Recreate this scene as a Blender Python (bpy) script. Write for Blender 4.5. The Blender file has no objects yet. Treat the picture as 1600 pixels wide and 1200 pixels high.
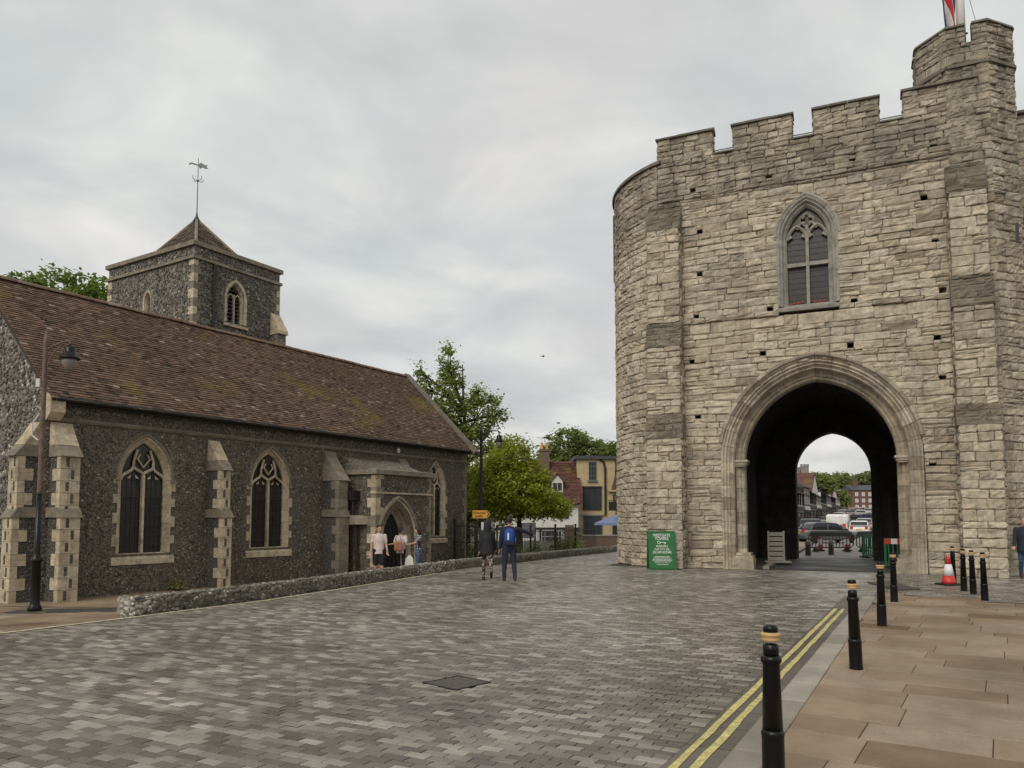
import bpy, bmesh, math, random
import numpy as np
from mathutils import Vector, Matrix
from mathutils.geometry import tessellate_polygon
from mathutils.bvhtree import BVHTree
from mathutils import noise as _mn

random.seed(7)
RNG = random.Random(11)
S = bpy.context.scene
C = S.collection
R = math.radians

# ------------------------------------------------------------------ camera
cam_d = bpy.data.cameras.new('camera')
cam_d.sensor_fit = 'HORIZONTAL'
cam_d.sensor_width = 36.0
cam_d.lens = 27.0                       # 1200 px focal length on a 1600 px wide picture
cam_d.shift_y = 126.0 / 1600.0          # cropped picture: optical axis below the picture centre
cam_d.clip_start = 0.1
cam_d.clip_end = 6000
cam = bpy.data.objects.new('camera', cam_d)
C.objects.link(cam)
cam.location = (0, 0, 1.7)
cam.rotation_euler = (R(94), 0, 0)
S.camera = cam

# ------------------------------------------------------------------ sky, sun, exposure
SUN_EL, SUN_AZ = 40.0, 212.0            # azimuth clockwise from +Y
w = bpy.data.worlds.new('World')
S.world = w
w.use_nodes = True
nt = w.node_tree
for n in list(nt.nodes):
    nt.nodes.remove(n)
def wn(t, **k):
    n = nt.nodes.new(t)
    for a, b in k.items():
        setattr(n, a, b)
    return n
out = wn('ShaderNodeOutputWorld')
sky = wn('ShaderNodeTexSky', sky_type='NISHITA', sun_disc=False)
sky.sun_elevation = R(SUN_EL)
sky.sun_rotation = R(SUN_AZ)
bg1 = wn('ShaderNodeBackground')
bg1.inputs[1].default_value = 0.1
nt.links.new(sky.outputs[0], bg1.inputs[0])
tc = wn('ShaderNodeTexCoord')
sep = wn('ShaderNodeSeparateXYZ')
nt.links.new(tc.outputs['Generated'], sep.inputs[0])
zc = wn('ShaderNodeMath', operation='MAXIMUM'); nt.links.new(sep.outputs[2], zc.inputs[0]); zc.inputs[1].default_value = 0.0
za = wn('ShaderNodeMath', operation='ADD'); nt.links.new(zc.outputs[0], za.inputs[0]); za.inputs[1].default_value = 0.22
dx = wn('ShaderNodeMath', operation='DIVIDE'); nt.links.new(sep.outputs[0], dx.inputs[0]); nt.links.new(za.outputs[0], dx.inputs[1])
dy = wn('ShaderNodeMath', operation='DIVIDE'); nt.links.new(sep.outputs[1], dy.inputs[0]); nt.links.new(za.outputs[0], dy.inputs[1])
cmb = wn('ShaderNodeCombineXYZ'); nt.links.new(dx.outputs[0], cmb.inputs[0]); nt.links.new(dy.outputs[0], cmb.inputs[1])
n1 = wn('ShaderNodeTexNoise'); n1.inputs['Scale'].default_value = 2.1; n1.inputs['Detail'].default_value = 8; n1.inputs['Roughness'].default_value = 0.52; n1.inputs['Distortion'].default_value = 0.35
n2 = wn('ShaderNodeTexNoise'); n2.inputs['Scale'].default_value = 1.3; n2.inputs['Detail'].default_value = 4
nt.links.new(cmb.outputs[0], n1.inputs['Vector']); nt.links.new(cmb.outputs[0], n2.inputs['Vector'])
r1 = wn('ShaderNodeValToRGB')
r1.color_ramp.elements[0].position = 0.32; r1.color_ramp.elements[0].color = (0.485, 0.482, 0.48, 1)
r1.color_ramp.elements[1].position = 0.72; r1.color_ramp.elements[1].color = (0.765, 0.74, 0.70, 1)
e = r1.color_ramp.elements.new(0.5); e.color = (0.578, 0.572, 0.562, 1)
nt.links.new(n1.outputs[0], r1.inputs[0])
r2 = wn('ShaderNodeValToRGB')
r2.color_ramp.elements[0].position = 0.35; r2.color_ramp.elements[0].color = (0.925, 0.985, 0.985, 1)
r2.color_ramp.elements[1].position = 0.65; r2.color_ramp.elements[1].color = (1.035, 1.015, 1.02, 1)
nt.links.new(n2.outputs[0], r2.inputs[0])
mx = wn('ShaderNodeMixRGB', blend_type='MULTIPLY'); mx.inputs[0].default_value = 1
nt.links.new(r1.outputs[0], mx.inputs[1]); nt.links.new(r2.outputs[0], mx.inputs[2])
bg2 = wn('ShaderNodeBackground'); bg2.inputs[1].default_value = 1.0
nt.links.new(mx.outputs[0], bg2.inputs[0])
ms = wn('ShaderNodeMixShader'); ms.inputs[0].default_value = 0.95
nt.links.new(bg1.outputs[0], ms.inputs[1]); nt.links.new(bg2.outputs[0], ms.inputs[2])
nt.links.new(ms.outputs[0], out.inputs[0])

sd = bpy.data.lights.new('sun', 'SUN')
sd.energy = 1.5
sd.angle = R(35)
sd.color = (1.0, 0.93, 0.82)
so = bpy.data.objects.new('sun', sd)
C.objects.link(so)
az, el = R(SUN_AZ), R(SUN_EL)
sv = Vector((math.sin(az) * math.cos(el), math.cos(az) * math.cos(el), math.sin(el)))
so.rotation_euler = sv.to_track_quat('Z', 'Y').to_euler()
so.location = sv * 60

S.view_settings.view_transform = 'Standard'
S.view_settings.look = 'None'
S.view_settings.exposure = 0.25
S.view_settings.gamma = 1.0
S.view_settings.use_curve_mapping = False
S.render.resolution_x, S.render.resolution_y = 1024, 768

# ------------------------------------------------------------------ camera maths (used only to rank pieces by size in view)
_cp, _sp = math.cos(R(4)), math.sin(R(4))
def inview(p, m=30):
    f = p[1] * _cp + (p[2] - 1.7) * _sp
    if f < 0.5:
        return 0.0
    x = 800 + 1200 * p[0] / f
    y = 726 - 1200 * (-p[1] * _sp + (p[2] - 1.7) * _cp) / f
    if -m < x < 1600 + m and -m < y < 1200 + m:
        return 1200.0 / f
    return 0.0

# ------------------------------------------------------------------ materials
class NT:
    def __init__(s, name):
        s.m = bpy.data.materials.new(name)
        s.m.use_nodes = True
        s.t = s.m.node_tree
        s.b = s.t.nodes['Principled BSDF']
        s.o = s.t.nodes['Material Output']
        s._c = None
    def n(s, t, **k):
        x = s.t.nodes.new(t)
        for a, b in k.items():
            setattr(x, a, b)
        return x
    def l(s, a, b):
        s.t.links.new(a, b)
    def co(s):
        if s._c is None:
            s._c = s.n('ShaderNodeTexCoord').outputs['Object']
        return s._c
    def mapv(s, scale, vec=None):
        m = s.n('ShaderNodeMapping')
        m.inputs['Scale'].default_value = scale
        s.l(vec or s.co(), m.inputs[0])
        return m.outputs[0]
    def noise(s, sc, det=4, ro=.55, vec=None, dist=0):
        x = s.n('ShaderNodeTexNoise')
        x.inputs['Scale'].default_value = sc; x.inputs['Detail'].default_value = det
        x.inputs['Roughness'].default_value = ro; x.inputs['Distortion'].default_value = dist
        s.l(vec or s.co(), x.inputs['Vector'])
        return x.outputs[0]
    def vor(s, sc, out='Color', feature='F1', vec=None, rnd=1.0):
        x = s.n('ShaderNodeTexVoronoi', feature=feature)
        x.inputs['Scale'].default_value = sc
        x.inputs['Randomness'].default_value = rnd
        s.l(vec or s.co(), x.inputs['Vector'])
        return x.outputs[out]
    def ramp(s, fac, stops):
        x = s.n('ShaderNodeValToRGB')
        el = x.color_ramp.elements
        while len(el) < len(stops):
            el.new(0.5)
        for e_, (p_, c_) in zip(el, stops):
            e_.position = p_
            e_.color = (c_, c_, c_, 1) if isinstance(c_, (int, float)) else (*c_, 1)
        s.l(fac, x.inputs[0])
        return x.outputs[0]
    def mix(s, f, a, b, mode='MIX'):
        x = s.n('ShaderNodeMixRGB', blend_type=mode)
        for i, v in enumerate((f, a, b)):
            if isinstance(v, (int, float)):
                x.inputs[i].default_value = v if i == 0 else (v, v, v, 1)
            elif isinstance(v, tuple):
                x.inputs[i].default_value = (*v, 1)
            else:
                s.l(v, x.inputs[i])
        return x.outputs[0]
    def math(s, op, a, b=0.0):
        x = s.n('ShaderNodeMath', operation=op)
        for i, v in enumerate((a, b)):
            if isinstance(v, (int, float)):
                x.inputs[i].default_value = v
            else:
                s.l(v, x.inputs[i])
        return x.outputs[0]
    def attr(s, name='tint'):
        x = s.n('ShaderNodeAttribute')
        x.attribute_name = name
        return x.outputs['Fac']
    def zed(s):
        x = s.n('ShaderNodeSeparateXYZ')
        s.l(s.co(), x.inputs[0])
        return x.outputs[2]
    def col(s, c):
        if isinstance(c, tuple):
            s.b.inputs['Base Color'].default_value = (*c, 1)
        else:
            s.l(c, s.b.inputs['Base Color'])
    def rough(s, r):
        if isinstance(r, (int, float)):
            s.b.inputs['Roughness'].default_value = r
        else:
            s.l(r, s.b.inputs['Roughness'])
    def bump(s, h, st=.4, d=.02):
        x = s.n('ShaderNodeBump')
        x.inputs['Strength'].default_value = st; x.inputs['Distance'].default_value = d
        s.l(h, x.inputs['Height'])
        s.l(x.outputs[0], s.b.inputs['Normal'])

def plain(name, c, rough=.6, metal=0.0, var=.18, sc=6.0, spec=None, bump=0.0):
    t = NT(name)
    n = t.noise(sc, 5)
    t.col(t.mix(1.0, c, t.ramp(n, [(.3, 1 - var), (.7, 1 + var * .6)]), 'MULTIPLY'))
    t.rough(rough)
    t.b.inputs['Metallic'].default_value = metal
    if spec is not None:
        t.b.inputs['Specular IOR Level'].default_value = spec
    if bump:
        t.bump(t.noise(sc * 8, 4), bump, .01)
    return t.m

def stone_mat(name, cols, dark=.0, stain=(.17, .155, .13), stain_amt=.55):
    t = NT(name)
    c = t.ramp(t.attr(), cols)
    c = t.mix(1.0, c, t.ramp(t.noise(6, 4, .65), [(.28, .62), (.5, 1.0), (.72, 1.18)]), 'MULTIPLY')
    c = t.mix(1.0, c, t.ramp(t.noise(45, 3, .7), [(.3, .78), (.7, 1.14)]), 'MULTIPLY')
    st = t.math('MULTIPLY', t.ramp(t.noise(.62, 6, .62, t.mapv((1, 1, .45))), [(.5, 0.0), (.7, 1.0)]), stain_amt)
    c = t.mix(st, c, stain)
    c = t.mix(1.0, c, t.ramp(t.noise(2.6, 4, .6, t.mapv((.6, 1, 1.6))), [(.3, .8), (.7, 1.12)]), 'MULTIPLY')
    sk = t.math('MULTIPLY', t.ramp(t.noise(1.0, 5, .65, t.mapv((1.9, 1.9, .16))), [(.54, 0.0), (.72, 1.0)]), .42)
    c = t.mix(sk, c, (.16, .14, .105))
    st2 = t.math('MULTIPLY', t.ramp(t.noise(2.6, 5, .7), [(.54, 0.0), (.68, 1.0)]), .42)
    c = t.mix(st2, c, (.12, .115, .095))
    if dark:
        f = t.math('MULTIPLY', t.ramp(t.noise(1.3, 6, .6, t.mapv((1, 1, .6))), [(.34, 0.0), (.62, 1.0)]), dark)
        c = t.mix(f, c, (.15, .14, .115))
    t.col(c)
    t.rough(.88)
    t.b.inputs['Specular IOR Level'].default_value = .25
    h = t.mix(.5, t.noise(13, 5, .75, t.mapv((.8, .8, 1.5)), .2), t.noise(48, 3, .8))
    t.bump(h, 1.0, .05)
    return t.m

M = {}
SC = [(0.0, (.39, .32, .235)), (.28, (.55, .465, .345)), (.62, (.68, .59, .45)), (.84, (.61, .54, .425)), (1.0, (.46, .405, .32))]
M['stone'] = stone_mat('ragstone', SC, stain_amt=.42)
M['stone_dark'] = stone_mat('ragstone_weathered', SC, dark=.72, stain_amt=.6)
M['stone_mid'] = stone_mat('ragstone_mid', SC, dark=.4, stain_amt=.5)
M['stone_inner'] = stone_mat('ragstone_dirty_shaded', [(0, (.035, .033, .03)), (.5, (.05, .047, .04)), (1, (.065, .06, .052))], stain=(.02, .019, .018))  # dirty inner stone, with the shade of the passage painted into its colour
M['frame_grey'] = stone_mat('window_stone_grey', [(0, (.34, .32, .28)), (.5, (.42, .40, .35)), (1, (.46, .43, .37))], stain_amt=.4)
M['mortar'] = stone_mat('mortar', [(0, (.22, .185, .135)), (1, (.29, .245, .18))])
M['mortar_dark'] = stone_mat('mortar_weathered', [(0, (.24, .21, .165)), (1, (.28, .245, .195))], dark=.5)
M['dressed'] = stone_mat('dressed_stone', [(0, (.56, .455, .31)), (.5, (.70, .585, .415)), (1, (.62, .53, .39))], stain_amt=.25, stain=(.36, .3, .22))
M['dressed_dark'] = stone_mat('dressed_stone_weathered', [(0, (.28, .235, .175)), (.5, (.37, .315, .235)), (1, (.3, .26, .2))], dark=.35, stain_amt=.35)
M['weathering'] = stone_mat('weathering_stone', [(0, (.2, .17, .12)), (.5, (.3, .255, .18)), (1, (.38, .33, .245))], dark=.55, stain=(.13, .115, .075))
M['coping'] = stone_mat('coping_stone', [(0, (.2, .18, .145)), (1, (.27, .245, .2))], dark=.4)

def flint_mat(name, sc, lo, hi, mort, moss=.0):
    t = NT(name)
    dis = t.vor(sc, 'Distance')
    colr = t.n('ShaderNodeSeparateColor'); t.l(t.vor(sc, 'Color'), colr.inputs[0])
    cell = t.ramp(colr.outputs[0], [(0.0, lo), (.5, tuple(a * 1.7 for a in lo)), (.78, tuple((a + b) * .5 for a, b in zip(lo, hi))), (.93, hi), (1.0, tuple(min(.75, b * 1.6) for b in hi))])
    cell = t.mix(1.0, cell, t.ramp(t.noise(sc * 3, 3), [(.3, .7), (.7, 1.25)]), 'MULTIPLY')
    edge = t.ramp(t.vor(sc, 'Distance', 'DISTANCE_TO_EDGE'), [(.05, 1.0), (.2, 0.0)])
    c = t.mix(edge, cell, mort)
    c = t.mix(1.0, c, t.ramp(t.noise(.8, 5), [(.3, .78), (.7, 1.2)]), 'MULTIPLY')
    big = t.math('MULTIPLY', t.ramp(t.noise(.35, 5, .6, t.mapv((1, 1, 1.6))), [(.52, 0.0), (.68, 1.0)]), .45)
    c = t.mix(big, c, tuple(m_ * .9 for m_ in mort))
    if moss:
        f = t.math('MULTIPLY', t.ramp(t.noise(1.7, 4), [(.55, 0.0), (.7, 1.0)]), moss)
        c = t.mix(f, c, (.09, .095, .035))
    t.col(c)
    t.rough(.62)
    t.b.inputs['Specular IOR Level'].default_value = .35
    h = t.ramp(dis, [(0.0, 1.0), (.55, .15), (.9, 0.0)])
    t.bump(t.mix(.25, h, t.noise(sc * 4, 3)), .9, .05)
    return t.m
M['flint'] = flint_mat('flint_wall', 19, (.055, .047, .038), (.26, .232, .185), (.16, .132, .1))
M['flint_tower'] = flint_mat('flint_tower', 12, (.075, .069, .06), (.38, .355, .31), (.2, .178, .145))
M['flint_gable'] = flint_mat('flint_gable', 11, (.06, .056, .05), (.5, .47, .42), (.19, .165, .13))
M['flint_low'] = flint_mat('flint_rubble', 17, (.06, .053, .042), (.4, .37, .31), (.17, .152, .115), moss=.5)
M['flint_dark'] = flint_mat('knapped_flint', 26, (.03, .028, .026), (.2, .19, .17), (.11, .1, .085))

def tile_mat(name, stops, moss=(.19, .14, .025), amt=.85):
    t = NT(name)
    c = t.ramp(t.attr(), stops)
    c = t.mix(1.0, c, t.ramp(t.noise(30, 4), [(.3, .75), (.7, 1.2)]), 'MULTIPLY')
    c = t.mix(1.0, c, t.ramp(t.noise(.5, 5), [(.3, .8), (.7, 1.15)]), 'MULTIPLY')
    f = t.math('MULTIPLY', t.ramp(t.noise(.42, 5, .6), [(.56, 0.0), (.66, 1.0)]), amt)
    f = t.math('MULTIPLY', f, t.ramp(t.noise(6, 4), [(.35, .3), (.6, 1.0)]))
    c = t.mix(f, c, moss)
    t.col(c); t.rough(.85)
    t.b.inputs['Specular IOR Level'].default_value = .3
    t.bump(t.noise(60, 4), .4, .01)
    return t.m
M['tile'] = tile_mat('clay_roof_tile', [(0, (.04, .028, .02)), (.25, (.092, .059, .04)), (.55, (.14, .086, .057)), (.8, (.185, .117, .077)), (.94, (.18, .135, .097)), (1, (.3, .24, .19))])
M['tile3'] = tile_mat('weathered_cap_tile', [(0, (.06, .046, .035)), (.5, (.12, .09, .066)), (1, (.22, .18, .14))], amt=.3)
M['tile2'] = tile_mat('red_roof_tile', [(0, (.07, .035, .027)), (.5, (.13, .06, .045)), (1, (.18, .09, .065))])
M['tile_edge'] = plain('roof_underlay', (.05, .035, .028), .9)

def sett_mat(name, stops, ro=(.36, .62), spec=.5, lanes=False):
    t = NT(name)
    c = t.ramp(t.attr(), stops)
    c = t.mix(1.0, c, t.ramp(t.noise(110, 3, .85), [(.3, .55), (.7, 1.4)]), 'MULTIPLY')
    c = t.mix(1.0, c, t.ramp(t.noise(.45, 5, .6), [(.3, .78), (.7, 1.16)]), 'MULTIPLY')
    c = t.mix(1.0, c, t.ramp(t.noise(3.5, 4, .6), [(.3, .88), (.7, 1.1)]), 'MULTIPLY')
    c = t.mix(1.0, c, t.ramp(t.noise(.5, 4, .6, t.mapv((1.6, 1.6, 1))), [(.35, .82), (.6, 1.08)]), 'MULTIPLY')
    if lanes:                                           # wear along the line of traffic
        m_ = t.n('ShaderNodeMapping'); m_.inputs['Rotation'].default_value = (0, 0, R(-61.6)); t.l(t.co(), m_.inputs[0])
        c = t.mix(1.0, c, t.ramp(t.noise(1.0, 4, .6, t.mapv((.10, .85, 1), m_.outputs[0])), [(.35, .82), (.5, .96), (.65, 1.1)]), 'MULTIPLY')
        st_ = t.math('MULTIPLY', t.ramp(t.noise(1.1, 6, .7), [(.60, 0.0), (.72, 1.0)]), .45)
        c = t.mix(st_, c, (.06, .052, .043))
    spot = t.math('MULTIPLY', t.ramp(t.vor(2.2, 'Distance'), [(.035, 1.0), (.05, 0.0)]), .35)
    c = t.mix(spot, c, (.05, .048, .045))
    t.col(c)
    t.rough(t.ramp(t.noise(.5, 5, .6), [(.35, ro[0]), (.65, ro[1])]))
    t.b.inputs['Specular IOR Level'].default_value = spec
    t.bump(t.noise(190, 3, .8), .35, .006)
    return t.m
M['sett'] = sett_mat('granite_sett', [(0, (.085, .071, .057)), (.35, (.155, .136, .113)), (.6, (.24, .214, .18)), (.85, (.35, .317, .27)), (1, (.46, .42, .365))], (.22, .52), lanes=True)
M['sett_warm'] = sett_mat('brown_sett', [(0, (.1, .085, .07)), (.5, (.16, .135, .11)), (1, (.21, .18, .15))])
M['joint'] = plain('joint_sand', (.05, .044, .037), .9, var=.3)
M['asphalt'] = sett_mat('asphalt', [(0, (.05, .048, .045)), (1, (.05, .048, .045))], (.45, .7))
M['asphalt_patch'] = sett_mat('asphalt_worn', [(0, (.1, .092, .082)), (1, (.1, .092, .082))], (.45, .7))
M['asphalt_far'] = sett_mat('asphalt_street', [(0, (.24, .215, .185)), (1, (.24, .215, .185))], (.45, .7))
M['slab'] = sett_mat('york_stone_slab', [(0, (.17, .105, .06)), (.3, (.25, .176, .112)), (.6, (.305, .225, .151)), (.85, (.30, .232, .17)), (1, (.36, .278, .198))], (.45, .7), .35)
M['kerb'] = sett_mat('granite_kerb', [(0, (.25, .22, .18)), (1, (.34, .305, .255))], (.5, .75), .3)
def line_mat(name, c):
    t = NT(name)
    f = t.math('MULTIPLY', t.ramp(t.noise(14, 6, .75), [(.44, 1.0), (.62, .45)]), t.ramp(t.noise(2.0, 4, .7), [(.4, 1.0), (.66, .7)]))
    t.col(t.mix(f, (.12, .11, .09), c)); t.rough(.65)
    return t.m
M['yellow'] = line_mat('road_paint_yellow', (.66, .57, .2))
M['cream'] = line_mat('edge_paint_cream', (.62, .55, .34))
M['soil'] = plain('earth', (.07, .062, .05), .95, var=.35, sc=2)
M['ground'] = plain('rough_ground', (.1, .09, .075), .95, var=.3, sc=.6)

M['black'] = plain('black_gloss_paint', (.004, .004, .0045), .3, var=.3, sc=14, spec=.3)
M['black_matt'] = plain('black_iron', (.012, .012, .012), .55, var=.3)
M['gold'] = plain('bollard_gold_band', (.48, .31, .13), .42, var=.25)
M['rust'] = plain('weathered_pole_paint', (.15, .095, .075), .7, var=.35, sc=9)
M['glass_dark'] = plain('leaded_glass', (.03, .025, .02), .3, var=.5, sc=5)
M['lead'] = plain('lead_came', (.035, .035, .034), .6)
M['bowl'] = plain('frosted_bowl', (.24, .215, .19), .35)
M['white'] = plain('white_paint', (.62, .61, .58), .6, var=.12, sc=2)
M['white_gloss'] = plain('white_gloss', (.72, .72, .71), .35, var=.05)
M['cream_wall'] = plain('ochre_render', (.46, .36, .21), .85, var=.14, sc=1.4, bump=.2)
M['slate'] = plain('slate_grey', (.06, .062, .07), .6)
M['brick'] = plain('brown_brick', (.15, .105, .075), .88, var=.3, sc=9, bump=.5)
M['brick_red'] = plain('red_brick', (.16, .085, .068), .88, var=.3, sc=9, bump=.5)
M['green_sign'] = plain('green_board', (.02, .145, .035), .42, var=.1)
M['green_dark'] = plain('green_board_shade', (.012, .075, .02), .5)
M['green_plastic'] = plain('green_plastic', (.01, .13, .05), .45)
M['red'] = plain('red_plastic', (.55, .035, .025), .45, var=.15)
M['white_band'] = plain('white_sleeve', (.75, .74, .72), .45, var=.1)
M['orange'] = plain('orange_sign', (.62, .3, .025), .5, var=.1)
M['grey_plastic'] = plain('dark_grey_plastic', (.06, .06, .06), .55)
M['grey_metal'] = plain('galvanised_metal', (.3, .3, .3), .45, .6)
M['concrete'] = plain('concrete', (.27, .255, .225), .9, var=.2, sc=5, bump=.4)
M['blue_frame'] = plain('teal_window_paint', (.1, .15, .14), .5)
M['canopy'] = plain('blue_parasol', (.16, .2, .36), .8)
M['wood'] = plain('oak', (.09, .06, .04), .7)
M['timber_black'] = plain('black_timber', (.02, .018, .016), .7)
M['win_pale'] = plain('window_pane', (.05, .055, .06), .12)
M['verdigris'] = plain('weathered_copper', (.16, .22, .2), .6)
M['flag_blue'] = plain('flag_blue', (.02, .03, .13), .8)
M['flag_red'] = plain('flag_red', (.5, .02, .04), .8)
M['flag_white'] = plain('flag_white', (.66, .63, .6), .8)

def leaf_mat(name, stops):
    t = NT(name)
    c = t.ramp(t.attr(), stops)
    t.col(c); t.rough(.55)
    t.b.inputs['Specular IOR Level'].default_value = .25
    tr = t.n('ShaderNodeBsdfTranslucent')
    t.l(t.mix(1.0, c, (1.15, 1.2, .6), 'MULTIPLY'), tr.inputs[0])
    mxs = t.n('ShaderNodeMixShader'); mxs.inputs[0].default_value = .48
    t.l(t.b.outputs[0], mxs.inputs[1]); t.l(tr.outputs[0], mxs.inputs[2])
    t.l(mxs.outputs[0], t.o.inputs[0])
    return t.m
M['leaf_deep'] = leaf_mat('leaf_deep_green', [(0, (.12, .15, .04)), (.5, (.23, .275, .08)), (1, (.38, .40, .15))])
M['leaf_lime'] = leaf_mat('leaf_lime_green', [(0, (.17, .21, .035)), (.5, (.32, .36, .055)), (1, (.48, .49, .09))])
M['leaf_mid'] = leaf_mat('leaf_mid_green', [(0, (.09, .14, .03)), (.5, (.155, .225, .05)), (1, (.24, .3, .08))])
M['leaf_far'] = leaf_mat('leaf_far_green', [(0, (.13, .17, .055)), (.5, (.21, .25, .09)), (1, (.3, .32, .15))])
M['bark'] = plain('bark', (.06, .05, .038), .9, var=.35, sc=10, bump=.6)

# ------------------------------------------------------------------ mesh helpers
class MB:
    def __init__(s):
        s.v = []; s.f = []; s.mi = []; s.t = []
    def add(s, vs, fs, mi=0, t=None):
        o = len(s.v)
        if t is None:
            t = RNG.random()
        s.v.extend(vs)
        for f in fs:
            s.f.append(tuple(i + o for i in f))
            s.mi.append(mi); s.t.append(t)
        return s
    def box(s, x0, x1, y0, y1, z0, z1, mi=0, t=None, j=0.0):
        a = [(x0, y0, z0), (x1, y0, z0), (x1, y1, z0), (x0, y1, z0), (x0, y0, z1), (x1, y0, z1), (x1, y1, z1), (x0, y1, z1)]
        if j:
            a = [(p[0] + RNG.uniform(-j, j), p[1] + RNG.uniform(-j, j), p[2] + RNG.uniform(-j, j)) for p in a]
        return s.add(a, [(0, 3, 2, 1), (4, 5, 6, 7), (0, 1, 5, 4), (1, 2, 6, 5), (2, 3, 7, 6), (3, 0, 4, 7)], mi, t)
    def hexa(s, p, mi=0, t=None):
        return s.add(p, [(0, 3, 2, 1), (4, 5, 6, 7), (0, 1, 5, 4), (1, 2, 6, 5), (2, 3, 7, 6), (3, 0, 4, 7)], mi, t)
    def prism(s, poly, d0, d1, axis='y', mi=0, t=None):
        """polygon in the plane across axis, extruded along it"""
        def P(a, b, d):
            return {'x': (d, a, b), 'y': (a, d, b), 'z': (a, b, d)}[axis]
        n = len(poly)
        vs = [P(a, b, d0) for a, b in poly] + [P(a, b, d1) for a, b in poly]
        tri = tessellate_polygon([[Vector((a, b, 0)) for a, b in poly]])
        fs = [tuple(q) for q in tri] + [tuple(i + n for i in reversed(q)) for q in tri]
        fs += [(i, (i + 1) % n, (i + 1) % n + n, i + n) for i in range(n)]
        return s.add(vs, fs, mi, t)
    def tube(s, pts, rad, seg=8, mi=0, t=None, cap=True):
        pts = [Vector(p) for p in pts]
        if isinstance(rad, (int, float)):
            rad = [rad] * len(pts)
        vs = []; fs = []
        up = None
        for i, p in enumerate(pts):
            d = (pts[min(i + 1, len(pts) - 1)] - pts[max(i - 1, 0)])
            if d.length < 1e-9:
                d = Vector((0, 0, 1))
            d.normalize()
            if up is None:
                up = Vector((1, 0, 0)) if abs(d.x) < .8 else Vector((0, 1, 0))
            a = (up - d * up.dot(d))
            if a.length < 1e-6:
                a = d.orthogonal()
            a.normalize(); b = d.cross(a); up = a
            for k in range(seg):
                an = 2 * math.pi * k / seg
                vs.append(tuple(p + (a * math.cos(an) + b * math.sin(an)) * rad[i]))
        for i in range(len(pts) - 1):
            for k in range(seg):
                k2 = (k + 1) % seg
                fs.append((i * seg + k, i * seg + k2, (i + 1) * seg + k2, (i + 1) * seg + k))
        if cap:
            fs.append(tuple(reversed(range(seg))))
            fs.append(tuple((len(pts) - 1) * seg + k for k in range(seg)))
        return s.add(vs, fs, mi, t)
    def lathe(s, prof, seg=16, c=(0, 0, 0), mi=0, t=None, axis='z'):
        vs = []; fs = []
        for r_, z_ in prof:
            for k in range(seg):
                an = 2 * math.pi * k / seg
                if axis == 'z':
                    vs.append((c[0] + r_ * math.cos(an), c[1] + r_ * math.sin(an), c[2] + z_))
                elif axis == 'y':
                    vs.append((c[0] + r_ * math.cos(an), c[1] + z_, c[2] + r_ * math.sin(an)))
                else:
                    vs.append((c[0] + z_, c[1] + r_ * math.cos(an), c[2] + r_ * math.sin(an)))
        n = len(prof)
        for i in range(n - 1):
            for k in range(seg):
                k2 = (k + 1) % seg
                fs.append((i * seg + k, i * seg + k2, (i + 1) * seg + k2, (i + 1) * seg + k))
        fs.append(tuple(reversed(range(seg)))); fs.append(tuple((n - 1) * seg + k for k in range(seg)))
        return s.add(vs, fs, mi, t)
    def sphere(s, c, r_, sx=1, sy=1, sz=1, seg=12, rings=8, mi=0, t=None):
        prof = [(max(1e-4, math.sin(math.pi * i / rings)) * 1.0, -math.cos(math.pi * i / rings)) for i in range(rings + 1)]
        o = len(s.v)
        s.lathe(prof, seg, (0, 0, 0), mi, t)
        for i in range(o, len(s.v)):
            v = s.v[i]
            s.v[i] = (c[0] + v[0] * r_ * sx, c[1] + v[1] * r_ * sy, c[2] + v[2] * r_ * sz)
        return s
    def build(s, name, mats, parent=None, smooth=False, **tags):
        me = bpy.data.meshes.new(name)
        me.from_pydata(s.v, [], s.f)
        if not isinstance(mats, (list, tuple)):
            mats = [mats]
        for m in mats:
            me.materials.append(M[m] if isinstance(m, str) else m)
        if len(mats) > 1:
            me.polygons.foreach_set('material_index', s.mi)
        at = me.attributes.new('tint', 'FLOAT', 'FACE')
        at.data.foreach_set('value', s.t)
        if smooth:
            me.polygons.foreach_set('use_smooth', [True] * len(me.polygons))
        me.update()
        return link(name, me, parent, **tags)

def link(name, me, parent=None, **tags):
    o = bpy.data.objects.new(name, me)
    C.objects.link(o)
    if parent is not None:
        o.parent = parent
    for k, v in tags.items():
        if v is not None:
            o[k] = v
    return o
def thing(name, label, cat, loc=(0, 0, 0), rz=0.0, group=None):
    o = bpy.data.objects.new(name, None)
    C.objects.link(o)
    o.empty_display_size = .3
    o.location = loc
    o.rotation_euler = (0, 0, rz)
    o['label'] = label; o['category'] = cat
    if group:
        o['group'] = group
    return o
def tag(o, label, cat, group=None):
    o['label'] = label; o['category'] = cat
    if group:
        o['group'] = group
    return o
def copy_tree(o, parent=None):
    c = o.copy()
    C.objects.link(c)
    c.parent = parent
    for ch in [x for x in bpy.data.objects if x.parent == o]:
        copy_tree(ch, c)
    return c

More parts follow.
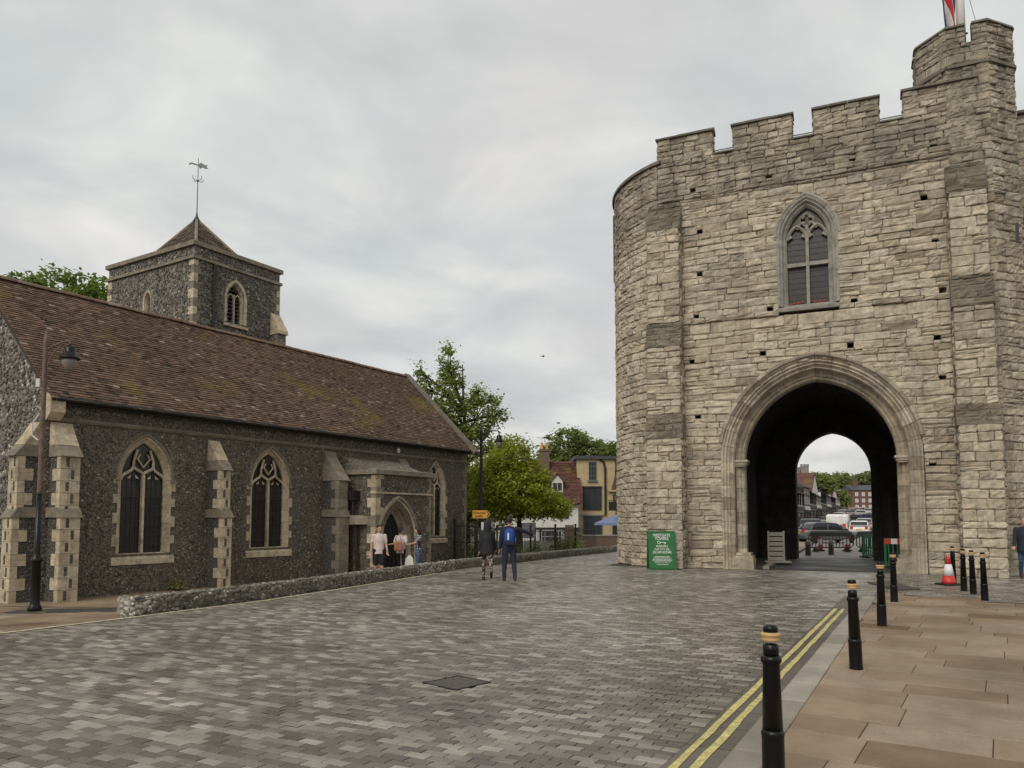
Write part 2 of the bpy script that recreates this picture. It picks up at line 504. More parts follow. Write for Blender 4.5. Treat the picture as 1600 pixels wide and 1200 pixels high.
class Arch:
    """pointed arch: half width a, springing zs, rise h, base z0, centre cx"""
    def __init__(s, cx, a, zs, h, z0):
        s.cx, s.a, s.zs, s.h, s.z0 = cx, a, zs, h, z0
        s.c = (h * h - a * a) / (2 * a)
        s.R = a + s.c
    def pt(s, o, u, side):
        """side -1 left, +1 right; u in [-1,0] jamb from base to springing, [0,1] arc to apex"""
        if u <= 0:
            return s.cx + side * (s.a + o), s.z0 + (u + 1) * (s.zs - s.z0)
        r = s.R + o
        th = math.acos(max(-1, min(1, s.c / r))) * u
        return s.cx + side * (r * math.cos(th) - s.c), s.zs + r * math.sin(th)
    def half(s, z, o=0):
        if z < s.z0:
            return 0
        if z <= s.zs:
            return s.a + o
        q = (s.R + o) ** 2 - (z - s.zs) ** 2
        if q <= 0:
            return 0
        return max(0, math.sqrt(q) - s.c)
    def outline(s, o=0, n=10):
        L = [s.pt(o, -1, -1)] + [s.pt(o, i / n, -1) for i in range(n + 1)]
        Rr = [s.pt(o, i / n, 1) for i in range(n - 1, -1, -1)] + [s.pt(o, -1, 1)]
        return L + Rr
    def ring(s, mb, prof, u0, u1, side, n=3, mi=0, t=None, place=None):
        """closed profile [(offset, y)] swept from u0 to u1"""
        k = len(prof)
        vs = []; fs = []
        for i in range(n + 1):
            u = u0 + (u1 - u0) * i / n
            for o, y in prof:
                x, z = s.pt(o, u, side)
                vs.append((x, y, z))
        for i in range(n):
            for q in range(k):
                q2 = (q + 1) % k
                f = (i * k + q, i * k + q2, (i + 1) * k + q2, (i + 1) * k + q)
                fs.append(f if side < 0 else tuple(reversed(f)))
        e0 = tuple(range(k)); e1 = tuple(n * k + q for q in range(k))
        fs.append(tuple(reversed(e0)) if side < 0 else e0)
        fs.append(e1 if side < 0 else tuple(reversed(e1)))
        if place:
            vs = [place(v) for v in vs]
        mb.add(vs, fs, mi, t)
    def full(s, mb, prof, n=8, mi=0, t=None, jamb=True, place=None):
        for sd_ in (-1, 1):
            if jamb:
                s.ring(mb, prof, -1, 0, sd_, 1, mi, t, place)
            s.ring(mb, prof, 0, 1, sd_, n, mi, t, place)

# stones -----------------------------------------------------------------
def stone_mesh(w_, h_, rng, relief=.022, back=.12, rough=.014):
    """front face of one rough block: (u, v, depth) grid, depth > 0 towards the viewer"""
    eu, ev = min(.3, .028 / w_ + .01), min(.3, .03 / h_ + .01)
    us = [-.5, -.5 + eu, -.17, .17, .5 - eu, .5] if w_ > .3 else [-.5, -.5 + eu, .5 - eu, .5]
    vs_ = [-.5, -.5 + ev, .0, .5 - ev, .5]
    nu, nv = len(us), len(vs_)
    tilt = rng.uniform(-.016, .016); tilt2 = rng.uniform(-.016, .016)
    base = rng.uniform(-.014, .02)
    P = []
    for j in range(nv):
        for i in range(nu):
            edge = i in (0, nu - 1) or j in (0, nv - 1)
            cornr = i in (0, nu - 1) and j in (0, nv - 1)
            u = us[i] * w_ + rng.uniform(-rough, rough)
            v = vs_[j] * h_ + rng.uniform(-rough, rough) * .8
            d = base + tilt * us[i] * 2 + tilt2 * vs_[j] * 2
            if edge:
                d += -.012 - rng.uniform(0, .016) - (.006 if cornr else 0)
                if cornr:
                    u *= .965; v *= .93
            else:
                d += rng.uniform(-relief, relief)
            P.append((u, v, d))
    F = [(j * nu + i, j * nu + i + 1, (j + 1) * nu + i + 1, (j + 1) * nu + i) for j in range(nv - 1) for i in range(nu - 1)]
    ring = list(range(nu)) + [j * nu + nu - 1 for j in range(1, nv)] + [(nv - 1) * nu + i for i in range(nu - 2, -1, -1)] + [j * nu for j in range(nv - 2, 0, -1)]
    n = len(P); kr = len(ring)
    for k in ring:
        P.append((P[k][0], P[k][1], -back))
    for q in range(kr):
        q2 = (q + 1) % kr
        F.append((ring[q], n + q, n + q2, ring[q2]))
    return P, F

class Mason:
    """collects stones; the ones largest in view become objects, the rest one mesh"""
    def __init__(s):
        s.st = []
        s.mort = MB()
    def face(s, place, x0, x1, z0, z1, ch=(.21, .36), sl=(.34, 1.0), blocked=None, gap=.012, mat='stone', seed=1, relief=.022, mortar=(.03, .45), proud=None, rough=.014, fill=None):
        rng = random.Random(seed)
        z = z0
        while z < z1 - .05:
            h = rng.uniform(*ch)
            if z + h > z1 - ch[0] * .6:
                h = z1 - z
            zm = z + h / 2
            iv = [(x0, x1)]
            if blocked:
                for b0, b1 in blocked(zm, h):
                    nv = []
                    for a0, a1 in iv:
                        if b1 <= a0 or b0 >= a1:
                            nv.append((a0, a1)); continue
                        if b0 > a0: nv.append((a0, b0))
                        if b1 < a1: nv.append((b1, a1))
                    iv = nv
            for a0, a1 in iv:
                if a1 - a0 < .03:
                    continue
                mm = mat(zm) if callable(mat) else mat
                m0, m1 = mortar
                # mortar bed
                q = []
                for dd in (m0, m1):
                    for xx, zz in ((a0, z), (a1, z), (a1, z + h), (a0, z + h)):
                        p, tt, nn = place(xx, zz)
                        q.append(tuple(p - nn * dd))
                seg_ok = True
                s.mort.add(q, [(0, 1, 2, 3), (0, 4, 5, 1), (1, 5, 6, 2), (2, 6, 7, 3), (3, 7, 4, 0)], 0 if mm == 'stone' else 1)
                x = a0
                while x < a1 - .02:
                    L = rng.uniform(*sl) * (.7 + h)
                    if a1 - (x + L) < sl[0] * .6:
                        L = a1 - x
                    L = min(L, a1 - x)
                    if h > .25 and L > .3 and rng.random() < .16:
                        f = rng.uniform(.38, .62); parts = [(z, h * f), (z + h * f, h * (1 - f))]
                    else:
                        parts = [(z, h)]
                    for pz, ph in parts:
                        p, tt, nn = place(x + L / 2, pz + ph / 2)
                        g2 = gap * rng.uniform(.6, 1.9)
                        P, F = stone_mesh(max(.04, L - g2), max(.04, ph - g2), rng, relief, m0 + .06, rough)
                        pr = rng.uniform(0, .02) + (proud(zm) if proud else 0)
                        tin = min(1, max(0, rng.gauss(.5, .24)))
                        V = []
                        for a, b, c_ in P:
                            q = p + tt * a + nn * (c_ + pr); q.z += b
                            if z0 + .3 < q.z < z1 - .12:
                                q.z += .045 * _mn.noise(Vector((q.x * .55, q.y * .55, q.z * .9)))
                            V.append(tuple(q))
                        s.st.append((p, L * ph, V, F, mm, tin))
                    x += L
            if fill:
                for hx, hz in fill:
                    if z < hz <= z + h and x0 < hx < x1:
                        for q0, q1 in ((z, hz - .075), (hz + .075, z + h)):
                            if q1 - q0 > .04:
                                p, tt, nn = place(hx, (q0 + q1) / 2)
                                P, F = stone_mesh(.19, q1 - q0 - .008, rng, relief, .09, .006)
                                s.st.append((p, .2 * (q1 - q0), [tuple(p + tt * a + Vector((0, 0, b)) + nn * c_) for a, b, c_ in P], F, mat(zm) if callable(mat) else mat, .5))
            z += h
    def finish(s, parent, world, nmax=300, name='stone', rest='stonework', mortar='mortar_bed'):
        def score(e_):
            p = world @ e_[0]
            k = inview(p)
            return e_[1] * k * k
        order = sorted(s.st, key=score, reverse=True)
        for e_ in order[:nmax]:
            MB().add(e_[2], e_[3], 0, e_[5]).build(name, e_[4], parent)
        if order[nmax:]:
            mats = sorted({e_[4] for e_ in order[nmax:]})
            mb = MB()
            for e_ in order[nmax:]:
                mb.add(e_[2], e_[3], mats.index(e_[4]), e_[5])
            mb.build(rest, mats, parent, kind='stuff')
        s.mort.build(mortar, ['mortar', 'mortar_dark'], parent)

def planar(o, tdir, n):
    o = Vector(o); tdir = Vector(tdir).normalized(); n = Vector(n).normalized()
    def f(u, z):
        return o + tdir * u + Vector((0, 0, z)), tdir, n
    return f
# ================================================================== the ground
M['cover'] = plain('worn_iron_cover', (.085, .072, .06), .55, var=.4, sc=30)
def sheet(name, pts, z, mat, **kw):
    mb = MB()
    vs = [(p[0], p[1], p[2] if len(p) > 2 else z) for p in pts]
    tri = tessellate_polygon([[Vector((v[0], v[1], 0)) for v in vs]])
    fs = []
    for q in tri:
        a, b, c = (Vector(vs[i]) for i in q)
        fs.append(tuple(q) if (b - a).cross(c - a).z > 0 else tuple(reversed(q)))
    mb.add(vs, fs, 0, .5)
    return mb.build(name, mat, None, **kw)

# terrain: one sheet to the horizon, flat round the gate and rising to the hill beyond the street
def terr(x, y):
    d = max(0.0, y - 75.0)
    return -.26 + min(d * .026, 3.3) + max(0.0, min(1, (y - 215) / 115.0)) * 10.0
gx = [-3000, -1200, -500, -200, -90, -40, -20, 0, 10, 20, 30, 40, 55, 75, 100, 140, 200, 320, 700, 1500, 3000]
gy = [-400, -100, -30, 0, 15, 30, 45, 60, 75, 90, 110, 130, 155, 180, 200, 215, 240, 270, 310, 365, 600, 1200, 3000]
mb = MB()
vs = [(x, y, terr(x, y)) for y in gy for x in gx]
nx = len(gx)
mb.add(vs, [(j * nx + i, j * nx + i + 1, (j + 1) * nx + i + 1, (j + 1) * nx + i) for j in range(len(gy) - 1) for i in range(nx - 1)], 0, .5)
mb.build('ground', 'ground', None, smooth=True, kind='structure')

KD = Vector((.4760, .8795, 0)).normalized()        # direction of the right kerb
KP = Vector((KD.y, -KD.x, 0))                      # across the street, to the right
K0 = Vector((1.42, 5.37, 0))                       # a point of the kerb face
def kpt(s, u, z=0):
    p = K0 + KD * s + KP * u
    return (p.x, p.y, z)
LEFT = [(-18.0, -5.0), (-12.4, 3.6), (-7.66, 11.63), (-6.61, 13.6), (-6.05, 14.7), (-5.32, 16.1), (-4.52, 18.2), (-3.66, 20.6), (-2.47, 23.9), (-1.75, 26.0), (0.0, 29.4), (2.23, 33.7), (5.43, 39.5), (8.5, 45.5)]

# road bed (seen in the joints)
road_pts = LEFT + [(20, 45), (19.5, 40), (19, 27), (19, 12), (16, 12.6), (12.4, 14.2), (9.75, 15.4), (8.6, 17.4)] + [kpt(13.0, .0)[:2], kpt(-18, 0)[:2]]
road = sheet('road', road_pts, -.014, 'joint', kind='structure')

def pip(x, y, poly):
    c = False
    n = len(poly)
    j = n - 1
    for i in range(n):
        xi, yi = poly[i][:2]; xj, yj = poly[j][:2]
        if (yi > y) != (yj > y) and x < (xj - xi) * (y - yi) / (yj - yi) + xi:
            c = not c
        j = i
    return c
GO = Vector((3.74, 27.4, 0)); GA = R(-24)
def gate_local(x, y):
    d = Vector((x, y, 0)) - GO
    return d.x * math.cos(GA) + d.y * math.sin(GA), -d.x * math.sin(GA) + d.y * math.cos(GA)

def pave(poly, origin, ru, rv, du, dv, lens, course, top, rng, test=None, bev=.003, gap=.009, jit=.0022, tint=None, clampf=None, edge=0):
    """rows along ru; returns list of (centre, 8 top verts, tint)"""
    res = []
    nv0, nv1 = dv
    v = nv0
    while v < nv1:
        c_ = rng.choice(course) if isinstance(course, (list, tuple)) else course
        u = du[0] - (rng.uniform(0, .3) if lens != [.2] else (.1 if int(round(v / .1)) % 2 else 0) + rng.uniform(-.012, .012))
        while u < du[1]:
            L = rng.choice(lens) if isinstance(lens, list) else rng.uniform(*lens)
            cc = origin + ru * (u + L / 2) + rv * (v + c_ / 2)
            tp = cc + ru * (edge * (L / 2 - .06))
            if pip(tp.x, tp.y, poly) and (test is None or test(tp.x, tp.y)):
                a, b = L / 2 - gap / 2, c_ / 2 - gap / 2
                zt = top + rng.uniform(-jit, jit)
                t1, t2 = rng.uniform(-jit, jit) * .6, rng.uniform(-jit, jit) * .6
                q = []
                for (sx, sy) in ((-1, -1), (1, -1), (1, 1), (-1, 1)):
                    p = cc + ru * (sx * a) + rv * (sy * b)
                    q.append((p.x, p.y, zt - bev * 1.3))
                for (sx, sy) in ((-1, -1), (1, -1), (1, 1), (-1, 1)):
                    p = cc + ru * (sx * (a - bev)) + rv * (sy * (b - bev))
                    q.append((p.x, p.y, zt + sx * t1 + sy * t2))
                if clampf:
                    q = [clampf(p, cc, i < 4) for i, p in enumerate(q)]
                q2 = [(x, y, top - .03) for x, y, z in q[:4]]
                ti = tint(cc, rng) if tint else min(1, max(0, rng.gauss(.5, .26)))
                res.append((cc, L * c_, q2 + q, ti))
            u += L
        v += c_
    return res
PF = [(4, 5, 9, 8), (5, 6, 10, 9), (6, 7, 11, 10), (7, 4, 8, 11), (8, 9, 10, 11), (0, 1, 5, 4), (1, 2, 6, 5), (2, 3, 7, 6), (3, 0, 4, 7)]
def lay(res, parent, name, rest, mat, nmax=300):
    def sc(e_):
        k = inview(e_[0], 5)
        d = e_[0].y
        return e_[1] * k * k * (1.7 / max(d, 1)) if k else 0
    res.sort(key=sc, reverse=True)
    n_ = 0
    for e_ in res[:nmax]:
        if sc(e_) <= 0:
            break
        MB().add(e_[2], PF, 0, e_[3]).build(name, mat, parent)
        n_ += 1
    if res[n_:]:
        mb = MB()
        V = []; T = []
        for e_ in res[n_:]:
            V += e_[2][4:]; T += [e_[3]] * 5
        k_ = len(T) // 5
        mb.v = V; mb.t = T; mb.mi = [0] * len(T)
        for i in range(k_):
            o = i * 8
            mb.f += [(o, o + 1, o + 5, o + 4), (o + 1, o + 2, o + 6, o + 5), (o + 2, o + 3, o + 7, o + 6), (o + 3, o, o + 4, o + 7), (o + 4, o + 5, o + 6, o + 7)]
        mb.build(rest, mat, parent, kind='stuff')

rng = random.Random(5)
MH = Vector((-.57, 8.09, 0))                       # access cover in the road
from mathutils import noise as mnoise
def road_ok(x, y):
    d = Vector((x, y, 0)) - MH
    if abs(d.x) + abs(d.y) < .2:
        return False
    gx_, gy_ = gate_local(x, y)
    if gx_ > -.6 and gy_ > .25:
        return False
    u = (Vector((x, y, 0)) - K0).dot(KP)
    if u > -.42:
        s = (Vector((x, y, 0)) - K0).dot(KD)
        if s < 13.0 or pip(x, y, pv_poly):
            return False
        if y > 27:
            return False
    if y > 44 or y < 2.2:
        return False
    if (x < -.9 * y - 1.5) or x > .9 * y + 2:
        return False
    return True
pv_poly = [kpt(-12, 0)[:2], kpt(12.9, 0)[:2], (8.6, 17.4), (9.75, 15.4), (12.4, 14.2), (16, 12.6), (16, -2), (2, -6)]
def sett_clamp(p, c, low):
    v = Vector(p) - K0
    if v.dot(KD) > 13.2: return p
    u = v.dot(KP); cu = (c - K0).dot(KP)
    lim = -.365 if low else -.371
    u2 = min(u, lim)
    if u > cu and lim - u < .10: u2 = lim
    q = Vector(p) + KP * (u2 - u)
    return (q.x, q.y, p[2])
def sett_tint(c, r_):
    k = mnoise.noise(Vector((c.x * .45, c.y * .45, 3))) * .16
    b = r_.random()
    base = .3 if b < .38 else (.53 if b < .74 else .8)
    return min(1, max(0, base + k + r_.uniform(-.16, .16)))
setts = pave(road_pts, Vector((0, 0, 0)), KP, KD, (-40, 30), (-2, 46), [.2], .1, 0.0, rng, road_ok, tint=sett_tint, clampf=sett_clamp, edge=-1)
lay(setts, road, 'sett', 'sett_paving', 'sett')

# channel beside the kerb: one course of dark setts with the double yellow lines
ch = MB()
s_ = -14.0
chan = []
while s_ < 13.0:
    L = rng.uniform(.55, .75)
    a, b = kpt(s_ + .004, -.36), kpt(s_ + L - .004, -.36)
    c_, d_ = kpt(s_ + L - .004, -.005), kpt(s_ + .004, -.005)
    ch.add([a, d_, c_, b], [(0, 1, 2, 3)], 0, rng.uniform(.1, .35))
    s_ += L
ch.build('channel', 'sett', road, kind='stuff')
for u0 in (-.315, -.185):
    mb = MB()
    n_ = 60
    vs = []; fs = []
    for i in range(n_ + 1):
        s = -6 + i * (10.4 + 6) / n_
        j1, j2 = rng.uniform(-.006, .006), rng.uniform(-.006, .006)
        vs += [kpt(s, u0 + j1, .0045), kpt(s, u0 + .062 + j2, .0045)]
    fs = [(2 * i, 2 * i + 1, 2 * i + 3, 2 * i + 2) for i in range(n_)]
    mb.add(vs, fs, 0, .5)
    mb.build('yellow_line', 'yellow', road)
# cream edge line on the left side
mb = MB(); vs = []
eL = [(-12.4, 3.75), (-7.60, 11.63), (-6.50, 13.55), (-5.93, 14.68), (-5.2, 16.05), (-4.4, 18.15), (-3.54, 20.55), (-2.38, 23.85)]
for i, p in enumerate(eL):
    a = Vector(eL[max(0, i - 1)]); b = Vector(eL[min(len(eL) - 1, i + 1)])
    d = (b - a).normalized(); nn = Vector((d.y, -d.x))
    for k in (.03, .13):
        q = Vector(p) + nn * k
        vs.append((q.x, q.y, .0065))
mb.add(vs, [(2 * i, 2 * i + 1, 2 * i + 3, 2 * i + 2) for i in range(len(eL) - 1)], 0, .5)
mb.build('edge_line', 'cream', road)

# access cover: square lid with raised chequer bars in a frame
lid = thing('access_cover', 'square dark patterned metal access cover set in the grey road setts', 'cover', (MH.x, MH.y, .006), R(47))
mb = MB(); mb.box(-.235, .235, -.235, .235, -.03, -.001); mb.build('lid', 'cover', lid)
mb = MB()
for a, b, c_, d_ in ((-.25, .25, -.25, -.23), (-.25, .25, .23, .25), (-.25, -.23, -.23, .23), (.23, .25, -.23, .23)):
    mb.box(a, b, c_, d_, -.03, .003)
mb.build('rim', 'black_matt', lid)
mb = MB()
for i in range(7):
    for j in range(7):
        x, y = -.195 + i * .065, -.195 + j * .065
        if (i + j) % 2:
            mb.box(x - .026, x + .026, y - .007, y + .007, -.005, .002)
        else:
            mb.box(x - .007, x + .007, y - .026, y + .026, -.005, .002)
mb.build('tread', 'cover', lid, kind='stuff')

# right pavement: kerb stones and york stone slabs
PV = .035
pv_poly = [kpt(-12, 0)[:2], kpt(12.9, 0)[:2], (8.6, 17.4), (9.75, 15.4), (12.4, 14.2), (16, 12.6), (16, -2), (2, -6)]
pavement = sheet('pavement', pv_poly, PV - .022, 'joint', kind='structure')
s_ = -5.0
while s_ < 12.9:
    L = min(rng.uniform(.8, 1.0), 12.95 - s_)
    if L < .2: break
    mb = MB()
    j = rng.uniform(-.003, .003)
    a0, a1 = s_ + .008, s_ + L - .008
    vs = [kpt(a0, 0, -.02), kpt(a1, 0, -.02), kpt(a1, .265, -.02), kpt(a0, .265, -.02),
          kpt(a0, .0, PV - .012 + j), kpt(a1, .0, PV - .012 + j), kpt(a1, .265, PV - .006 + j), kpt(a0, .265, PV - .006 + j),
          kpt(a0 + .01, .02, PV + j), kpt(a1 - .01, .02, PV + j), kpt(a1 - .01, .255, PV + j), kpt(a0 + .01, .255, PV + j)]
    mb.add(vs, PF, 0, rng.random())
    if s_ > -1.5:
        mb.build('kerb_stone', 'kerb', pavement)
    s_ += L
def slab_ok(x, y):
    d = Vector((x, y, 0)) - K0
    return d.dot(KP) > .33 and y > 1.5 and x < .72 * y + 2.6
def slab_clamp(p, c, low):
    v = Vector(p) - K0
    u = v.dot(KP); cu = (c - K0).dot(KP)
    lim = .272 if low else .278
    u2 = max(u, lim)
    q = Vector(p) + KP * (u2 - u)
    return (q.x, q.y, p[2])
def slab_tint(c, r_):
    return min(1, max(0, r_.gauss(.55, .2) + (-.4 if r_.random() < .045 else 0)))
kp3 = Vector((KP.x, KP.y, 0)); kd3 = Vector((KD.x, KD.y, 0))
SA = R(-4)                                          # slab courses lie a little off the kerb's square
ru = Vector((kp3.x * math.cos(SA) - kp3.y * math.sin(SA), kp3.x * math.sin(SA) + kp3.y * math.cos(SA), 0)); rv = Vector((-ru.y, ru.x, 0))
slabs = pave(pv_poly, Vector((K0.x, K0.y, 0)), ru, rv, (-3, 18), (-8, 18), (.65, 1.25), [.5, .56, .62, .66], PV, rng, slab_ok, bev=.004, gap=.006, jit=.003, tint=slab_tint, clampf=slab_clamp, edge=1)
lay(slabs, pavement, 'paving_slab', 'paving_slabs', 'slab')
# asphalt reinstatement strips in the pavement
for pts_ in ([(13.3, 16.9), (14.2, 16.6), (12.6, 12.4), (11.0, 9.4), (10.4, 9.8), (11.6, 12.6)], [(9.0, 18.2), (9.7, 18.4), (9.95, 20.4), (9.35, 20.4)]):
    zz_ = PV + .006
    mb = MB(); mb.prism(pts_, .0, zz_, 'z'); mb.build('asphalt_patch', 'asphalt_patch', pavement)

# left pavement: slabs falling to the church
lp = [(-18.0, -5.0), (-12.45, 3.6), (-7.70, 11.63), (-6.65, 13.6), (-6.9, 15.2), (-8.2, 18.0), (-9.6, 18.6), (-11.4, 17.6), (-14.5, 19.2), (-30, 20), (-30, -5)]
def lpz(x, y):
    d = min(1, max(0, (y - 12.2 + (x + 7.5) * -.25) / 4.5))
    return -.24 * d - .004
leftpave = sheet('pavement_left', [(x, y, lpz(x, y) - .03) for x, y in lp], 0, 'joint', kind='structure')
def lok(x, y):
    return y > 9 and x > -16 and y < 19.5
lsl = pave(lp, Vector((-7.7, 11.63, 0)), Vector((.49, .87, 0)), Vector((-.87, .49, 0)), (-5, 9), (0.02, 9), (.6, 1.1), [.45, .6], 0, rng, lok, bev=.005, gap=.012, tint=slab_tint)
lsl = [(c, a, [(x, y, z + lpz(x, y)) for x, y, z in q], t_) for c, a, q, t_ in lsl]
lay(lsl, leftpave, 'paving_slab', 'paving_slabs', 'slab')
# yard between the low wall and the church
yard = sheet('yard', [(-6.7, 15.2), (-5.4, 17.2), (-4.4, 19.5), (-3.8, 21.2), (-2.7, 24.2), (-1.95, 26.4), (-.1, 29.7), (-1.5, 33), (-12.5, 17.3), (-8.2, 16.8)], -.235, 'slab', kind='structure')

# street under the gate and beyond it
def strip(name, cl, wl, wr, mat, dz=.0):
    vs = []
    for i, (x, y) in enumerate(cl):
        a = Vector(cl[max(0, i - 1)]); b = Vector(cl[min(len(cl) - 1, i + 1)])
        d = (b - a).normalized(); nn = Vector((d.y, -d.x))
        for k in (-wl, wr):
            q = Vector((x, y)) + nn * k
            vs.append((q.x, q.y, max(terr(q.x, q.y) + .26, 0) + dz))
    mb = MB()
    mb.add(vs, [(2 * i, 2 * i + 1, 2 * i + 3, 2 * i + 2) for i in range(len(cl) - 1)], 0, .5)
    return mb.build(name, mat, None, kind='structure')
gp = lambda x, y: (GO.x + x * math.cos(GA) - y * math.sin(GA), GO.y + x * math.sin(GA) + y * math.cos(GA))
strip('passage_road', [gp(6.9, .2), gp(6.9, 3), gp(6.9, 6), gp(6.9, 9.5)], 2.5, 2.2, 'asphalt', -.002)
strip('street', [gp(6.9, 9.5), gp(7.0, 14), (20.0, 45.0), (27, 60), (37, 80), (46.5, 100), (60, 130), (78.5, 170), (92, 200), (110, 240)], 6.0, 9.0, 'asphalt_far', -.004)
strip('footway', [gp(3.95, 9.5), gp(4.0, 14), (16.2, 45.6), (22.5, 60), (31.5, 80), (41, 100), (54.5, 130), (73, 170)], 2.6, 1.2, 'slab', .09)
mb = MB()
for i in range(9):
    y0 = .7 + i * 1.0
    mb.box(4.85, 5.05, y0 + .01, y0 + .99, -.1, .1, 0, RNG.random())
pk = mb.build('passage_kerb', 'kerb', None, kind='structure'); pk.location = GO; pk.rotation_euler = (0, 0, GA)
mb = MB(); mb.box(4.0, 4.85, .95, 9.6, -.1, .085, 0, .5)
pf = mb.build('passage_footway', 'asphalt', None, kind='structure'); pf.location = GO; pf.rotation_euler = (0, 0, GA)
# ================================================================== the gatehouse
gate = thing('gatehouse', 'large pale stone medieval gatehouse with battlements and a wide pointed archway', 'gatehouse', GO, GA)
GW = Matrix.Translation(GO) @ Matrix.Rotation(GA, 4, 'Z')
big = Arch(6.68, 2.33, 3.6, 2.68, 0.0)              # front archway
back = Arch(6.93, 1.46, 3.65, 1.69, 0.0)            # far archway
wina = Arch(6.54, .70, 11.0, 1.12, 8.72)           # first floor window opening
holes = [(3.07, 11.67), (3.04, 10.17), (2.87, 13.22), (2.73, 7.12), (2.91, 8.67), (5.4, 13.24), (7.99, 13.27), (10.3, 13.27), (9.99, 11.7), (10.25, 10.25), (10.4, 8.71), (10.2, 7.24), (10.3, 5.98), (7.91, 8.65), (5.34, 8.67), (5.08, 7.2), (7.76, 7.21), (2.9, 5.2), (9.95, 3.3)]
def gblock(z, h):
    b = []
    k = big.half(z, .70)
    if k: b.append((6.7 - k, 6.7 + k))
    k = wina.half(z, .22) if z > 8.55 else 0
    if 8.50 < z < 8.75: k = .92
    if k: b.append((6.54 - k, 6.54 + k))
    for hx, hz in holes:
        if abs(z - hz) < h / 2:
            b.append((hx - .095, hx + .095))
    return b
mas = Mason()
front = planar((0, 0, 0), (1, 0, 0), (0, -1, 0))
def gmat(z):
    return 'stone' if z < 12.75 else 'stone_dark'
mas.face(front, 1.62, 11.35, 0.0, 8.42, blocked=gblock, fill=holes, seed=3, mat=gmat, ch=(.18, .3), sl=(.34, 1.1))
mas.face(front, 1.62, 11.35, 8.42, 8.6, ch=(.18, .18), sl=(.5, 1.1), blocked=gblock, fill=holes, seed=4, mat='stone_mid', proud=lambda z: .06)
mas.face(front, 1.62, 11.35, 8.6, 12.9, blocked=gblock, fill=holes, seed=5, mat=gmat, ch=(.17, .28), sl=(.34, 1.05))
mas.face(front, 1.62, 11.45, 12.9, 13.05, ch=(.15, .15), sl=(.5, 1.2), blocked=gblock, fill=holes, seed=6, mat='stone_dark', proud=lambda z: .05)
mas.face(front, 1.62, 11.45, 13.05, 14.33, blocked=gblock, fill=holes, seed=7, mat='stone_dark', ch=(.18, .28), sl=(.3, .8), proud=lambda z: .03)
merl = [(1.62, 3.56), (4.24, 6.18), (6.84, 8.80), (9.50, 11.5)]
for i, (a, b) in enumerate(merl):
    mas.face(front, a, b, 14.33, 15.2, ch=(.18, .26), sl=(.28, .7), seed=20 + i, mat='stone_dark', proud=lambda z: .03)
    for xx, sg in ((a, -1), (b, 1)):
        pl = planar((xx, .0, 0), (0, 1, 0), (sg, 0, 0))
        mas.face(pl, 0, .42, 14.33, 15.2, ch=(.18, .26), sl=(.28, .6), seed=30 + i, mat='stone_dark')
    mb = MB()
    x = a - .05
    while x < b + .04:
        L = min(RNG.uniform(.5, .8), b + .05 - x)
        if b + .05 - (x + L) < .25: L = b + .05 - x
        jz = RNG.uniform(-.012, .012)
        pr = [(-.11, 15.2), (-.11, 15.26 + jz), (-.02, 15.31 + jz), (.2, 15.40 + jz), (.42, 15.34 + jz), (.47, 15.2)]
        mb.prism([(p, q) for p, q in pr], x + .004, x + L - .004, 'x')
        x += L
    mb.build('merlon_coping', 'coping', gate)
for a, b in ((3.56, 4.24), (6.18, 6.84), (8.80, 9.50)):
    mb = MB()
    mb.prism([(-.1, 14.33), (-.1, 14.38), (.1, 14.44), (.46, 14.36), (.46, 14.33)], a + .01, b - .01, 'x')
    mb.build('crenel_sill', 'coping', gate)
# backs of the putlog holes, their shade put into the dark stone colour
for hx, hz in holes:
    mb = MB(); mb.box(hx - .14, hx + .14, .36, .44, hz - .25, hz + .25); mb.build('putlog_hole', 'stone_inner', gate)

# wall core behind the facing: leaves the two openings free
mb = MB()
zz = [0.0]
while zz[-1] < 14.3:
    zz.append(round(zz[-1] + .35, 3))
for a, b in zip(zz, zz[1:]):
    b = min(b, 14.3); zm = (a + b) / 2
    iv = [(1.7, 11.3)]
    for k, cx in ((max(big.half(a, .3), big.half(b, .3)), 6.7), (max(wina.half(a, .16), wina.half(b, .16)) if b > 8.7 else 0, 6.54)):
        if k:
            nv = []
            for p, q in iv:
                if cx - k > p: nv.append((p, min(q, cx - k)))
                if cx + k < q: nv.append((max(p, cx + k), q))
            iv = nv
    for p, q in iv:
        mb.box(p, q, .44, 1.0, a, b)
mb.build('wall_core', 'stone_inner', gate)

# left round tower: curve of stones, parapet coping
DC, DR = (3.28, 3.85), 4.2
def drum(u, z):                                     # u: arc length to the left from the corner
    an = math.atan2(0 - DC[1], 1.6 - DC[0]) - u / DR
    n = Vector((math.cos(an), math.sin(an), 0))
    p = Vector((DC[0] + DR * n.x, DC[1] + DR * n.y, z))
    return p, Vector((math.sin(an), -math.cos(an), 0)), n
for k in range(1):
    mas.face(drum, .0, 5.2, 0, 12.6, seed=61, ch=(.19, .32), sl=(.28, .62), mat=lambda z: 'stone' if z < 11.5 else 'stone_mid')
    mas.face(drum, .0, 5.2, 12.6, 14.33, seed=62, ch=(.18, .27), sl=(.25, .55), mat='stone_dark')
mb = MB()
nseg = 60
a0 = math.atan2(0 - DC[1], 1.6 - DC[0]) + .04
vs = []; fs = []
prof = [(DR - .05, 14.33), (DR + .1, 14.33), (DR + .1, 14.42), (DR - .03, 14.52), (DR - .4, 14.44), (DR - .45, 14.33)]
for i in range(nseg + 1):
    an = a0 - i * 2.4 / nseg
    for r_, z in prof:
        vs.append((DC[0] + r_ * math.cos(an), DC[1] + r_ * math.sin(an), z))
kk = len(prof)
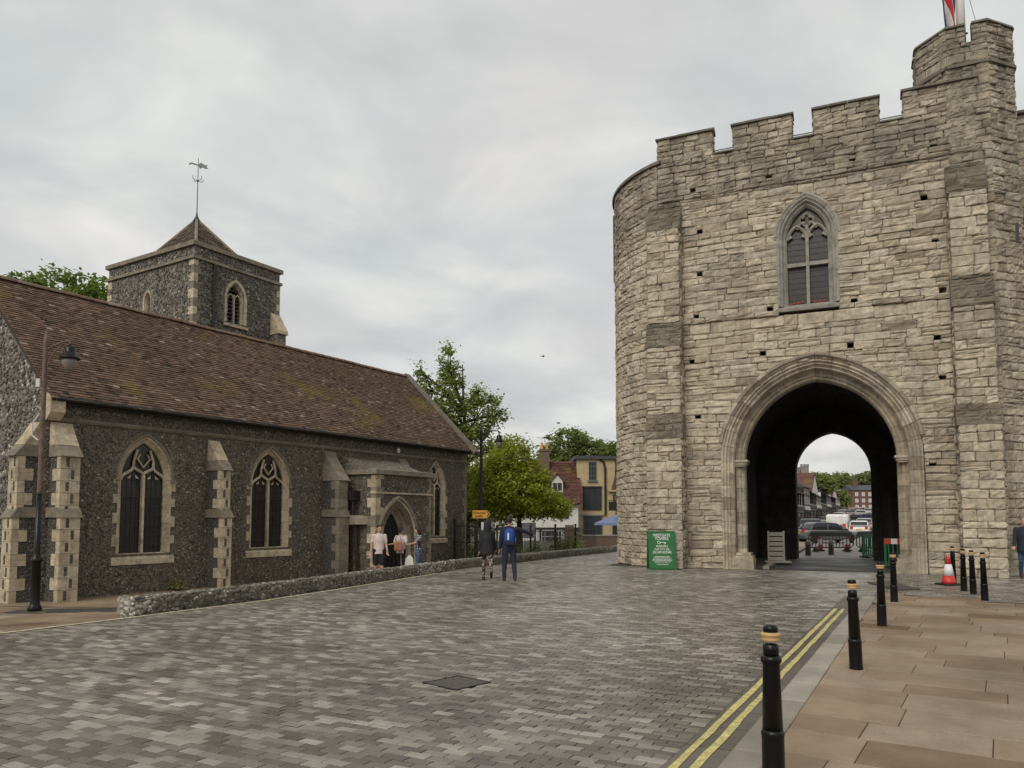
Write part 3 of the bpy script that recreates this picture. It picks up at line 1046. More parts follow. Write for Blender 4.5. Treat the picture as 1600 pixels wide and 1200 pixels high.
for i in range(nseg):
    for q in range(kk):
        q2 = (q + 1) % kk
        fs.append((i * kk + q, i * kk + q2, (i + 1) * kk + q2, (i + 1) * kk + q))
mb.add(vs, fs); mb.build('tower_coping', 'coping', gate)
core = []
for i in range(40):
    an = math.atan2(.5 - DC[1], -math.sqrt(DR ** 2 - (DC[1] - .5) ** 2)) - i * R(150) / 39
    core.append((DC[0] + (DR - .12) * math.cos(an), DC[1] + (DR - .12) * math.sin(an)))
mb = MB(); mb.prism(core, 0, 14.34, 'z')
mb.build('tower_core', 'stone_inner', gate)
# drain pipe and roof gutter on the far side of the round tower
mb = MB()
p0 = [drum(4.55, z)[0] + drum(4.55, z)[2] * .1 for z in (11.4, 12.6, 13.9, 14.2)]
mb.tube([tuple(p) for p in p0], .07, 8); mb.build('drain_pipe', 'black_matt', gate)

# buttresses: stages with sloping weatherings
def buttress(x0, x1, stages, cap, seed, spread=.0):
    zprev = 0.0
    for i, (z1, dep, wz) in enumerate(stages):
        dd = -dep
        e_ = spread * (len(stages) - 1 - i)
        X0, X1 = x0 - e_ * .3, x1 + e_
        f = planar((X0, dd, 0), (1, 0, 0), (0, -1, 0))
        mas.face(f, 0, X1 - X0, zprev, z1 - wz, seed=seed + i, ch=(.21, .36), sl=(.32, .8), mat='stone', mortar=(.035, dep - .01))
        for xx, sg in ((X0, -1), (X1, 1)):
            g = planar((xx, dd, 0), (0, 1, 0), (sg, 0, 0))
            mas.face(g, .06, dep, zprev, z1 - wz, seed=seed + 10 + i, ch=(.21, .36), sl=(.3, .6), mat='stone', mortar=(.035, .08))
        nd = -(stages[i + 1][1] if i + 1 < len(stages) else cap)
        # the weathering: sloped courses, dark with lichen
        sn_ = Vector((0, -wz, -(nd - dd) * -1)).normalized()
        sn_ = Vector((0, -wz, nd - dd)).normalized()
        def wf(u, z, dd=dd, nd=nd, X0=X0, z1=z1, wz=wz, sn_=sn_):
            f = (z - (z1 - wz)) / wz
            return Vector((X0 - .04 + u, dd - .05 + (nd - dd + .05) * f, z)), Vector((1, 0, 0)), sn_
        mas.face(wf, 0, X1 - X0 + .08, z1 - wz, z1, seed=seed + 40 + i, ch=(.17, .26), sl=(.3, .75), mat='weathering', mortar=(.03, .3), rough=.012)
        mb = MB()
        mb.hexa([(X0 - .01, dd + .02, z1 - wz), (X1 + .01, dd + .02, z1 - wz), (X1 + .01, .0, z1 - wz), (X0 - .01, .0, z1 - wz), (X0 - .01, nd + .05, z1 - .02), (X1 + .01, nd + .05, z1 - .02), (X1 + .01, .01, z1 - .02), (X0 - .01, .01, z1 - .02)])
        mb.build('weathering_core', 'weathering', gate)
        zprev = z1
buttress(1.30, 2.42, [(5.25, .78, .85), (8.45, .62, .85), (12.75, .46, 1.0)], .06, 70, .03)
buttress(10.60, 11.60, [(5.05, .80, .62), (8.95, .62, .95), (12.55, .46, 1.0)], .06, 90, .04)

# octagonal stair turret at the right corner
TC, TR = (11.30, 1.30), 1.45
tv = [Vector((TC[0] + TR * math.cos(R(22.5 + 45 * i)), TC[1] + TR * math.sin(R(22.5 + 45 * i)), 0)) for i in range(8)]
for i in range(8):
    a, b = tv[i], tv[(i + 1) % 8]
    mid = (a + b) / 2 - Vector((*TC, 0))
    n = mid.normalized()
    if n.dot(Vector((-.2, -1, 0))) < -.15 and not (n.x > .6):
        continue
    L = (b - a).length
    pl = planar(a, (b - a), n)
    lo = 0.0 if (n.x > .5 or n.y < -.5) else 14.0
    mas.face(pl, 0, L, lo, 12.6, seed=110 + i, ch=(.2, .32), sl=(.3, .6), mat='stone_mid', mortar=(.035, .2)) if lo < 12 else None
    mas.face(pl, 0, L, max(lo, 12.6), 16.05, seed=120 + i, ch=(.18, .28), sl=(.26, .55), mat='stone_dark', mortar=(.035, .2))
    mas.face(pl, 0, L, 16.05, 16.4, seed=130 + i, ch=(.18, .2), sl=(.26, .5), mat='stone_dark', mortar=(.035, .2))
    # projecting string and parapet
    o_ = n * .07
    mb = MB()
    mb.hexa([tuple(a + o_ + Vector((0, 0, 15.62))), tuple(b + o_ + Vector((0, 0, 15.62))), tuple(b - n * .1 + Vector((0, 0, 15.62))), tuple(a - n * .1 + Vector((0, 0, 15.62))),
             tuple(a + o_ + Vector((0, 0, 15.72))), tuple(b + o_ + Vector((0, 0, 15.72))), tuple(b - n * .1 + Vector((0, 0, 15.8))), tuple(a - n * .1 + Vector((0, 0, 15.8)))])
    mb.build('turret_string', 'coping', gate)
for i in range(8):
    a, b = tv[i], tv[(i + 1) % 8]
    n = ((a + b) / 2 - Vector((*TC, 0))).normalized()
    t_ = (b - a).normalized(); L = (b - a).length
    segs = [(0, L)] if i % 2 == 0 else [(0, L * .47), (L * .63, L)]
    for s0, s1 in segs:
        mb = MB()
        A = a + t_ * s0; B = a + t_ * s1
        def V(p, q, z): return tuple(p + n * q + Vector((0, 0, z)))
        mb.hexa([V(A, -.05, 16.38), V(B, -.05, 16.38), V(B, -.2, 16.38), V(A, -.2, 16.38), V(A, -.05, 16.92), V(B, -.05, 16.92), V(B, -.2, 16.92), V(A, -.2, 16.92)])
        mb.build('turret_merlon', 'stone_dark', gate)
        mas.face(planar(A, t_, n), 0, s1 - s0, 16.38, 16.92, seed=150 + i, ch=(.16, .24), sl=(.22, .5), mat='stone_dark', mortar=(.02, .2))
        mas.face(planar(B - n * .25, -t_, -n), 0, s1 - s0, 16.38, 16.92, seed=160 + i, ch=(.16, .24), sl=(.22, .5), mat='stone_dark', mortar=(.02, .1))
        mb = MB()
        mb.hexa([V(A, .06, 16.92), V(B, .06, 16.92), V(B, -.28, 16.92), V(A, -.28, 16.92), V(A, .03, 17.0), V(B, .03, 17.0), V(B, -.2, 17.04), V(A, -.2, 17.04)])
        mb.build('merlon_coping', 'coping', gate)
mb = MB()
mb.prism([(TC[0] + (TR - .12) * math.cos(R(22.5 + 45 * i)), TC[1] + (TR - .12) * math.sin(R(22.5 + 45 * i))) for i in range(8)], 0, 16.38, 'z')
mb.build('turret_core', 'stone_inner', gate)
mb = MB(); mb.box(12.36, 12.44, -.02, .06, 9.9, 10.5); mb.build('slit_window', 'glass_dark', gate)

# wall to the right of the turret
pl = planar((12.3, 1.75, 0), (1, 0, 0), (0, -1, 0))
mas.face(pl, 0, 3.2, 0, 5.2, seed=141, mat='stone_dark', ch=(.22, .34))
mas.face(pl, 0, 3.2, 5.2, 14.6, seed=142, mat='stone_mid', ch=(.22, .34))
mb = MB(); mb.box(12.3, 15.5, 2.2, 3.0, 0, 14.6); mb.build('wall_core', 'stone_inner', gate)
mb = MB(); mb.prism([(1.62, 14.6), (1.62, 14.68), (1.9, 14.8), (2.3, 14.66), (2.3, 14.6)], 12.4, 15.5, 'x'); mb.build('wall_coping', 'coping', gate)

# archway: three moulded orders of voussoirs
def orders(ar, defs, us, mat, nm='voussoir', tin=None):
    for prof, (ua, ub), steps in defs:
        for sd_ in (-1, 1):
            n_ = steps
            for i in range(n_):
                u0 = ua + (ub - ua) * i / n_; u1 = ua + (ub - ua) * (i + 1) / n_
                g = .0035
                mb = MB()
                jit = RNG.uniform(-.012, .012)
                ar.ring(mb, [(o + 0, y + jit) for o, y in prof], u0 + g * .4, u1 - g * .4, sd_, 3, 0, RNG.random())
                mb.build(nm, mat, gate)
hood = [(.68, .05), (.68, -.04), (.72, -.09), (.79, -.09), (.83, -.04), (.84, .05)]
mid_ = [(.30, .60), (.30, .26), (.34, .19), (.38, .22), (.42, .17), (.46, .10), (.50, .12), (.55, .04), (.61, .06), (.65, -.005), (.70, -.01), (.70, .60)]
inn = [(.0, 1.05), (.0, .66), (.05, .58), (.10, .62), (.14, .54), (.19, .50), (.24, .53), (.28, .45), (.34, .45), (.34, 1.05)]
orders(big, [(hood, (.13, 1), 9)], None, 'stone_mid')
orders(big, [(mid_, (0, 1), 9), (inn, (0, 1), 8)], None, 'stone')
orders(big, [([(o, y) for o, y in mid_], (-1, 0), 9), (inn, (-.92, -.02), 8)], None, 'stone', 'jamb_stone')
for sd_ in (-1, 1):
    # capital and base of the inner shaft
    x = 6.7 + sd_ * 2.5
    mb = MB()
    for z0, z1, gx_ in ((3.46, 3.52, .03), (3.52, 3.60, .07), (3.60, 3.68, .11)):
        mb.box(x - .16 - gx_, x + .16 + gx_, .42 - gx_, .9, z0, z1, 0, .5)
    mb.build('capital', 'stone_mid', gate)
    mb = MB()
    for z0, z1, gx_ in ((.0, .34, .14), (.34, .46, .10), (.46, .54, .04)):
        mb.box(x - .2 - gx_, x + .28 + gx_, .3 - gx_, .9, z0, z1, 0, .4, .012)
    mb.build('shaft_base', 'stone_mid', gate)

# passage: side walls, vault, far wall with its own arch
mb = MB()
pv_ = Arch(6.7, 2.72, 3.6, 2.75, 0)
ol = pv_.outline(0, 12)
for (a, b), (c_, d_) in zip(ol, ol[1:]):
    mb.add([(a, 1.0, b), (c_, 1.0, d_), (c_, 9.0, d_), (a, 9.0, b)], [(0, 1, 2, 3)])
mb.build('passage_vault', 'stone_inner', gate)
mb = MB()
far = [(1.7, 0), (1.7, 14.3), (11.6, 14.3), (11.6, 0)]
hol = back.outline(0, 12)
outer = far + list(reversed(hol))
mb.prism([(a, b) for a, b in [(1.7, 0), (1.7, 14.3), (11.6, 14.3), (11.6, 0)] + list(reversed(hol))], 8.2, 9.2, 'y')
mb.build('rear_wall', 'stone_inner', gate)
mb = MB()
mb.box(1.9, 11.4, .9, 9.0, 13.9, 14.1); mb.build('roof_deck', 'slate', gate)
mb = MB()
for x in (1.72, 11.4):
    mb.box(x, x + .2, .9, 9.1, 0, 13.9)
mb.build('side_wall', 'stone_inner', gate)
# hand rail on the roof seen through the crenels, and a pale hatch roof
mb = MB()
mb.tube([(2.2, 1.2, 15.05), (11.0, 1.2, 15.05)], .02, 6)
for x in (3.4, 6.5, 9.6):
    mb.tube([(x, 1.2, 14.1), (x, 1.2, 15.05)], .02, 6)
mb.build('roof_rail', 'grey_metal', gate)
mb = MB(); mb.hexa([(3.0, 1.4, 14.1), (4.9, 1.4, 14.1), (4.9, 3.4, 14.1), (3.0, 3.4, 14.1), (3.0, 1.4, 14.78), (4.9, 1.4, 14.78), (4.9, 3.4, 15.3), (3.0, 3.4, 15.3)]); mb.build('roof_light', 'grey_metal', gate)

# first floor window: hood, frame, tracery, leaded panes
mb = MB(); wina.full(mb, [(.24, .06), (.24, -.015), (.28, -.04), (.34, -.02), (.34, .06)], 8, jamb=False); mb.build('window_hood', 'frame_grey', gate)
mb = MB(); wina.full(mb, [(-.07, .5), (-.07, .20), (-.01, .12), (.03, .14), (.09, .03), (.13, .045), (.18, -.012), (.255, -.012), (.255, .5)], 8); mb.build('window_frame', 'frame_grey', gate)
mb = MB(); mb.prism([(-.045, 8.52), (-.045, 8.62), (.16, 8.76), (.5, 8.76), (.5, 8.52)], 5.6, 7.48, 'x'); mb.build('window_sill', 'frame_grey', gate)
mb = MB()
mb.box(6.49, 6.59, .16, .34, 8.7, 11.15)
mb.box(5.9, 7.18, .17, .33, 10.05, 10.17)
sub = [Arch(6.54 - .315, .245, 10.98, .40, 10.9), Arch(6.54 + .315, .245, 10.98, .40, 10.9)]
for a_ in sub:
    a_.full(mb, [(-.0, .32), (-.0, .2), (.04, .16), (.085, .2), (.085, .32)], 6, jamb=False)
    for sd_ in (-1, 1):
        mb.add([(a_.cx + sd_ * .245, .2, 11.02), (a_.cx + sd_ * .13, .2, 11.07), (a_.cx + sd_ * .235, .2, 11.2), (a_.cx + sd_ * .245, .3, 11.02), (a_.cx + sd_ * .13, .3, 11.07), (a_.cx + sd_ * .235, .3, 11.2)], [(0, 1, 2), (3, 5, 4), (0, 3, 4, 1), (1, 4, 5, 2)])
# quatrefoil at the head
q0 = (6.54, 11.62)
for k in range(4):
    an = R(90 * k)
    cx_, cz_ = q0[0] + .1 * math.cos(an), q0[1] + .1 * math.sin(an)
    arc = []
    for i in range(9):
        th = an + R(-115 + i * 230 / 8)
        arc.append((cx_ + .115 * math.cos(th), .24, cz_ + .115 * math.sin(th)))
    mb.tube(arc, .032, 6)
mb.tube([(6.54 - .30, .25, 11.32), (6.54 - .20, .25, 11.52)], .05, 6)
mb.tube([(6.54 + .30, .25, 11.32), (6.54 + .20, .25, 11.52)], .05, 6)
mb.tube([(6.54, .25, 11.1), (6.54, .25, 11.44)], .06, 6)
mb.build('window_tracery', 'frame_grey', gate)
mb = MB(); ol = wina.outline(-.02, 10); mb.prism(ol, .33, .35, 'y'); mb.build('window_glass', 'glass_dark', gate)
mb = MB()
for i in range(1, 13):
    z = 8.76 + i * .19
    mb.box(5.9, 7.18, .318, .33, z - .008, z + .008)
for x in (6.03, 6.16, 6.29, 6.42, 6.66, 6.79, 6.92, 7.05):
    mb.box(x - .006, x + .006, .319, .329, 8.76, 11.2)
mb.build('window_lead', 'lead', gate)
mb = MB()
for i in range(9):
    x = 5.95 + i * .135
    if abs(x - 6.54) > .06:
        mb.sphere((x, .27, 8.84 + RNG.uniform(-.02, .03)), .035, seg=7, rings=5)
fl = mb.build('flower_box', 'red', gate)

mas.finish(gate, GW)

# flag on its pole
fp = thing('flagpole', 'tall white flagpole standing on the corner turret of the gatehouse', 'flagpole', (GW @ Vector((TC[0] - .08, TC[1] - .95, 16.3))).to_tuple())
mb = MB(); mb.tube([(0, 0, 0), (0, 0, 3.0)], [.13, .115], 12); mb.build('pole', 'white', fp, smooth=True)
mb = MB(); mb.tube([(-.2, 0, .62), (.2, 0, .62)], .03, 6); mb.tube([(0.1, 0, 1.1), (.10, 0, 3)], .008, 5); mb.tube([(.05, .0, 2.9), (.8, .3, .6)], .008, 5); mb.build('halyard', 'black_matt', fp)
fg = thing('flag', 'limp red, white and blue flag hanging from the turret flagpole', 'flag', fp.location)
def flagpart(name, mat, f0, f1, zof=0):
    mb = MB(); vs = []
    n_, m_ = 14, 10
    for i in range(n_ + 1):
        for j in range(m_ + 1):
            u = f0(i / n_) + (f1(i / n_) - f0(i / n_)) * j / m_
            v = i / n_
            x = -.08 - .5 * u * (1 - .25 * v) - .08 * v
            y = .12 * math.sin(u * 9 + v * 2) * (.3 + u) - zof
            z = 2.9 - 2.1 * v - .35 * u
            vs.append((x, y, z))
    fs = [(i * (m_ + 1) + j, i * (m_ + 1) + j + 1, (i + 1) * (m_ + 1) + j + 1, (i + 1) * (m_ + 1) + j) for i in range(n_) for j in range(m_)]
    mb.add(vs, fs, 0, .5); mb.build(name, mat, fg, smooth=True)
flagpart('field', 'flag_blue', lambda v: 0, lambda v: 1)
flagpart('white_stripe', 'flag_white', lambda v: max(0, .75 - v * .95), lambda v: min(1, max(0.05, 1.25 - v * .75)), .008)
flagpart('red_stripe', 'flag_red', lambda v: max(0, .86 - v * .85), lambda v: max(.02, min(1, 1.05 - v * .8)), .016)
# ================================================================== the church
CO = Vector((-10.62, 18.65, 0)); CA = R(58.2)
ch_ = thing('church', 'long low flint church with a clay tile roof and pointed stone windows', 'church', CO, CA)
CW = Matrix.Translation(CO) @ Matrix.Rotation(CA, 4, 'Z')
ZB, ZE, XW, XE = -.24, 4.62, -.75, 16.45
YR, ZR = 3.4, 8.1
wins = [Arch(1.83, .62, 2.72, 1.0, .78), Arch(5.97, .62, 2.72, 1.0, .80), Arch(14.34, .5, 2.85, .98, .98)]
def wall_with_holes(name, outer, holes_, mat, parent, to3):
    polys = [[Vector((a, b, 0)) for a, b in outer]] + [[Vector((a, b, 0)) for a, b in h] for h in holes_]
    flat = [p for q in polys for p in q]
    tri = tessellate_polygon(polys)
    mb = MB(); mb.add([to3(p.x, p.y) for p in flat], [tuple(t_) for t_ in tri], 0, .5)
    return mb.build(name, mat, parent)
wall_with_holes('south_wall', [(XW, ZB), (XE, ZB), (XE, ZE), (XW, ZE)], [a.outline(.12, 10) for a in wins], 'flint', ch_, lambda a, b: (a, 0.0, b))
# geometric flints standing proud of the wall face
def flints(name, n, x0, x1, z0, z1, to3, avoid, mat, parent, size=(.022, .05), seed=1):
    r_ = random.Random(seed)
    mb = MB()
    for i in range(n):
        x, z = r_.uniform(x0, x1), r_.uniform(z0, z1)
        if avoid(x, z):
            continue
        a = r_.uniform(*size); b = a * r_.uniform(.6, .95); h = a * r_.uniform(.25, .5)
        th = r_.uniform(0, 3.14); cs, sn = math.cos(th), math.sin(th)
        k = 6
        pts = []
        for q in range(k):
            an = 2 * math.pi * q / k; rr = r_.uniform(.75, 1.1)
            u, v = a * rr * math.cos(an), b * rr * math.sin(an)
            pts.append((x + u * cs - v * sn, z + u * sn + v * cs))
        vs = [to3(p[0], p[1], -.004) for p in pts] + [to3(x + (p[0] - x) * .6, z + (p[1] - z) * .6, h) for p in pts]
        fs = [(q, (q + 1) % k, (q + 1) % k + k, q + k) for q in range(k)] + [tuple(range(k, 2 * k))]
        mb.add(vs, fs, 0, r_.random())
    return mb.build(name, mat, parent, kind='stuff')
t = NT('flint_cobble')
fc = t.ramp(t.attr(), [(0, (.04, .034, .028)), (.4, (.075, .065, .053)), (.7, (.12, .105, .086)), (.9, (.17, .15, .122)), (.98, (.28, .255, .21)), (1, (.46, .43, .37))])
t.col(t.mix(1.0, fc, t.ramp(t.noise(45, 3), [(.3, .7), (.7, 1.3)]), 'MULTIPLY')); t.rough(.42); t.bump(t.noise(60, 3), .4, .01)
M['cobble'] = t.m
def av_s(x, z):
    for a in wins:
        if abs(x - a.cx) < max(a.half(z, .3), .0) and z > .5: return True
        if abs(x - a.cx) < a.a + .28 and .5 < z < a.z0 + .05: return True
    return False
flints('flint_cobbles', 14500, XW + .05, XE - .05, ZB, 4.0, lambda a, b, h: (a, -h, b), av_s, 'cobble', ch_, seed=3)
flints('flint_cobbles', 2200, XW + .05, XE - .05, 4.15, ZE - .1, lambda a, b, h: (a, -h, b), av_s, 'cobble', ch_, seed=4)
# west gable wall with its window
gw = Arch(3.35, 1.1, 2.4, 1.5, .95)
wall_with_holes('west_gable_wall', [(0, ZB), (0, ZE), (YR, ZR - .12), (2 * YR, ZE), (2 * YR, ZB)], [gw.outline(.12, 10)], 'flint_gable', ch_, lambda a, b: (XW, a, b))
flints('flint_cobbles', 5200, 0.05, 4.6, ZB, 8.0, lambda a, b, h: (XW - h, a, b), lambda x, z: z > 4.55 + x * (ZR - 4.7) / YR or abs(x - gw.cx) < gw.half(z, .3), 'cobble', ch_, size=(.035, .08), seed=5)
pw = lambda v: (XW + v[1], v[0], v[2])
mb = MB(); gw.full(mb, [(0, .4), (0, .12), (.06, .03), (.16, -.03), (.22, -.03), (.22, .4)], 8, place=pw); mb.build('window_frame', 'dressed', ch_)
mb = MB(); mb.prism(gw.outline(.02), XW + .2, XW + .22, 'x'); mb.build('window_glass', 'glass_dark', ch_)
mb = MB(); mb.prism([(XW - .08, .72), (XW - .08, .84), (XW + .2, .97), (XW + .3, .97), (XW + .3, .72)], 2.0, 4.7, 'y'); mb.build('window_sill', 'dressed', ch_)
# east and north walls
wall_with_holes('east_gable_wall', [(0, ZB), (0, ZE), (YR, ZR - .1), (2 * YR, ZE), (2 * YR, ZB)], [], 'flint', ch_, lambda a, b: (XE, a, b))
wall_with_holes('north_wall', [(XW, ZB), (XE, ZB), (XE, ZE), (XW, ZE)], [], 'flint', ch_, lambda a, b: (a, 2 * YR, b))

# windows -------------------------------------------------------------
def church_window(a, two=True):
    pr = [(-.02, .26), (-.02, .10), (.015, .06), (.04, .07), (.07, .02), (.09, -.015), (.135, -.02), (.135, .26)]
    for sd_ in (-1, 1):
        for u0, u1, n_ in ((-1, 0, 5), (0, 1, 4)):
            for i in range(n_):
                mb = MB()
                a.ring(mb, pr, u0 + (u1 - u0) * i / n_ + .002, u0 + (u1 - u0) * (i + 1) / n_ - .002, sd_, 1 if u0 < 0 else 3, 0, RNG.random())
                mb.build('frame_stone', 'dressed', ch_)
        # quoins stepping into the flint
        z = a.z0
        k = 0
        while z < a.zs - .1:
            h = RNG.uniform(.2, .3)
            wq = .12 if k % 2 else .05
            if wq > .1:
                mb = MB()
                x0, x1 = a.cx + sd_ * (a.a + .13), a.cx + sd_ * (a.a + .135 + wq)
                mb.box(min(x0, x1), max(x0, x1), -.022, .1, z, min(z + h, a.zs - .02), 0, None, .004); mb.build('quoin', 'dressed', ch_)
            z += h; k += 1
    mb = MB(); a.full(mb, [(.13, .05), (.13, -.04), (.155, -.07), (.19, -.05), (.19, .05)], 8, jamb=False)
    for sd_ in (-1, 1):
        x = a.cx + sd_ * (a.a + .16)
        mb.box(x - .06, x + .06, -.08, .05, a.zs - .06, a.zs + .01)
    mb.build('hood_mould', 'dressed_dark', ch_)
    mb = MB(); mb.prism([(-.05, a.z0 - .27), (-.05, a.z0 - .12), (.08, a.z0 + .02), (.2, a.z0 + .02), (.2, a.z0 - .27)], a.cx - a.a - .26, a.cx + a.a + .26, 'x'); mb.build('window_sill', 'dressed', ch_)
    mb = MB(); mb.prism(a.outline(.0), .165, .18, 'y'); mb.build('window_glass', 'glass_dark', ch_)
    # stone tracery: mullion, two ogee headed lights and an eye between them
    mb = MB()
    ty_ = .10
    mb.box(a.cx - .033, a.cx + .033, .06, .16, a.z0, a.zs + .12)
    zap = a.zs + a.h * .36                              # point of each light
    for sd_ in (-1, 1):
        xa = a.cx + sd_ * a.a * .45
        def ogee(x0, z0, x1, z1, n=9, k=1):
            pts = []
            for i in range(n + 1):
                f = i / n
                w_ = f + .16 * math.sin(2 * math.pi * f) * k
                pts.append((x0 + (x1 - x0) * w_, ty_, z0 + (z1 - z0) * f))
            return pts
        mb.tube(ogee(a.cx, a.zs + .10, xa, zap, k=-1), .04, 6)
        xj = a.cx + sd_ * (a.half(a.zs + .04) - .01)
        mb.tube(ogee(xj, a.zs - .02, xa, zap, k=-1), .04, 6)
        # from the point of the light up round the eye to the arch
        ze = a.zs + a.h * .78
        mb.tube([(xa, ty_, zap), (xa + sd_ * .0, ty_, zap + .10), (xa - sd_ * .03, ty_, zap + .2), (xa - sd_ * .10, ty_, ze)], .036, 6)
        for q in (0, 1):                                # cusps
            x0_ = xa + (1 if q else -1) * a.a * .2
            mb.add([(x0_ - .05, ty_ + .01, a.zs + .02), (x0_ + .05, ty_ + .01, a.zs + .02), (xa + (x0_ - xa) * .45, ty_ + .01, a.zs + .12)], [(0, 1, 2)])
    zc = zap + .16
    mb.tube([(a.cx - a.a * .16, ty_, zc + .14), (a.cx - a.a * .28, ty_, zc + .02), (a.cx - a.a * .12, ty_, zc - .1), (a.cx, ty_, zc - .2), (a.cx + a.a * .12, ty_, zc - .1), (a.cx + a.a * .28, ty_, zc + .02), (a.cx + a.a * .16, ty_, zc + .14)], .024, 6)
    mb.build('tracery', 'dressed', ch_)
    mb = MB()
    zz = a.z0 + .24
    while zz < a.zs + .5:
        hw = a.half(zz) - .01
        mb.box(a.cx - hw, a.cx + hw, .13, .165, zz - .013, zz + .013); zz += .25
    for i in range(-4, 5):
        x = a.cx + i * a.a / 4.5
        if i: mb.box(x - .005, x + .005, .15, .164, a.z0, a.zs + .3 - abs(i) * .05)
    mb.build('leading', 'lead', ch_)
    mb = MB()
    for i in range(-6, 7):                              # diamond quarries
        for s2 in (-1, 1):
            x0 = a.cx + i * .11
            zz = a.z0 + .02
            while zz < a.zs - .7:
                x1 = x0 + s2 * .11
                if abs(x0 - a.cx) < a.a - .02 and abs(x1 - a.cx) < a.a - .02:
                    mb.tube([(x0, .155, zz), (x1, .155, zz + .12), (x0, .155, zz + .24)], .004, 3, cap=False)
                zz += .24
    mb.build('quarry_leading', 'lead', ch_, kind='stuff')
for a in wins:
    church_window(a)

# string course and eaves
mb = MB()
x = XW
while x < XE:
    L = min(RNG.uniform(.7, 1.2), XE - x)
    mb.prism([(.02, 4.0), (-.05, 4.02), (-.09, 4.07), (-.02, 4.13), (.02, 4.13)], x + .003, x + L - .003, 'x')
    x += L
mb.build('string_course', 'dressed_dark', ch_)
mb = MB(); mb.box(XW + .02, XE, -.24, .05, ZE - .12, ZE - .06); mb.box(XW + .02, XE, -.2, -.17, ZE - .2, ZE - .06); mb.build('eaves_board', 'timber_black', ch_)
mb = MB()
mb.tube([(XW + .1, -.30, ZE - .1), (XE - .1, -.30, ZE - .1)], .055, 8); mb.build('gutter', 'black_matt', ch_)
# kneeler stone at the corner
mb = MB(); mb.prism([(-.3, ZE - .42), (-.3, ZE - .05), (.05, ZE + .12), (.05, ZE - .6), (-.1, ZE - .6)], XW - .04, XW + .3, 'x'); mb.build('kneeler', 'dressed', ch_)
mb = MB(); mb.lathe([(.0001, -.09), (.06, -.09), (.075, .02), (.05, .07), (.02, .1)], 10, (11.9, -.1, ZE - .38)); mb.build('flood_lamp', 'white', ch_)

# tiled roof
roof = bpy.data.objects.new('roof', None); C.objects.link(roof); roof.parent = ch_
Y0, Z0 = -.34, 4.50
sl = Vector((0, YR - Y0, ZR - Z0)); SLn = sl.length; su = sl / SLn; sn = Vector((0, -su.z, su.y))
def sag(x, s):
    return .045 * mnoise.noise(Vector((x * .22, s * .4, 1))) + .018 * mnoise.noise(Vector((x * .9, s * 1.3, 4)))
mb = MB()
rt = random.Random(9)
gauge = .105; tw = .168
rows = int(SLn / gauge)
for r_ in range(rows):
    s0 = r_ * gauge
    x = XW - .06 - (tw / 2 if r_ % 2 else 0)
    while x < XE:
        xa, xb = max(x, XW - .06) + .002, min(x + tw, XE + .02) - .002
        x += tw
        if xb - xa < .03: continue
        e_ = rt.uniform(-.008, .008); lf = rt.uniform(.0, .009); tlt = rt.uniform(-.006, .006)
        def P(xx, s, h):
            q = Vector((xx, Y0, Z0)) + su * s + sn * (h + sag(xx, s))
            return tuple(q)
        top = s0 + gauge + .035
        v = [P(xa, s0 + e_, .004 + lf), P(xb, s0 + e_, .004 + lf), P(xa, s0 + e_, .026 + lf - tlt), P(xb, s0 + e_, .026 + lf + tlt), P(xa, top, .008), P(xb, top, .008)]
        tint = min(1, max(0, rt.gauss(.45, .2))) if rt.random() > .03 else rt.uniform(.9, 1)
        mb.add(v, [(0, 1, 3, 2), (2, 3, 5, 4), (0, 2, 4), (1, 5, 3)], 0, tint)
mb.build('roof_tiles', 'tile', roof, kind='stuff')
mb = MB()
nxs = 30
vs = []
for i in range(nxs + 1):
    for s in (0.02, SLn * .33, SLn * .66, SLn):
        xx = XW - .04 + (XE - XW + .04) * i / nxs
        vs.append(tuple(Vector((xx, Y0, Z0)) + su * s + sn * (sag(xx, s) - .012)))
mb.add(vs, [(i * 4 + j, (i + 1) * 4 + j, (i + 1) * 4 + j + 1, i * 4 + j + 1) for i in range(nxs) for j in range(3)])
mb.add([(XW - .04, YR, ZR - .02), (XE, YR, ZR - .02), (XE, 2 * YR + .34, Z0), (XW - .04, 2 * YR + .34, Z0)], [(0, 1, 2, 3)])
mb.build('roof_deck', 'tile_edge', roof)
x = XW - .06
while x < XE:
    L = min(.42, XE - x + .02)
    mb = MB(); k = 8; vs = []
    for xx in (x + .004, x + L - .004):
        for i in range(k + 1):
            an = math.pi * i / k
            vs.append((xx, YR + .13 * math.cos(an), ZR - .03 + sag(xx, SLn) + .11 * math.sin(an) + (.012 if xx > x + .1 else 0)))
    mb.add(vs, [(i, i + 1, i + k + 2, i + k + 1) for i in range(k)], 0, RNG.uniform(.7, 1))
    mb.build('ridge_tile', 'tile', roof)
    x += L
# coping stones up the east gable
for s0 in np.arange(-.1, SLn + .05, .62):
    s1 = min(s0 + .61, SLn + .1)
    mb = MB()
    p = Vector((XE - .02, Y0, Z0))
    A, B = p + su * s0, p + su * s1
    mb.hexa([tuple(A + sn * -.1), tuple(A + sn * -.1 + Vector((.38, 0, 0))), tuple(B + sn * -.1 + Vector((.38, 0, 0))), tuple(B + sn * -.1),
             tuple(A + sn * .13), tuple(A + sn * .1 + Vector((.38, 0, 0))), tuple(B + sn * .1 + Vector((.38, 0, 0))), tuple(B + sn * .13)])
    mb.build('gable_coping', 'coping', ch_)
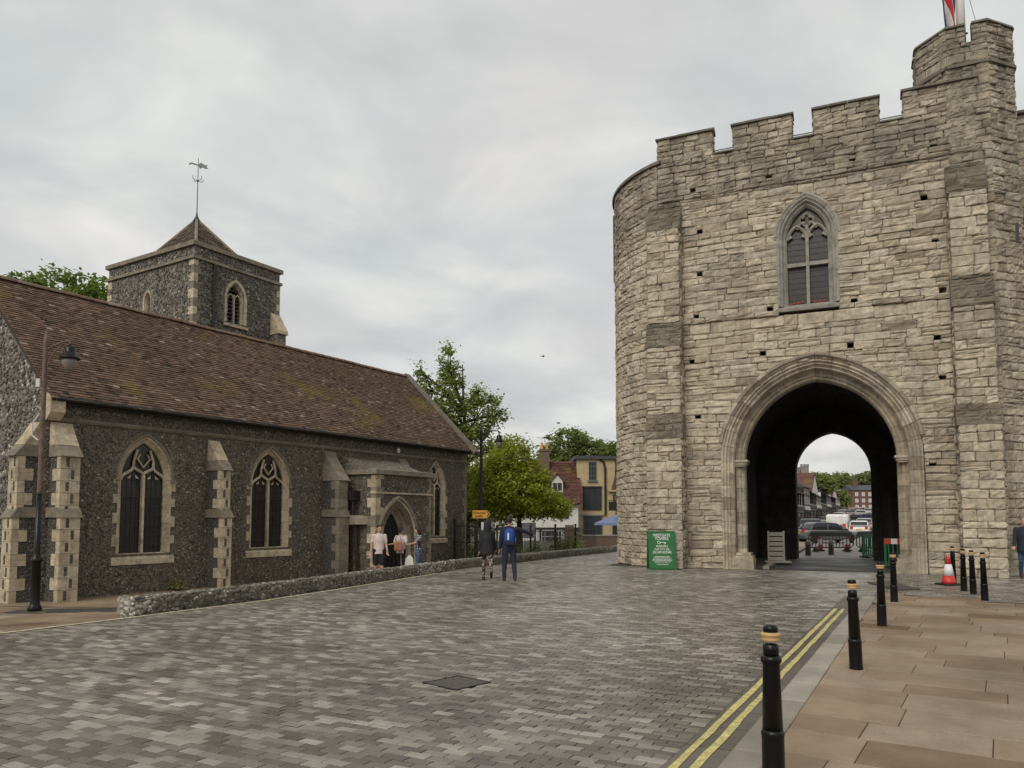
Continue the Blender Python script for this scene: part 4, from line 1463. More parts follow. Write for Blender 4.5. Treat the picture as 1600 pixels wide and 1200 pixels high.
# verge tiles under the west edge
mb = MB()
p = Vector((XW - .03, Y0, Z0))
mb.hexa([tuple(p + sn * -.12), tuple(p + sn * -.12 + Vector((.1, 0, 0))), tuple(p + su * SLn + sn * -.12 + Vector((.1, 0, 0))), tuple(p + su * SLn + sn * -.12),
         tuple(p + sn * -.02), tuple(p + sn * -.02 + Vector((.1, 0, 0))), tuple(p + su * SLn + sn * -.02 + Vector((.1, 0, 0))), tuple(p + su * SLn + sn * -.02)])
mb.build('verge', 'tile_edge', roof)

# buttresses: ashlar face with dark flint panels, flint sides with stone edges
def cbutt(x0, x1, dlow, dup, zset, zt0, zt1, axis='s', flush=True, mat='dressed'):
    """axis 's': projects to -y from the south wall; 'w': projects to -x from the west wall (x0,x1 are then y)"""
    def T(u, d, z):
        return (u, -d, z) if axis == 's' else (XW - d, u, z)
    def bx(u0, u1, d0, d1, z0, z1, name, m, t_=None):
        mb = MB()
        p = [T(u0, d1, z0), T(u1, d1, z0), T(u1, d0, z0), T(u0, d0, z0), T(u0, d1, z1), T(u1, d1, z1), T(u1, d0, z1), T(u0, d0, z1)]
        mb.hexa(p, 0, t_)
        return mb.build(name, m, ch_)
    for z0, z1, dp in ((ZB, zset, dlow), (zset, zt0, dup)):
        bx(x0 + .012, x1 - .012, 0, dp - .012, z0, z1, 'buttress_core', 'flint_dark')
        n_ = max(1, int(round((z1 - z0) / .29)))
        h = (z1 - z0) / n_
        for i in range(n_):
            za, zb = z0 + i * h + .004, z0 + (i + 1) * h - .004
            cut = x0 + (x1 - x0) * (.42 if i % 2 else .6)
            for q0, q1 in ((x0, cut - .003), (cut + .003, x1)):
                bx(q0, q1, dp - .16, dp + RNG.uniform(-.003, .004), za, zb, 'ashlar_block', mat)
            for xx in (x0, x1):
                if i % 2:
                    a_, b_ = (xx, xx + .02) if xx == x0 else (xx - .02, xx)
                    bx(a_ - .002, b_ + .002, dp - .34, dp - .165, za, zb, 'ashlar_block', mat)
            if flush:
                u = x0 + (x1 - x0) * (.62 if i % 2 else .36)
                bx(u - .035, u + .035, dp - .01, dp + .008, za + .04, zb - .02, 'flint_panel', 'flint_dark')
    # set-off and sloping cap slabs
    mb = MB()
    p = [T(x0 - .04, dlow + .05, zset), T(x1 + .04, dlow + .05, zset), T(x1 + .04, 0, zset), T(x0 - .04, 0, zset), T(x0 - .04, dup - .02, zset + .24), T(x1 + .04, dup - .02, zset + .24), T(x1 + .04, 0, zset + .24), T(x0 - .04, 0, zset + .24)]
    mb.hexa(p); mb.build('set_off', 'dressed_dark', ch_)
    for i in range(3):
        f0, f1 = i / 3, (i + 1) / 3
        za, zb = zt0 + (zt1 - zt0) * f0, zt0 + (zt1 - zt0) * f1
        da, db = dup * (1 - f0) + .05 * (1 - f0), dup * (1 - f1) + .01
        ov = .05 if i == 0 else .02
        mb = MB()
        p = [T(x0 - .02, da + ov, za), T(x1 + .02, da + ov, za), T(x1 + .02, -.02, za), T(x0 - .02, -.02, za), T(x0 - .02, db + .03, zb), T(x1 + .02, db + .03, zb), T(x1 + .02, -.02, zb), T(x0 - .02, -.02, zb)]
        mb.hexa(p); mb.build('cap_slab', 'dressed_dark' if i == 0 else mat, ch_)
cbutt(-.62, -.16, .58, .50, 1.72, 3.15, 3.98)
cbutt(.16, .58, .56, .48, 1.72, 3.15, 3.98, 'w')
cbutt(3.72, 4.04, .70, .60, 1.72, 3.05, 3.92)
cbutt(8.18, 8.62, .78, .72, 1.75, 2.95, 3.95, flush=False, mat='dressed_dark')
cbutt(12.0, 12.4, .5, .45, 1.75, 3.3, 3.95, flush=False, mat='dressed_dark')

# porch
px0, px1, pd, pz = 8.93, 11.85, 1.68, 3.22
door = Arch(10.02, .62, 1.02, .96, ZB)
wall_with_holes('porch_wall', [(px0, ZB), (px1, ZB), (px1, pz), (px0, pz)] , [[(a, max(b, ZB + .001)) for a, b in door.outline(.1, 10)]], 'flint', ch_, lambda a, b: (a, -pd, b))
flints('flint_cobbles', 2600, px0 + .25, px1 - .1, ZB, pz - .1, lambda a, b, h: (a, -pd - h, b), lambda x, z: abs(x - door.cx) < door.half(z, .4), 'cobble', ch_, seed=13)
for xx in (px0, px1):
    mb = MB(); mb.add([(xx, -pd, ZB), (xx, 0, ZB), (xx, 0, pz), (xx, -pd, pz)], [(0, 1, 2, 3)], 0, .5); mb.build('porch_wall', 'flint', ch_)
flints('flint_cobbles', 900, -pd + .2, -.1, ZB, pz - .1, lambda a, b, h: (px0 - h, a, b), lambda x, z: False, 'cobble', ch_, seed=14)
mb = MB(); mb.hexa([(px0, -pd + .1, pz), (px1, -pd + .1, pz), (px1, 0, pz), (px0, 0, pz), (px0, -pd + .1, pz + .05), (px1, -pd + .1, pz + .05), (px1, 0, pz + .62), (px0, 0, pz + .62)]); mb.build('porch_roof', 'flint_low', ch_)
def run(name, mat, pts_y, x0, x1, z0, prof):
    pass
# coping and string round the porch
for nm, z0, z1, pj, mt in (('porch_coping', pz - .05, pz + .13, .12, 'dressed_dark'), ('porch_string', 2.52, 2.60, .06, 'dressed')):
    x = px0 - pj
    while x < px1 + pj:
        L = min(RNG.uniform(.6, .95), px1 + pj - x)
        mb = MB(); mb.prism([(-pd - pj, z0), (-pd - pj, z1 - .03), (-pd + .2, z1 + .02), (-pd + .2, z0)], x + .003, x + L - .003, 'x'); mb.build(nm, mt, ch_)
        x += L
    if nm == 'porch_coping':
        mb = MB(); mb.prism([(px0 - pj, z0), (px0 - pj, z1 - .03), (px0 + .2, z1 + .02), (px0 + .2, z0)], -pd + .21, 0, 'y'); mb.build(nm, mt, ch_)
# porch corner quoins
z = ZB; k = 0
while z < pz - .1:
    h = min(RNG.uniform(.24, .36), pz - .06 - z)
    l1, l2 = (.36, .2) if k % 2 else (.2, .36)
    mb = MB(); mb.box(px0 - .025, px0 + l1, -pd - .025, -pd + l2, z + .004, z + h - .004, 0, None, .006); mb.build('quoin', 'dressed' if k % 3 else 'dressed_dark', ch_)
    mb = MB(); mb.box(px1 - l1 * .6, px1 + .025, -pd - .022, -pd + l2, z + .004, z + h - .004, 0, None, .006); mb.build('quoin', 'dressed_dark', ch_)
    z += h; k += 1
pd0 = lambda v: (v[0], v[1] - pd, v[2])
for pr, mt in (([(.0, .6), (.0, .42), (.05, .34), (.09, .36), (.12, .26), (.17, .22), (.2, .24), (.23, .12), (.27, .08), (.3, -.01), (.36, -.02), (.36, .6)], 'dressed'), ([(.36, .05), (.36, -.06), (.4, -.1), (.46, -.06), (.46, .05)], 'dressed_dark')):
    mb = MB(); door.full(mb, pr, 8, place=pd0, jamb=mt == 'dressed'); mb.build('door_arch', mt, ch_)
mb = MB(); mb.prism(door.outline(.02), -pd + .46, -pd + .5, 'y'); mb.build('door', 'timber_black', ch_)
mb = MB()
for i in range(6):
    x = 9.45 + i * .21
    mb.box(x, x + .012, -pd + .44, -pd + .458, ZB, 1.5)
mb.build('door_boards', 'black_matt', ch_)
# rain water head and pipe in the angle beside the porch, small floodlight bracket
mb = MB()
mb.tube([(8.72, -.86, 2.62), (8.72, -.86, 2.3), (8.72, -.86, 1.75), (8.78, -.95, 1.55), (8.78, -1.0, ZB)], .05, 8)
mb.box(8.58, 8.88, -1.0, -.74, 2.3, 2.62); mb.build('rainwater_pipe', 'black_matt', ch_)
mb = MB(); mb.hexa([(8.6, -1.1, 1.5), (9.3, -pd - .06, 1.5), (9.3, -pd + .1, 1.5), (8.6, -.8, 1.5), (8.6, -1.05, 1.72), (9.3, -pd, 1.72), (9.3, -pd + .1, 1.8), (8.6, -.8, 1.8)]); mb.build('set_off', 'dressed_dark', ch_)
# threshold quoins at the south east corner of the nave
z = ZB; k = 0
while z < ZE - .15:
    h = RNG.uniform(.24, .36); mb = MB()
    mb.box(XE - (.16 if k % 2 else .3), XE + .02, -.02, .25, z + .004, min(z + h, ZE - .13) - .004, 0, None, .005); mb.build('quoin', 'dressed_dark', ch_)
    z += h; k += 1

# tower ----------------------------------------------------------------
tx0, ty0, tx1, ty1, tz = 9.5, 9.05, 14.05, 15.3, 13.2
tower = bpy.data.objects.new('tower', None); C.objects.link(tower); tower.parent = ch_
tws = Arch(tx0 + 2.12, .36, 11.35, .62, 10.25)
tww = Arch(ty0 + 3.2, .16, 11.25, .3, 10.55)
wall_with_holes('tower_wall', [(tx0, 4), (tx1, 4), (tx1, tz), (tx0, tz)], [tws.outline(.05)], 'flint_tower', tower, lambda a, b: (a, ty0, b))
wall_with_holes('tower_wall', [(ty0, 4), (ty1, 4), (ty1, tz), (ty0, tz)], [tww.outline(.05)], 'flint_tower', tower, lambda a, b: (tx0, a, b))
wall_with_holes('tower_wall', [(tx0, 4), (tx1, 4), (tx1, tz), (tx0, tz)], [], 'flint_tower', tower, lambda a, b: (a, ty1, b))
wall_with_holes('tower_wall', [(ty0, 4), (ty1, 4), (ty1, tz), (ty0, tz)], [], 'flint_tower', tower, lambda a, b: (tx1, a, b))
flints('tower_flints', 2600, tx0 + .2, tx1 - .1, 9, tz - .1, lambda a, b, h: (a, ty0 - h, b), lambda x, z: abs(x - tws.cx) < tws.half(z, .3), 'cobble', tower, (.04, .085), 21)
flints('tower_flints', 2800, ty0 + .2, ty1 - .1, 9, tz - .1, lambda a, b, h: (tx0 - h, a, b), lambda x, z: abs(x - tww.cx) < tww.half(z, .3), 'cobble', tower, (.04, .085), 22)
for z0, z1, pj in ((tz - .62, tz - .5, .1), (tz - .06, tz + .12, .12)):
    mb = MB()
    mb.box(tx0 - pj, tx1 + pj, ty0 - pj, ty0 + .25, z0, z1); mb.box(tx0 - pj, tx1 + pj, ty1 - .25, ty1 + pj, z0, z1)
    mb.box(tx0 - pj, tx0 + .25, ty0 + .25, ty1 - .25, z0, z1); mb.box(tx1 - .25, tx1 + pj, ty0 + .25, ty1 - .25, z0, z1)
    mb.build('cornice', 'dressed_dark', tower)
for (cx_, cy_, sx, sy) in ((tx0, ty0, 1, 1), (tx1, ty0, -1, 1), (tx0, ty1, 1, -1)):
    z = 9.0; k = 0
    while z < tz - .7:
        h = RNG.uniform(.26, .4); l1, l2 = (.32, .18) if k % 2 else (.18, .32)
        mb = MB()
        xa, xb = sorted((cx_ - sx * .025, cx_ + sx * l1)); ya, yb = sorted((cy_ - sy * .025, cy_ + sy * l2))
        mb.box(xa, xb, ya, yb, z + .004, min(z + h, tz - .64) - .004, 0, None, .006); mb.build('quoin', 'dressed_dark' if k % 2 else 'dressed', tower)
        z += h; k += 1
for a, pl_ in ((tws, lambda v: (v[0], v[1] + ty0, v[2])), (tww, lambda v: (tx0 + v[1], v[0], v[2]))):
    mb = MB(); k = 1 if a is tws else .6
    a.full(mb, [(0, .4), (0, .14), (.06 * k, .04), (.12 * k, -.02), (.22 * k, -.03), (.22 * k, .4)], 7, place=pl_); mb.build('window_frame', 'dressed', tower)
    mb = MB(); vs = [pl_((x, .35, z)) for x, z in a.outline(.02)]
    tri = tessellate_polygon([[Vector((x, z, 0)) for x, z in a.outline(.02)]]); mb.add(vs, [tuple(q) for q in tri]); mb.build('louvre_backing', 'glass_dark', tower)
    mb = MB(); zz = a.z0 + .1
    while zz < a.zs + a.h - .12:
        hw = a.half(zz) - .02
        p = [pl_((a.cx - hw, .16, zz)), pl_((a.cx + hw, .16, zz)), pl_((a.cx + hw, .3, zz + .1)), pl_((a.cx - hw, .3, zz + .1))]
        q = [pl_((a.cx - hw, .16, zz + .02)), pl_((a.cx + hw, .16, zz + .02)), pl_((a.cx + hw, .3, zz + .12)), pl_((a.cx - hw, .3, zz + .12))]
        mb.hexa(p + q); zz += .17
    mb.build('louvre', 'grey_plastic', tower, kind='stuff')
mb = MB(); mb.box(tws.cx - .035, tws.cx + .035, ty0 + .1, ty0 + .2, tws.z0, tws.zs + .2)
for sd_ in (-1, 1):
    a_ = Arch(tws.cx + sd_ * .18, .145, tws.zs - .05, .24, tws.z0)
    a_.full(mb, [(0, .2), (0, .1), (.035, .1), (.035, .2)], 5, jamb=False, place=lambda v: (v[0], v[1] + ty0, v[2]))
mb.build('tracery', 'dressed', tower)
mb = MB(); mb.prism([(ty0 - .12, 10.05), (ty0 - .12, 10.16), (ty0 + .2, 10.27), (ty0 + .2, 10.05)], tws.cx - .62, tws.cx + .62, 'x'); mb.build('window_sill', 'dressed', tower)
mb = MB(); mb.tube([(tx0 + .95, ty0 - .08, 9), (tx0 + .95, ty0 - .08, tz - .62)], .06, 8); mb.build('rainwater_pipe', 'black_matt', tower)
# buttress on the far corner of the tower
mb = MB(); mb.hexa([(tx1 - .45, ty0 - .55, 8), (tx1 + .0, ty0 - .55, 8), (tx1 + .0, ty0, 8), (tx1 - .45, ty0, 8), (tx1 - .45, ty0 - .5, 10.2), (tx1, ty0 - .5, 10.2), (tx1, ty0, 10.2), (tx1 - .45, ty0, 10.2)]); mb.build('tower_buttress', 'flint_tower', tower)
mb = MB(); mb.prism([(ty0 - .62, 10.15), (ty0 - .58, 10.32), (ty0, 11.2), (ty0, 10.15)], tx1 - .5, tx1 + .05, 'x'); mb.build('cap_slab', 'dressed', tower)
mb = MB()
mb.hexa([(tx1, ty0 + .1, 8), (tx1 + .5, ty0 + .1, 8), (tx1 + .5, ty0 + .6, 8), (tx1, ty0 + .6, 8), (tx1, ty0 + .1, 11.3), (tx1 + .06, ty0 + .1, 11.3), (tx1 + .06, ty0 + .6, 11.3), (tx1, ty0 + .6, 11.3)]); mb.build('tower_buttress', 'dressed', tower)
# tower roof: tiled pyramid with vane
cxp, cyp = (tx0 + tx1) / 2, (ty0 + ty1) / 2
ap = Vector((cxp, cyp, 15.62))
crn = [Vector((tx0 + .65, ty0 + .85, tz - .1)), Vector((tx1 - .65, ty0 + .85, tz - .1)), Vector((tx1 - .65, ty1 - .85, tz - .1)), Vector((tx0 + .65, ty1 - .85, tz - .1))]
mb = MB()
for i in range(4):
    a, b = crn[i], crn[(i + 1) % 4]
    n_ = 22
    nm = (b - a).cross(ap - a).normalized()
    if nm.z < 0: nm = -nm
    for r_ in range(n_):
        f0, f1 = r_ / n_, min(1, (r_ + 1.35) / n_)
        A, B = a.lerp(ap, f0), b.lerp(ap, f0); A1, B1 = a.lerp(ap, f1), b.lerp(ap, f1)
        m_ = max(1, int((B - A).length / .19))
        for k in range(m_):
            g0, g1 = k / m_ + .004, (k + 1) / m_ - .004
            e_ = rt.uniform(0, .012)
            p = [A.lerp(B, g0) + nm * (.03 + e_), A.lerp(B, g1) + nm * (.03 + e_), A1.lerp(B1, g1) + nm * .006, A1.lerp(B1, g0) + nm * .006]
            q = [A.lerp(B, g0), A.lerp(B, g1)]
            mb.add([tuple(v) for v in p + q], [(0, 1, 2, 3), (4, 5, 1, 0)], 0, min(1, max(0, rt.gauss(.4, .25))))
mb.build('roof_tiles', 'tile3', tower, kind='stuff')
mb = MB()
for i in range(4):
    mb.tube([tuple(crn[i] + Vector((0, 0, .03))), tuple(ap + Vector((0, 0, .04)))], .07, 6)
mb.build('hip_tile', 'dressed_dark', tower)
mb = MB(); vs = [tuple(p) for p in crn] + [tuple(ap)]; mb.add(vs, [(0, 1, 4), (1, 2, 4), (2, 3, 4), (3, 0, 4)]); mb.box(tx0 + .1, tx1 - .1, ty0 + .1, ty1 - .1, tz - .3, tz - .15); mb.build('roof_deck', 'tile_edge', tower)

vane = thing('weathervane', 'thin weathered metal weathervane on the peak of the church tower roof', 'weathervane', (CW @ (ap - Vector((0, 0, .05)))).to_tuple(), CA)
mb = MB(); mb.lathe([(.17, 0), (.13, .1), (.05, .25), (.035, .4)], 10); mb.build('finial', 'slate', vane)
mb = MB(); mb.tube([(0, 0, .3), (0, 0, 3.05)], [.03, .016], 6); mb.build('rod', 'verdigris', vane)
mb = MB()
for a in (0, 90, 180, 270):
    d = Vector((math.cos(R(a)), math.sin(R(a)), 0))
    mb.tube([tuple(d * .03 + Vector((0, 0, 1.98))), tuple(d * .2 + Vector((0, 0, 1.94))), tuple(d * .28 + Vector((0, 0, 2.02))), tuple(d * .27 + Vector((0, 0, 2.12)))], .014, 5)
mb.lathe([(.03, 1.9), (.07, 1.95), (.03, 2.0)], 8); mb.build('cross_arms', 'verdigris', vane)
mb = MB()
mb.prism([(-.42, 2.78), (-.3, 2.82), (.0, 2.74), (.12, 2.84), (.3, 2.72), (.42, 2.76), (.36, 2.66), (.46, 2.56), (.3, 2.56), (.2, 2.62), (.08, 2.54), (.0, 2.68), (-.3, 2.75), (-.40, 2.70)], -.012, .012, 'y'); vp = mb.build('pennant', 'verdigris', vane); vp.rotation_euler = (0, 0, R(-50))
# small finial of the east gable
fin = thing('gable_finial', 'small stone finial rising behind the church roof ridge', 'finial', (CW @ Vector((14.2, 7.2, 7.3))).to_tuple(), CA)
mb = MB(); mb.lathe([(.17, 0), (.17, .9), (.2, .95), (.2, 1.02), (.13, 1.06), (.11, 1.25), (.14, 1.3), (.1, 1.42), (.03, 1.55)], 8); mb.build('shaft', 'dressed_dark', fin)

# ================================================================== low flint wall along the road
lw = thing('low_flint_wall', 'long low rubble flint wall curving along the edge of the road', 'wall')
WL = [(-6.72, 13.62), (-6.16, 14.75), (-5.43, 16.15), (-4.63, 18.25), (-3.77, 20.65), (-2.58, 23.95), (-1.87, 26.05), (-.12, 29.5), (2.1, 33.8), (5.3, 39.6), (7.5, 43.6)]
def path_pts(P, step):
    res = []; 
    for (a, b) in zip(P, P[1:]):
        a = Vector(a); b = Vector(b); L = (b - a).length; n_ = max(1, int(L / step))
        for i in range(n_):
            res.append(a.lerp(b, i / n_))
    res.append(Vector(P[-1])); return res
PP = path_pts(WL, .35)
mb = MB(); vs = []
sec = [(0, -.3), (.0, .0), (.01, .16), (.0, .25), (-.03, .295), (-.15, .31), (-.26, .30), (-.3, .25), (-.3, -.3)]
rw = random.Random(4)
for i, p in enumerate(PP):
    d = (PP[min(i + 1, len(PP) - 1)] - PP[max(0, i - 1)]).normalized(); nn = Vector((d.y, -d.x))
    for o, z in sec:
        q = p + nn * (o + .09 + rw.uniform(-.015, .015)); vs.append((q.x, q.y, z + (rw.uniform(-.018, .018) if z > .2 else 0)))
k = len(sec)
fs = [(i * k + j, (i + 1) * k + j, (i + 1) * k + j + 1, i * k + j + 1) for i in range(len(PP) - 1) for j in range(k - 1)]
fs += [tuple(range(k)), tuple(reversed([(len(PP) - 1) * k + j for j in range(k)]))]
mb.add(vs, fs, 0, .5); mb.build('wall_body', 'flint_low', lw)
# rubble flints of the nearer stretch: 300 as pieces, the rest together
lum = []
for i, p in enumerate(PP[:-1]):
    d = (PP[i + 1] - p); L = d.length; d = d.normalized(); nn = Vector((d.y, -d.x))
    if p.y > 31: break
    n_ = 58 if p.y < 24 else 30
    for q in range(n_):
        u = rw.uniform(0, L); z = rw.uniform(0.0, .33); s = rw.uniform(.022, .052)
        top = z > .25
        if top:
            c = p + d * u + nn * (.07 - rw.uniform(0, .27)); cz = .30; ax = Vector((0, 0, 1))
        else:
            c = p + d * u + nn * .095; cz = z; ax = Vector((nn.x, nn.y, 0))
        lum.append((Vector((c.x, c.y, cz)), ax, s, Vector((d.x, d.y, 0))))
e0 = PP[0]; d0 = (PP[1] - PP[0]).normalized()
for q in range(90):
    nn = Vector((d0.y, -d0.x)); c = e0 + nn * (.09 - rw.uniform(0, .36))
    lum.append((Vector((c.x, c.y, rw.uniform(0.02, .32))), Vector((-d0.x, -d0.y, 0)), rw.uniform(.03, .06), Vector((nn.x, nn.y, 0))))
t = NT('rubble_flint')
fc = t.ramp(t.attr(), [(0, (.05, .044, .036)), (.35, (.11, .098, .078)), (.65, (.2, .18, .145)), (.85, (.34, .315, .26)), (1, (.55, .52, .46))])
t.col(t.mix(1.0, fc, t.ramp(t.noise(30, 4), [(.3, .65), (.7, 1.25)]), 'MULTIPLY')); t.rough(.7); t.bump(t.noise(50, 4), .6, .015)
M['rubble'] = t.m
def lump(mb, c, ax, s, d):
    b = ax.cross(d); k = 7; vs = []
    for lvl, (rr, h) in enumerate(((1.0, -.25), (.85, .2), (.45, .42))):
        for q in range(k):
            an = 2 * math.pi * q / k + lvl * .3; r2 = rr * s * rw.uniform(.8, 1.15)
            vs.append(tuple(c + d * (r2 * 1.25 * math.cos(an)) + b * (r2 * .85 * math.sin(an)) + ax * (h * s)))
    fs = [(l * k + q, l * k + (q + 1) % k, (l + 1) * k + (q + 1) % k, (l + 1) * k + q) for l in range(2) for q in range(k)] + [tuple(range(2 * k, 3 * k))]
    pale = .18 * (ax.z > .5) + .3 if (-1.9 > c.x > -2.9 and c.y > 23) else .18 * (ax.z > .5)
    if c.y < 14.0: pale = .35
    mb.add(vs, fs, 0, min(1, max(0, rw.gauss(.42, .22) + pale)))
lum.sort(key=lambda e_: -(e_[2] * inview(e_[0])))
for e_ in lum[:300]:
    mb = MB(); lump(mb, *e_); mb.build('flint_stone', 'rubble', lw)
mb = MB()
for e_ in lum[300:]:
    lump(mb, *e_)
mb.build('flint_stones', 'rubble', lw, kind='stuff')
# ================================================================== trees
def tree(name, label, base, lobes, n, leaf, mat, trunk=.16, group=None, seed=1, clump=.45, per=26):
    r_ = random.Random(seed)
    root = thing(name, label, 'tree', base, 0, group)
    tb = MB()
    top = max(l[2] for l in lobes)
    cx_ = sum(l[0] for l in lobes) / len(lobes); cy_ = sum(l[1] for l in lobes) / len(lobes)
    spine = [Vector((cx_ * f + r_.uniform(-.1, .1) * f, cy_ * f, top * f)) for f in (0, .15, .3, .45, .6, .8, 1.0)]
    tb.tube([tuple(p) for p in spine], [trunk * (1.25 - f) for f in (0.1, .25, .4, .55, .7, .9, 1.12)], 8)
    for l in lobes:
        c = Vector(l[:3])
        f = max(.15, min(.75, (c.z - l[5]) / top))
        a = spine[0].lerp(spine[-1], f)
        m_ = a.lerp(c, .5) + Vector((r_.uniform(-.2, .2), r_.uniform(-.2, .2), r_.uniform(.0, .3)))
        tb.tube([tuple(a), tuple(m_), tuple(c), tuple(c + Vector((0, 0, l[5] * .6)))], [trunk * .5, trunk * .36, trunk * .22, trunk * .06], 6)
        for k in range(7):
            d = Vector((r_.gauss(0, 1), r_.gauss(0, 1), r_.gauss(.2, .8))).normalized()
            e_ = c + Vector((d.x * l[3], d.y * l[4], d.z * l[5])) * .85
            tb.tube([tuple(c.lerp(m_, .3)), tuple(c.lerp(e_, .55) + Vector((0, 0, .1))), tuple(e_)], [trunk * .2, trunk * .12, trunk * .04], 5)
    tb.build('trunk', 'bark', root, smooth=True)
    vol = [l[3] * l[4] + l[4] * l[5] + l[3] * l[5] for l in lobes]
    tot = sum(vol)
    V = []; T = []
    for l, vv in zip(lobes, vol):
        nc = max(6, int(n * vv / tot / per))
        for k in range(nc):
            d = Vector((r_.gauss(0, 1), r_.gauss(0, 1), r_.gauss(0, 1))).normalized()
            rr = r_.uniform(.5, 1.0) ** .6 * (1 + .22 * mnoise.noise(d * 2.2 + Vector((seed, l[0], l[2]))))
            c = Vector((l[0] + d.x * l[3] * rr, l[1] + d.y * l[4] * rr, l[2] + d.z * l[5] * rr))
            ct = r_.gauss(.5, .16)
            cs = clump * r_.uniform(.6, 1.25)
            for q in range(per):
                o_ = Vector((r_.gauss(0, .5), r_.gauss(0, .5), r_.gauss(0, .34))) * cs
                p = c + o_
                nv = (Vector((r_.gauss(0, .6), r_.gauss(0, .6), .9)) + o_ * .6).normalized()
                a = nv.orthogonal().normalized(); b = nv.cross(a)
                th = r_.uniform(0, 6.28); a, b = a * math.cos(th) + b * math.sin(th), b * math.cos(th) - a * math.sin(th)
                s = leaf * r_.uniform(.65, 1.3)
                V += [tuple(p - a * s), tuple(p - b * s * .55 - nv * s * .12), tuple(p + a * s), tuple(p + b * s * .55 - nv * s * .12)]
                T.append(min(1, max(0, ct + r_.uniform(-.2, .2))))
    mb = MB()
    mb.v = V; mb.f = [(4 * i, 4 * i + 1, 4 * i + 2, 4 * i + 3) for i in range(len(T))]; mb.mi = [0] * len(T); mb.t = T
    mb.build('crown', mat, root)
    return root
tree('tree', 'tall dark green tree with two pointed tops behind the end of the church', (-2.4, 41, -.3),
     [(-.95, 0, 8.3, .85, 1.0, 1.7), (-1.05, 0, 10.3, .42, .5, 1.0), (-.75, 0, 9.7, .4, .4, .7), (-2.25, .2, 9.0, .42, .5, 1.0), (-2.55, .1, 9.9, .22, .25, .5), (-1.6, .1, 7.2, 1.0, 1.1, 1.2), (.55, -.1, 7.3, 1.0, 1.1, 1.3), (1.3, 0, 8.3, .35, .4, .55), (1.75, 0, 7.5, .4, .4, .4), (.6, 0, 8.7, .35, .4, .6), (0, 0, 5.2, 1.8, 1.7, 1.9), (.9, .2, 3.2, 1.9, 1.8, 1.8), (-.4, 0, 2.8, 1.5, 1.5, 2.0), (1.9, 0, 5.6, .7, .8, .6)], 24000, .095, 'leaf_deep', .2, None, 3, .40)
tree('tree', 'rounded lime green tree overhanging the low wall beside the gatehouse', (.3, 36, -.3),
     [(-.35, 0, 4.9, 1.05, 1.2, .95), (-1.1, 0, 4.0, 1.2, 1.2, .9), (.45, -.1, 3.9, 1.0, 1.1, .85), (-.1, -.5, 3.2, 1.6, 1.4, .85), (1.35, -.2, 2.75, .75, .8, .6), (-1.4, 0, 3.0, 1.0, 1.0, .8), (.9, -.3, 2.5, 1.2, 1.0, .5), (-.7, -.2, 2.4, 1.2, 1.0, .5), (2.0, -.2, 2.5, .45, .5, .4)], 26000, .078, 'leaf_lime', .13, None, 8, .38)
tree('tree', 'spreading green tree rising behind the house chimneys left of the gatehouse', (9.5, 110, 0),
     [(-1.5, 0, 12.0, 3.2, 3, 2.6), (-3.5, 0, 10, 2.6, 3, 2.4), (1.5, 0, 11, 2.6, 3, 2.4), (-.5, 0, 8.5, 4.5, 3, 2.5)], 9000, .3, 'leaf_far', .4, 'trees behind the riverside houses', 12, .9)
tree('tree', 'green tree half hidden by the round side of the gatehouse', (14.5, 112, 0),
     [(0, 0, 10.6, 3.0, 3, 2.2), (3, 0, 10.8, 3.4, 3, 2.4), (1, 0, 8, 4.5, 3, 2.8)], 8000, .3, 'leaf_mid', .4, 'trees behind the riverside houses', 15, .9)
tree('tree', 'broad dark green tree showing above the church roof at the left edge', (-33, 58, 0),
     [(-7.0, 0, 18.2, 2.4, 3, 2.0), (-4.0, 0, 18.2, 2.6, 3, 2.2), (-1.0, 0, 18.2, 2.8, 3, 2.3), (1.8, 0, 17.9, 2.4, 3, 2.0), (4.2, 0, 17.0, 2.3, 2.5, 2.0), (6.2, 0, 15.6, 2.0, 2.5, 2.2), (0, 0, 14.5, 6, 4, 3.0)], 17000, .21, 'leaf_mid', .45, None, 21, .75)

# shrubs in the garden behind the low wall
def shrub(label, base, r0, n, leaf, mat, seed):
    r_ = random.Random(seed)
    root = thing('shrub', label, 'shrub', base)
    mb = MB()
    for i in range(6):
        d = Vector((r_.uniform(-.5, .5), r_.uniform(-.5, .5), 1)) * r0
        mb.tube([(0, 0, 0), tuple(d * .5), tuple(d)], [.03, .02, .008], 5)
    mb.build('stem', 'bark', root)
    mb = MB()
    for i in range(n):
        d = Vector((r_.gauss(0, 1), r_.gauss(0, 1), abs(r_.gauss(0, .9)))).normalized() * r0 * r_.uniform(.35, 1.1)
        p = d + Vector((0, 0, r0 * .25)); nv = (d.normalized() + Vector((0, 0, .5)) + Vector((r_.gauss(0, .4), r_.gauss(0, .4), 0))).normalized()
        a = nv.orthogonal().normalized(); b = nv.cross(a); s = leaf * r_.uniform(.7, 1.3)
        mb.add([tuple(p - a * s), tuple(p - b * s * .5), tuple(p + a * s), tuple(p + b * s * .5)], [(0, 1, 2, 3)], 0, r_.random())
    mb.build('foliage', mat, root)
shrub('dark shrub behind the railings just right of the church corner', (-1.4, 33.4, -.25), .9, 900, .075, 'leaf_deep', 2)
shrub('small green shrub behind the low wall, right of the two walkers', (.9, 34.5, -.25), .75, 700, .07, 'leaf_mid', 5)
shrub('leafy shrub below the right side of the lime green tree', (2.6, 38.0, -.25), 1.05, 900, .085, 'leaf_deep', 7)

cwp = CW @ Vector((2.75, -.22, -.24))
shrub('small dark weed clump at the foot of the church wall below the first window', cwp.to_tuple(), .26, 260, .035, 'leaf_deep', 17)
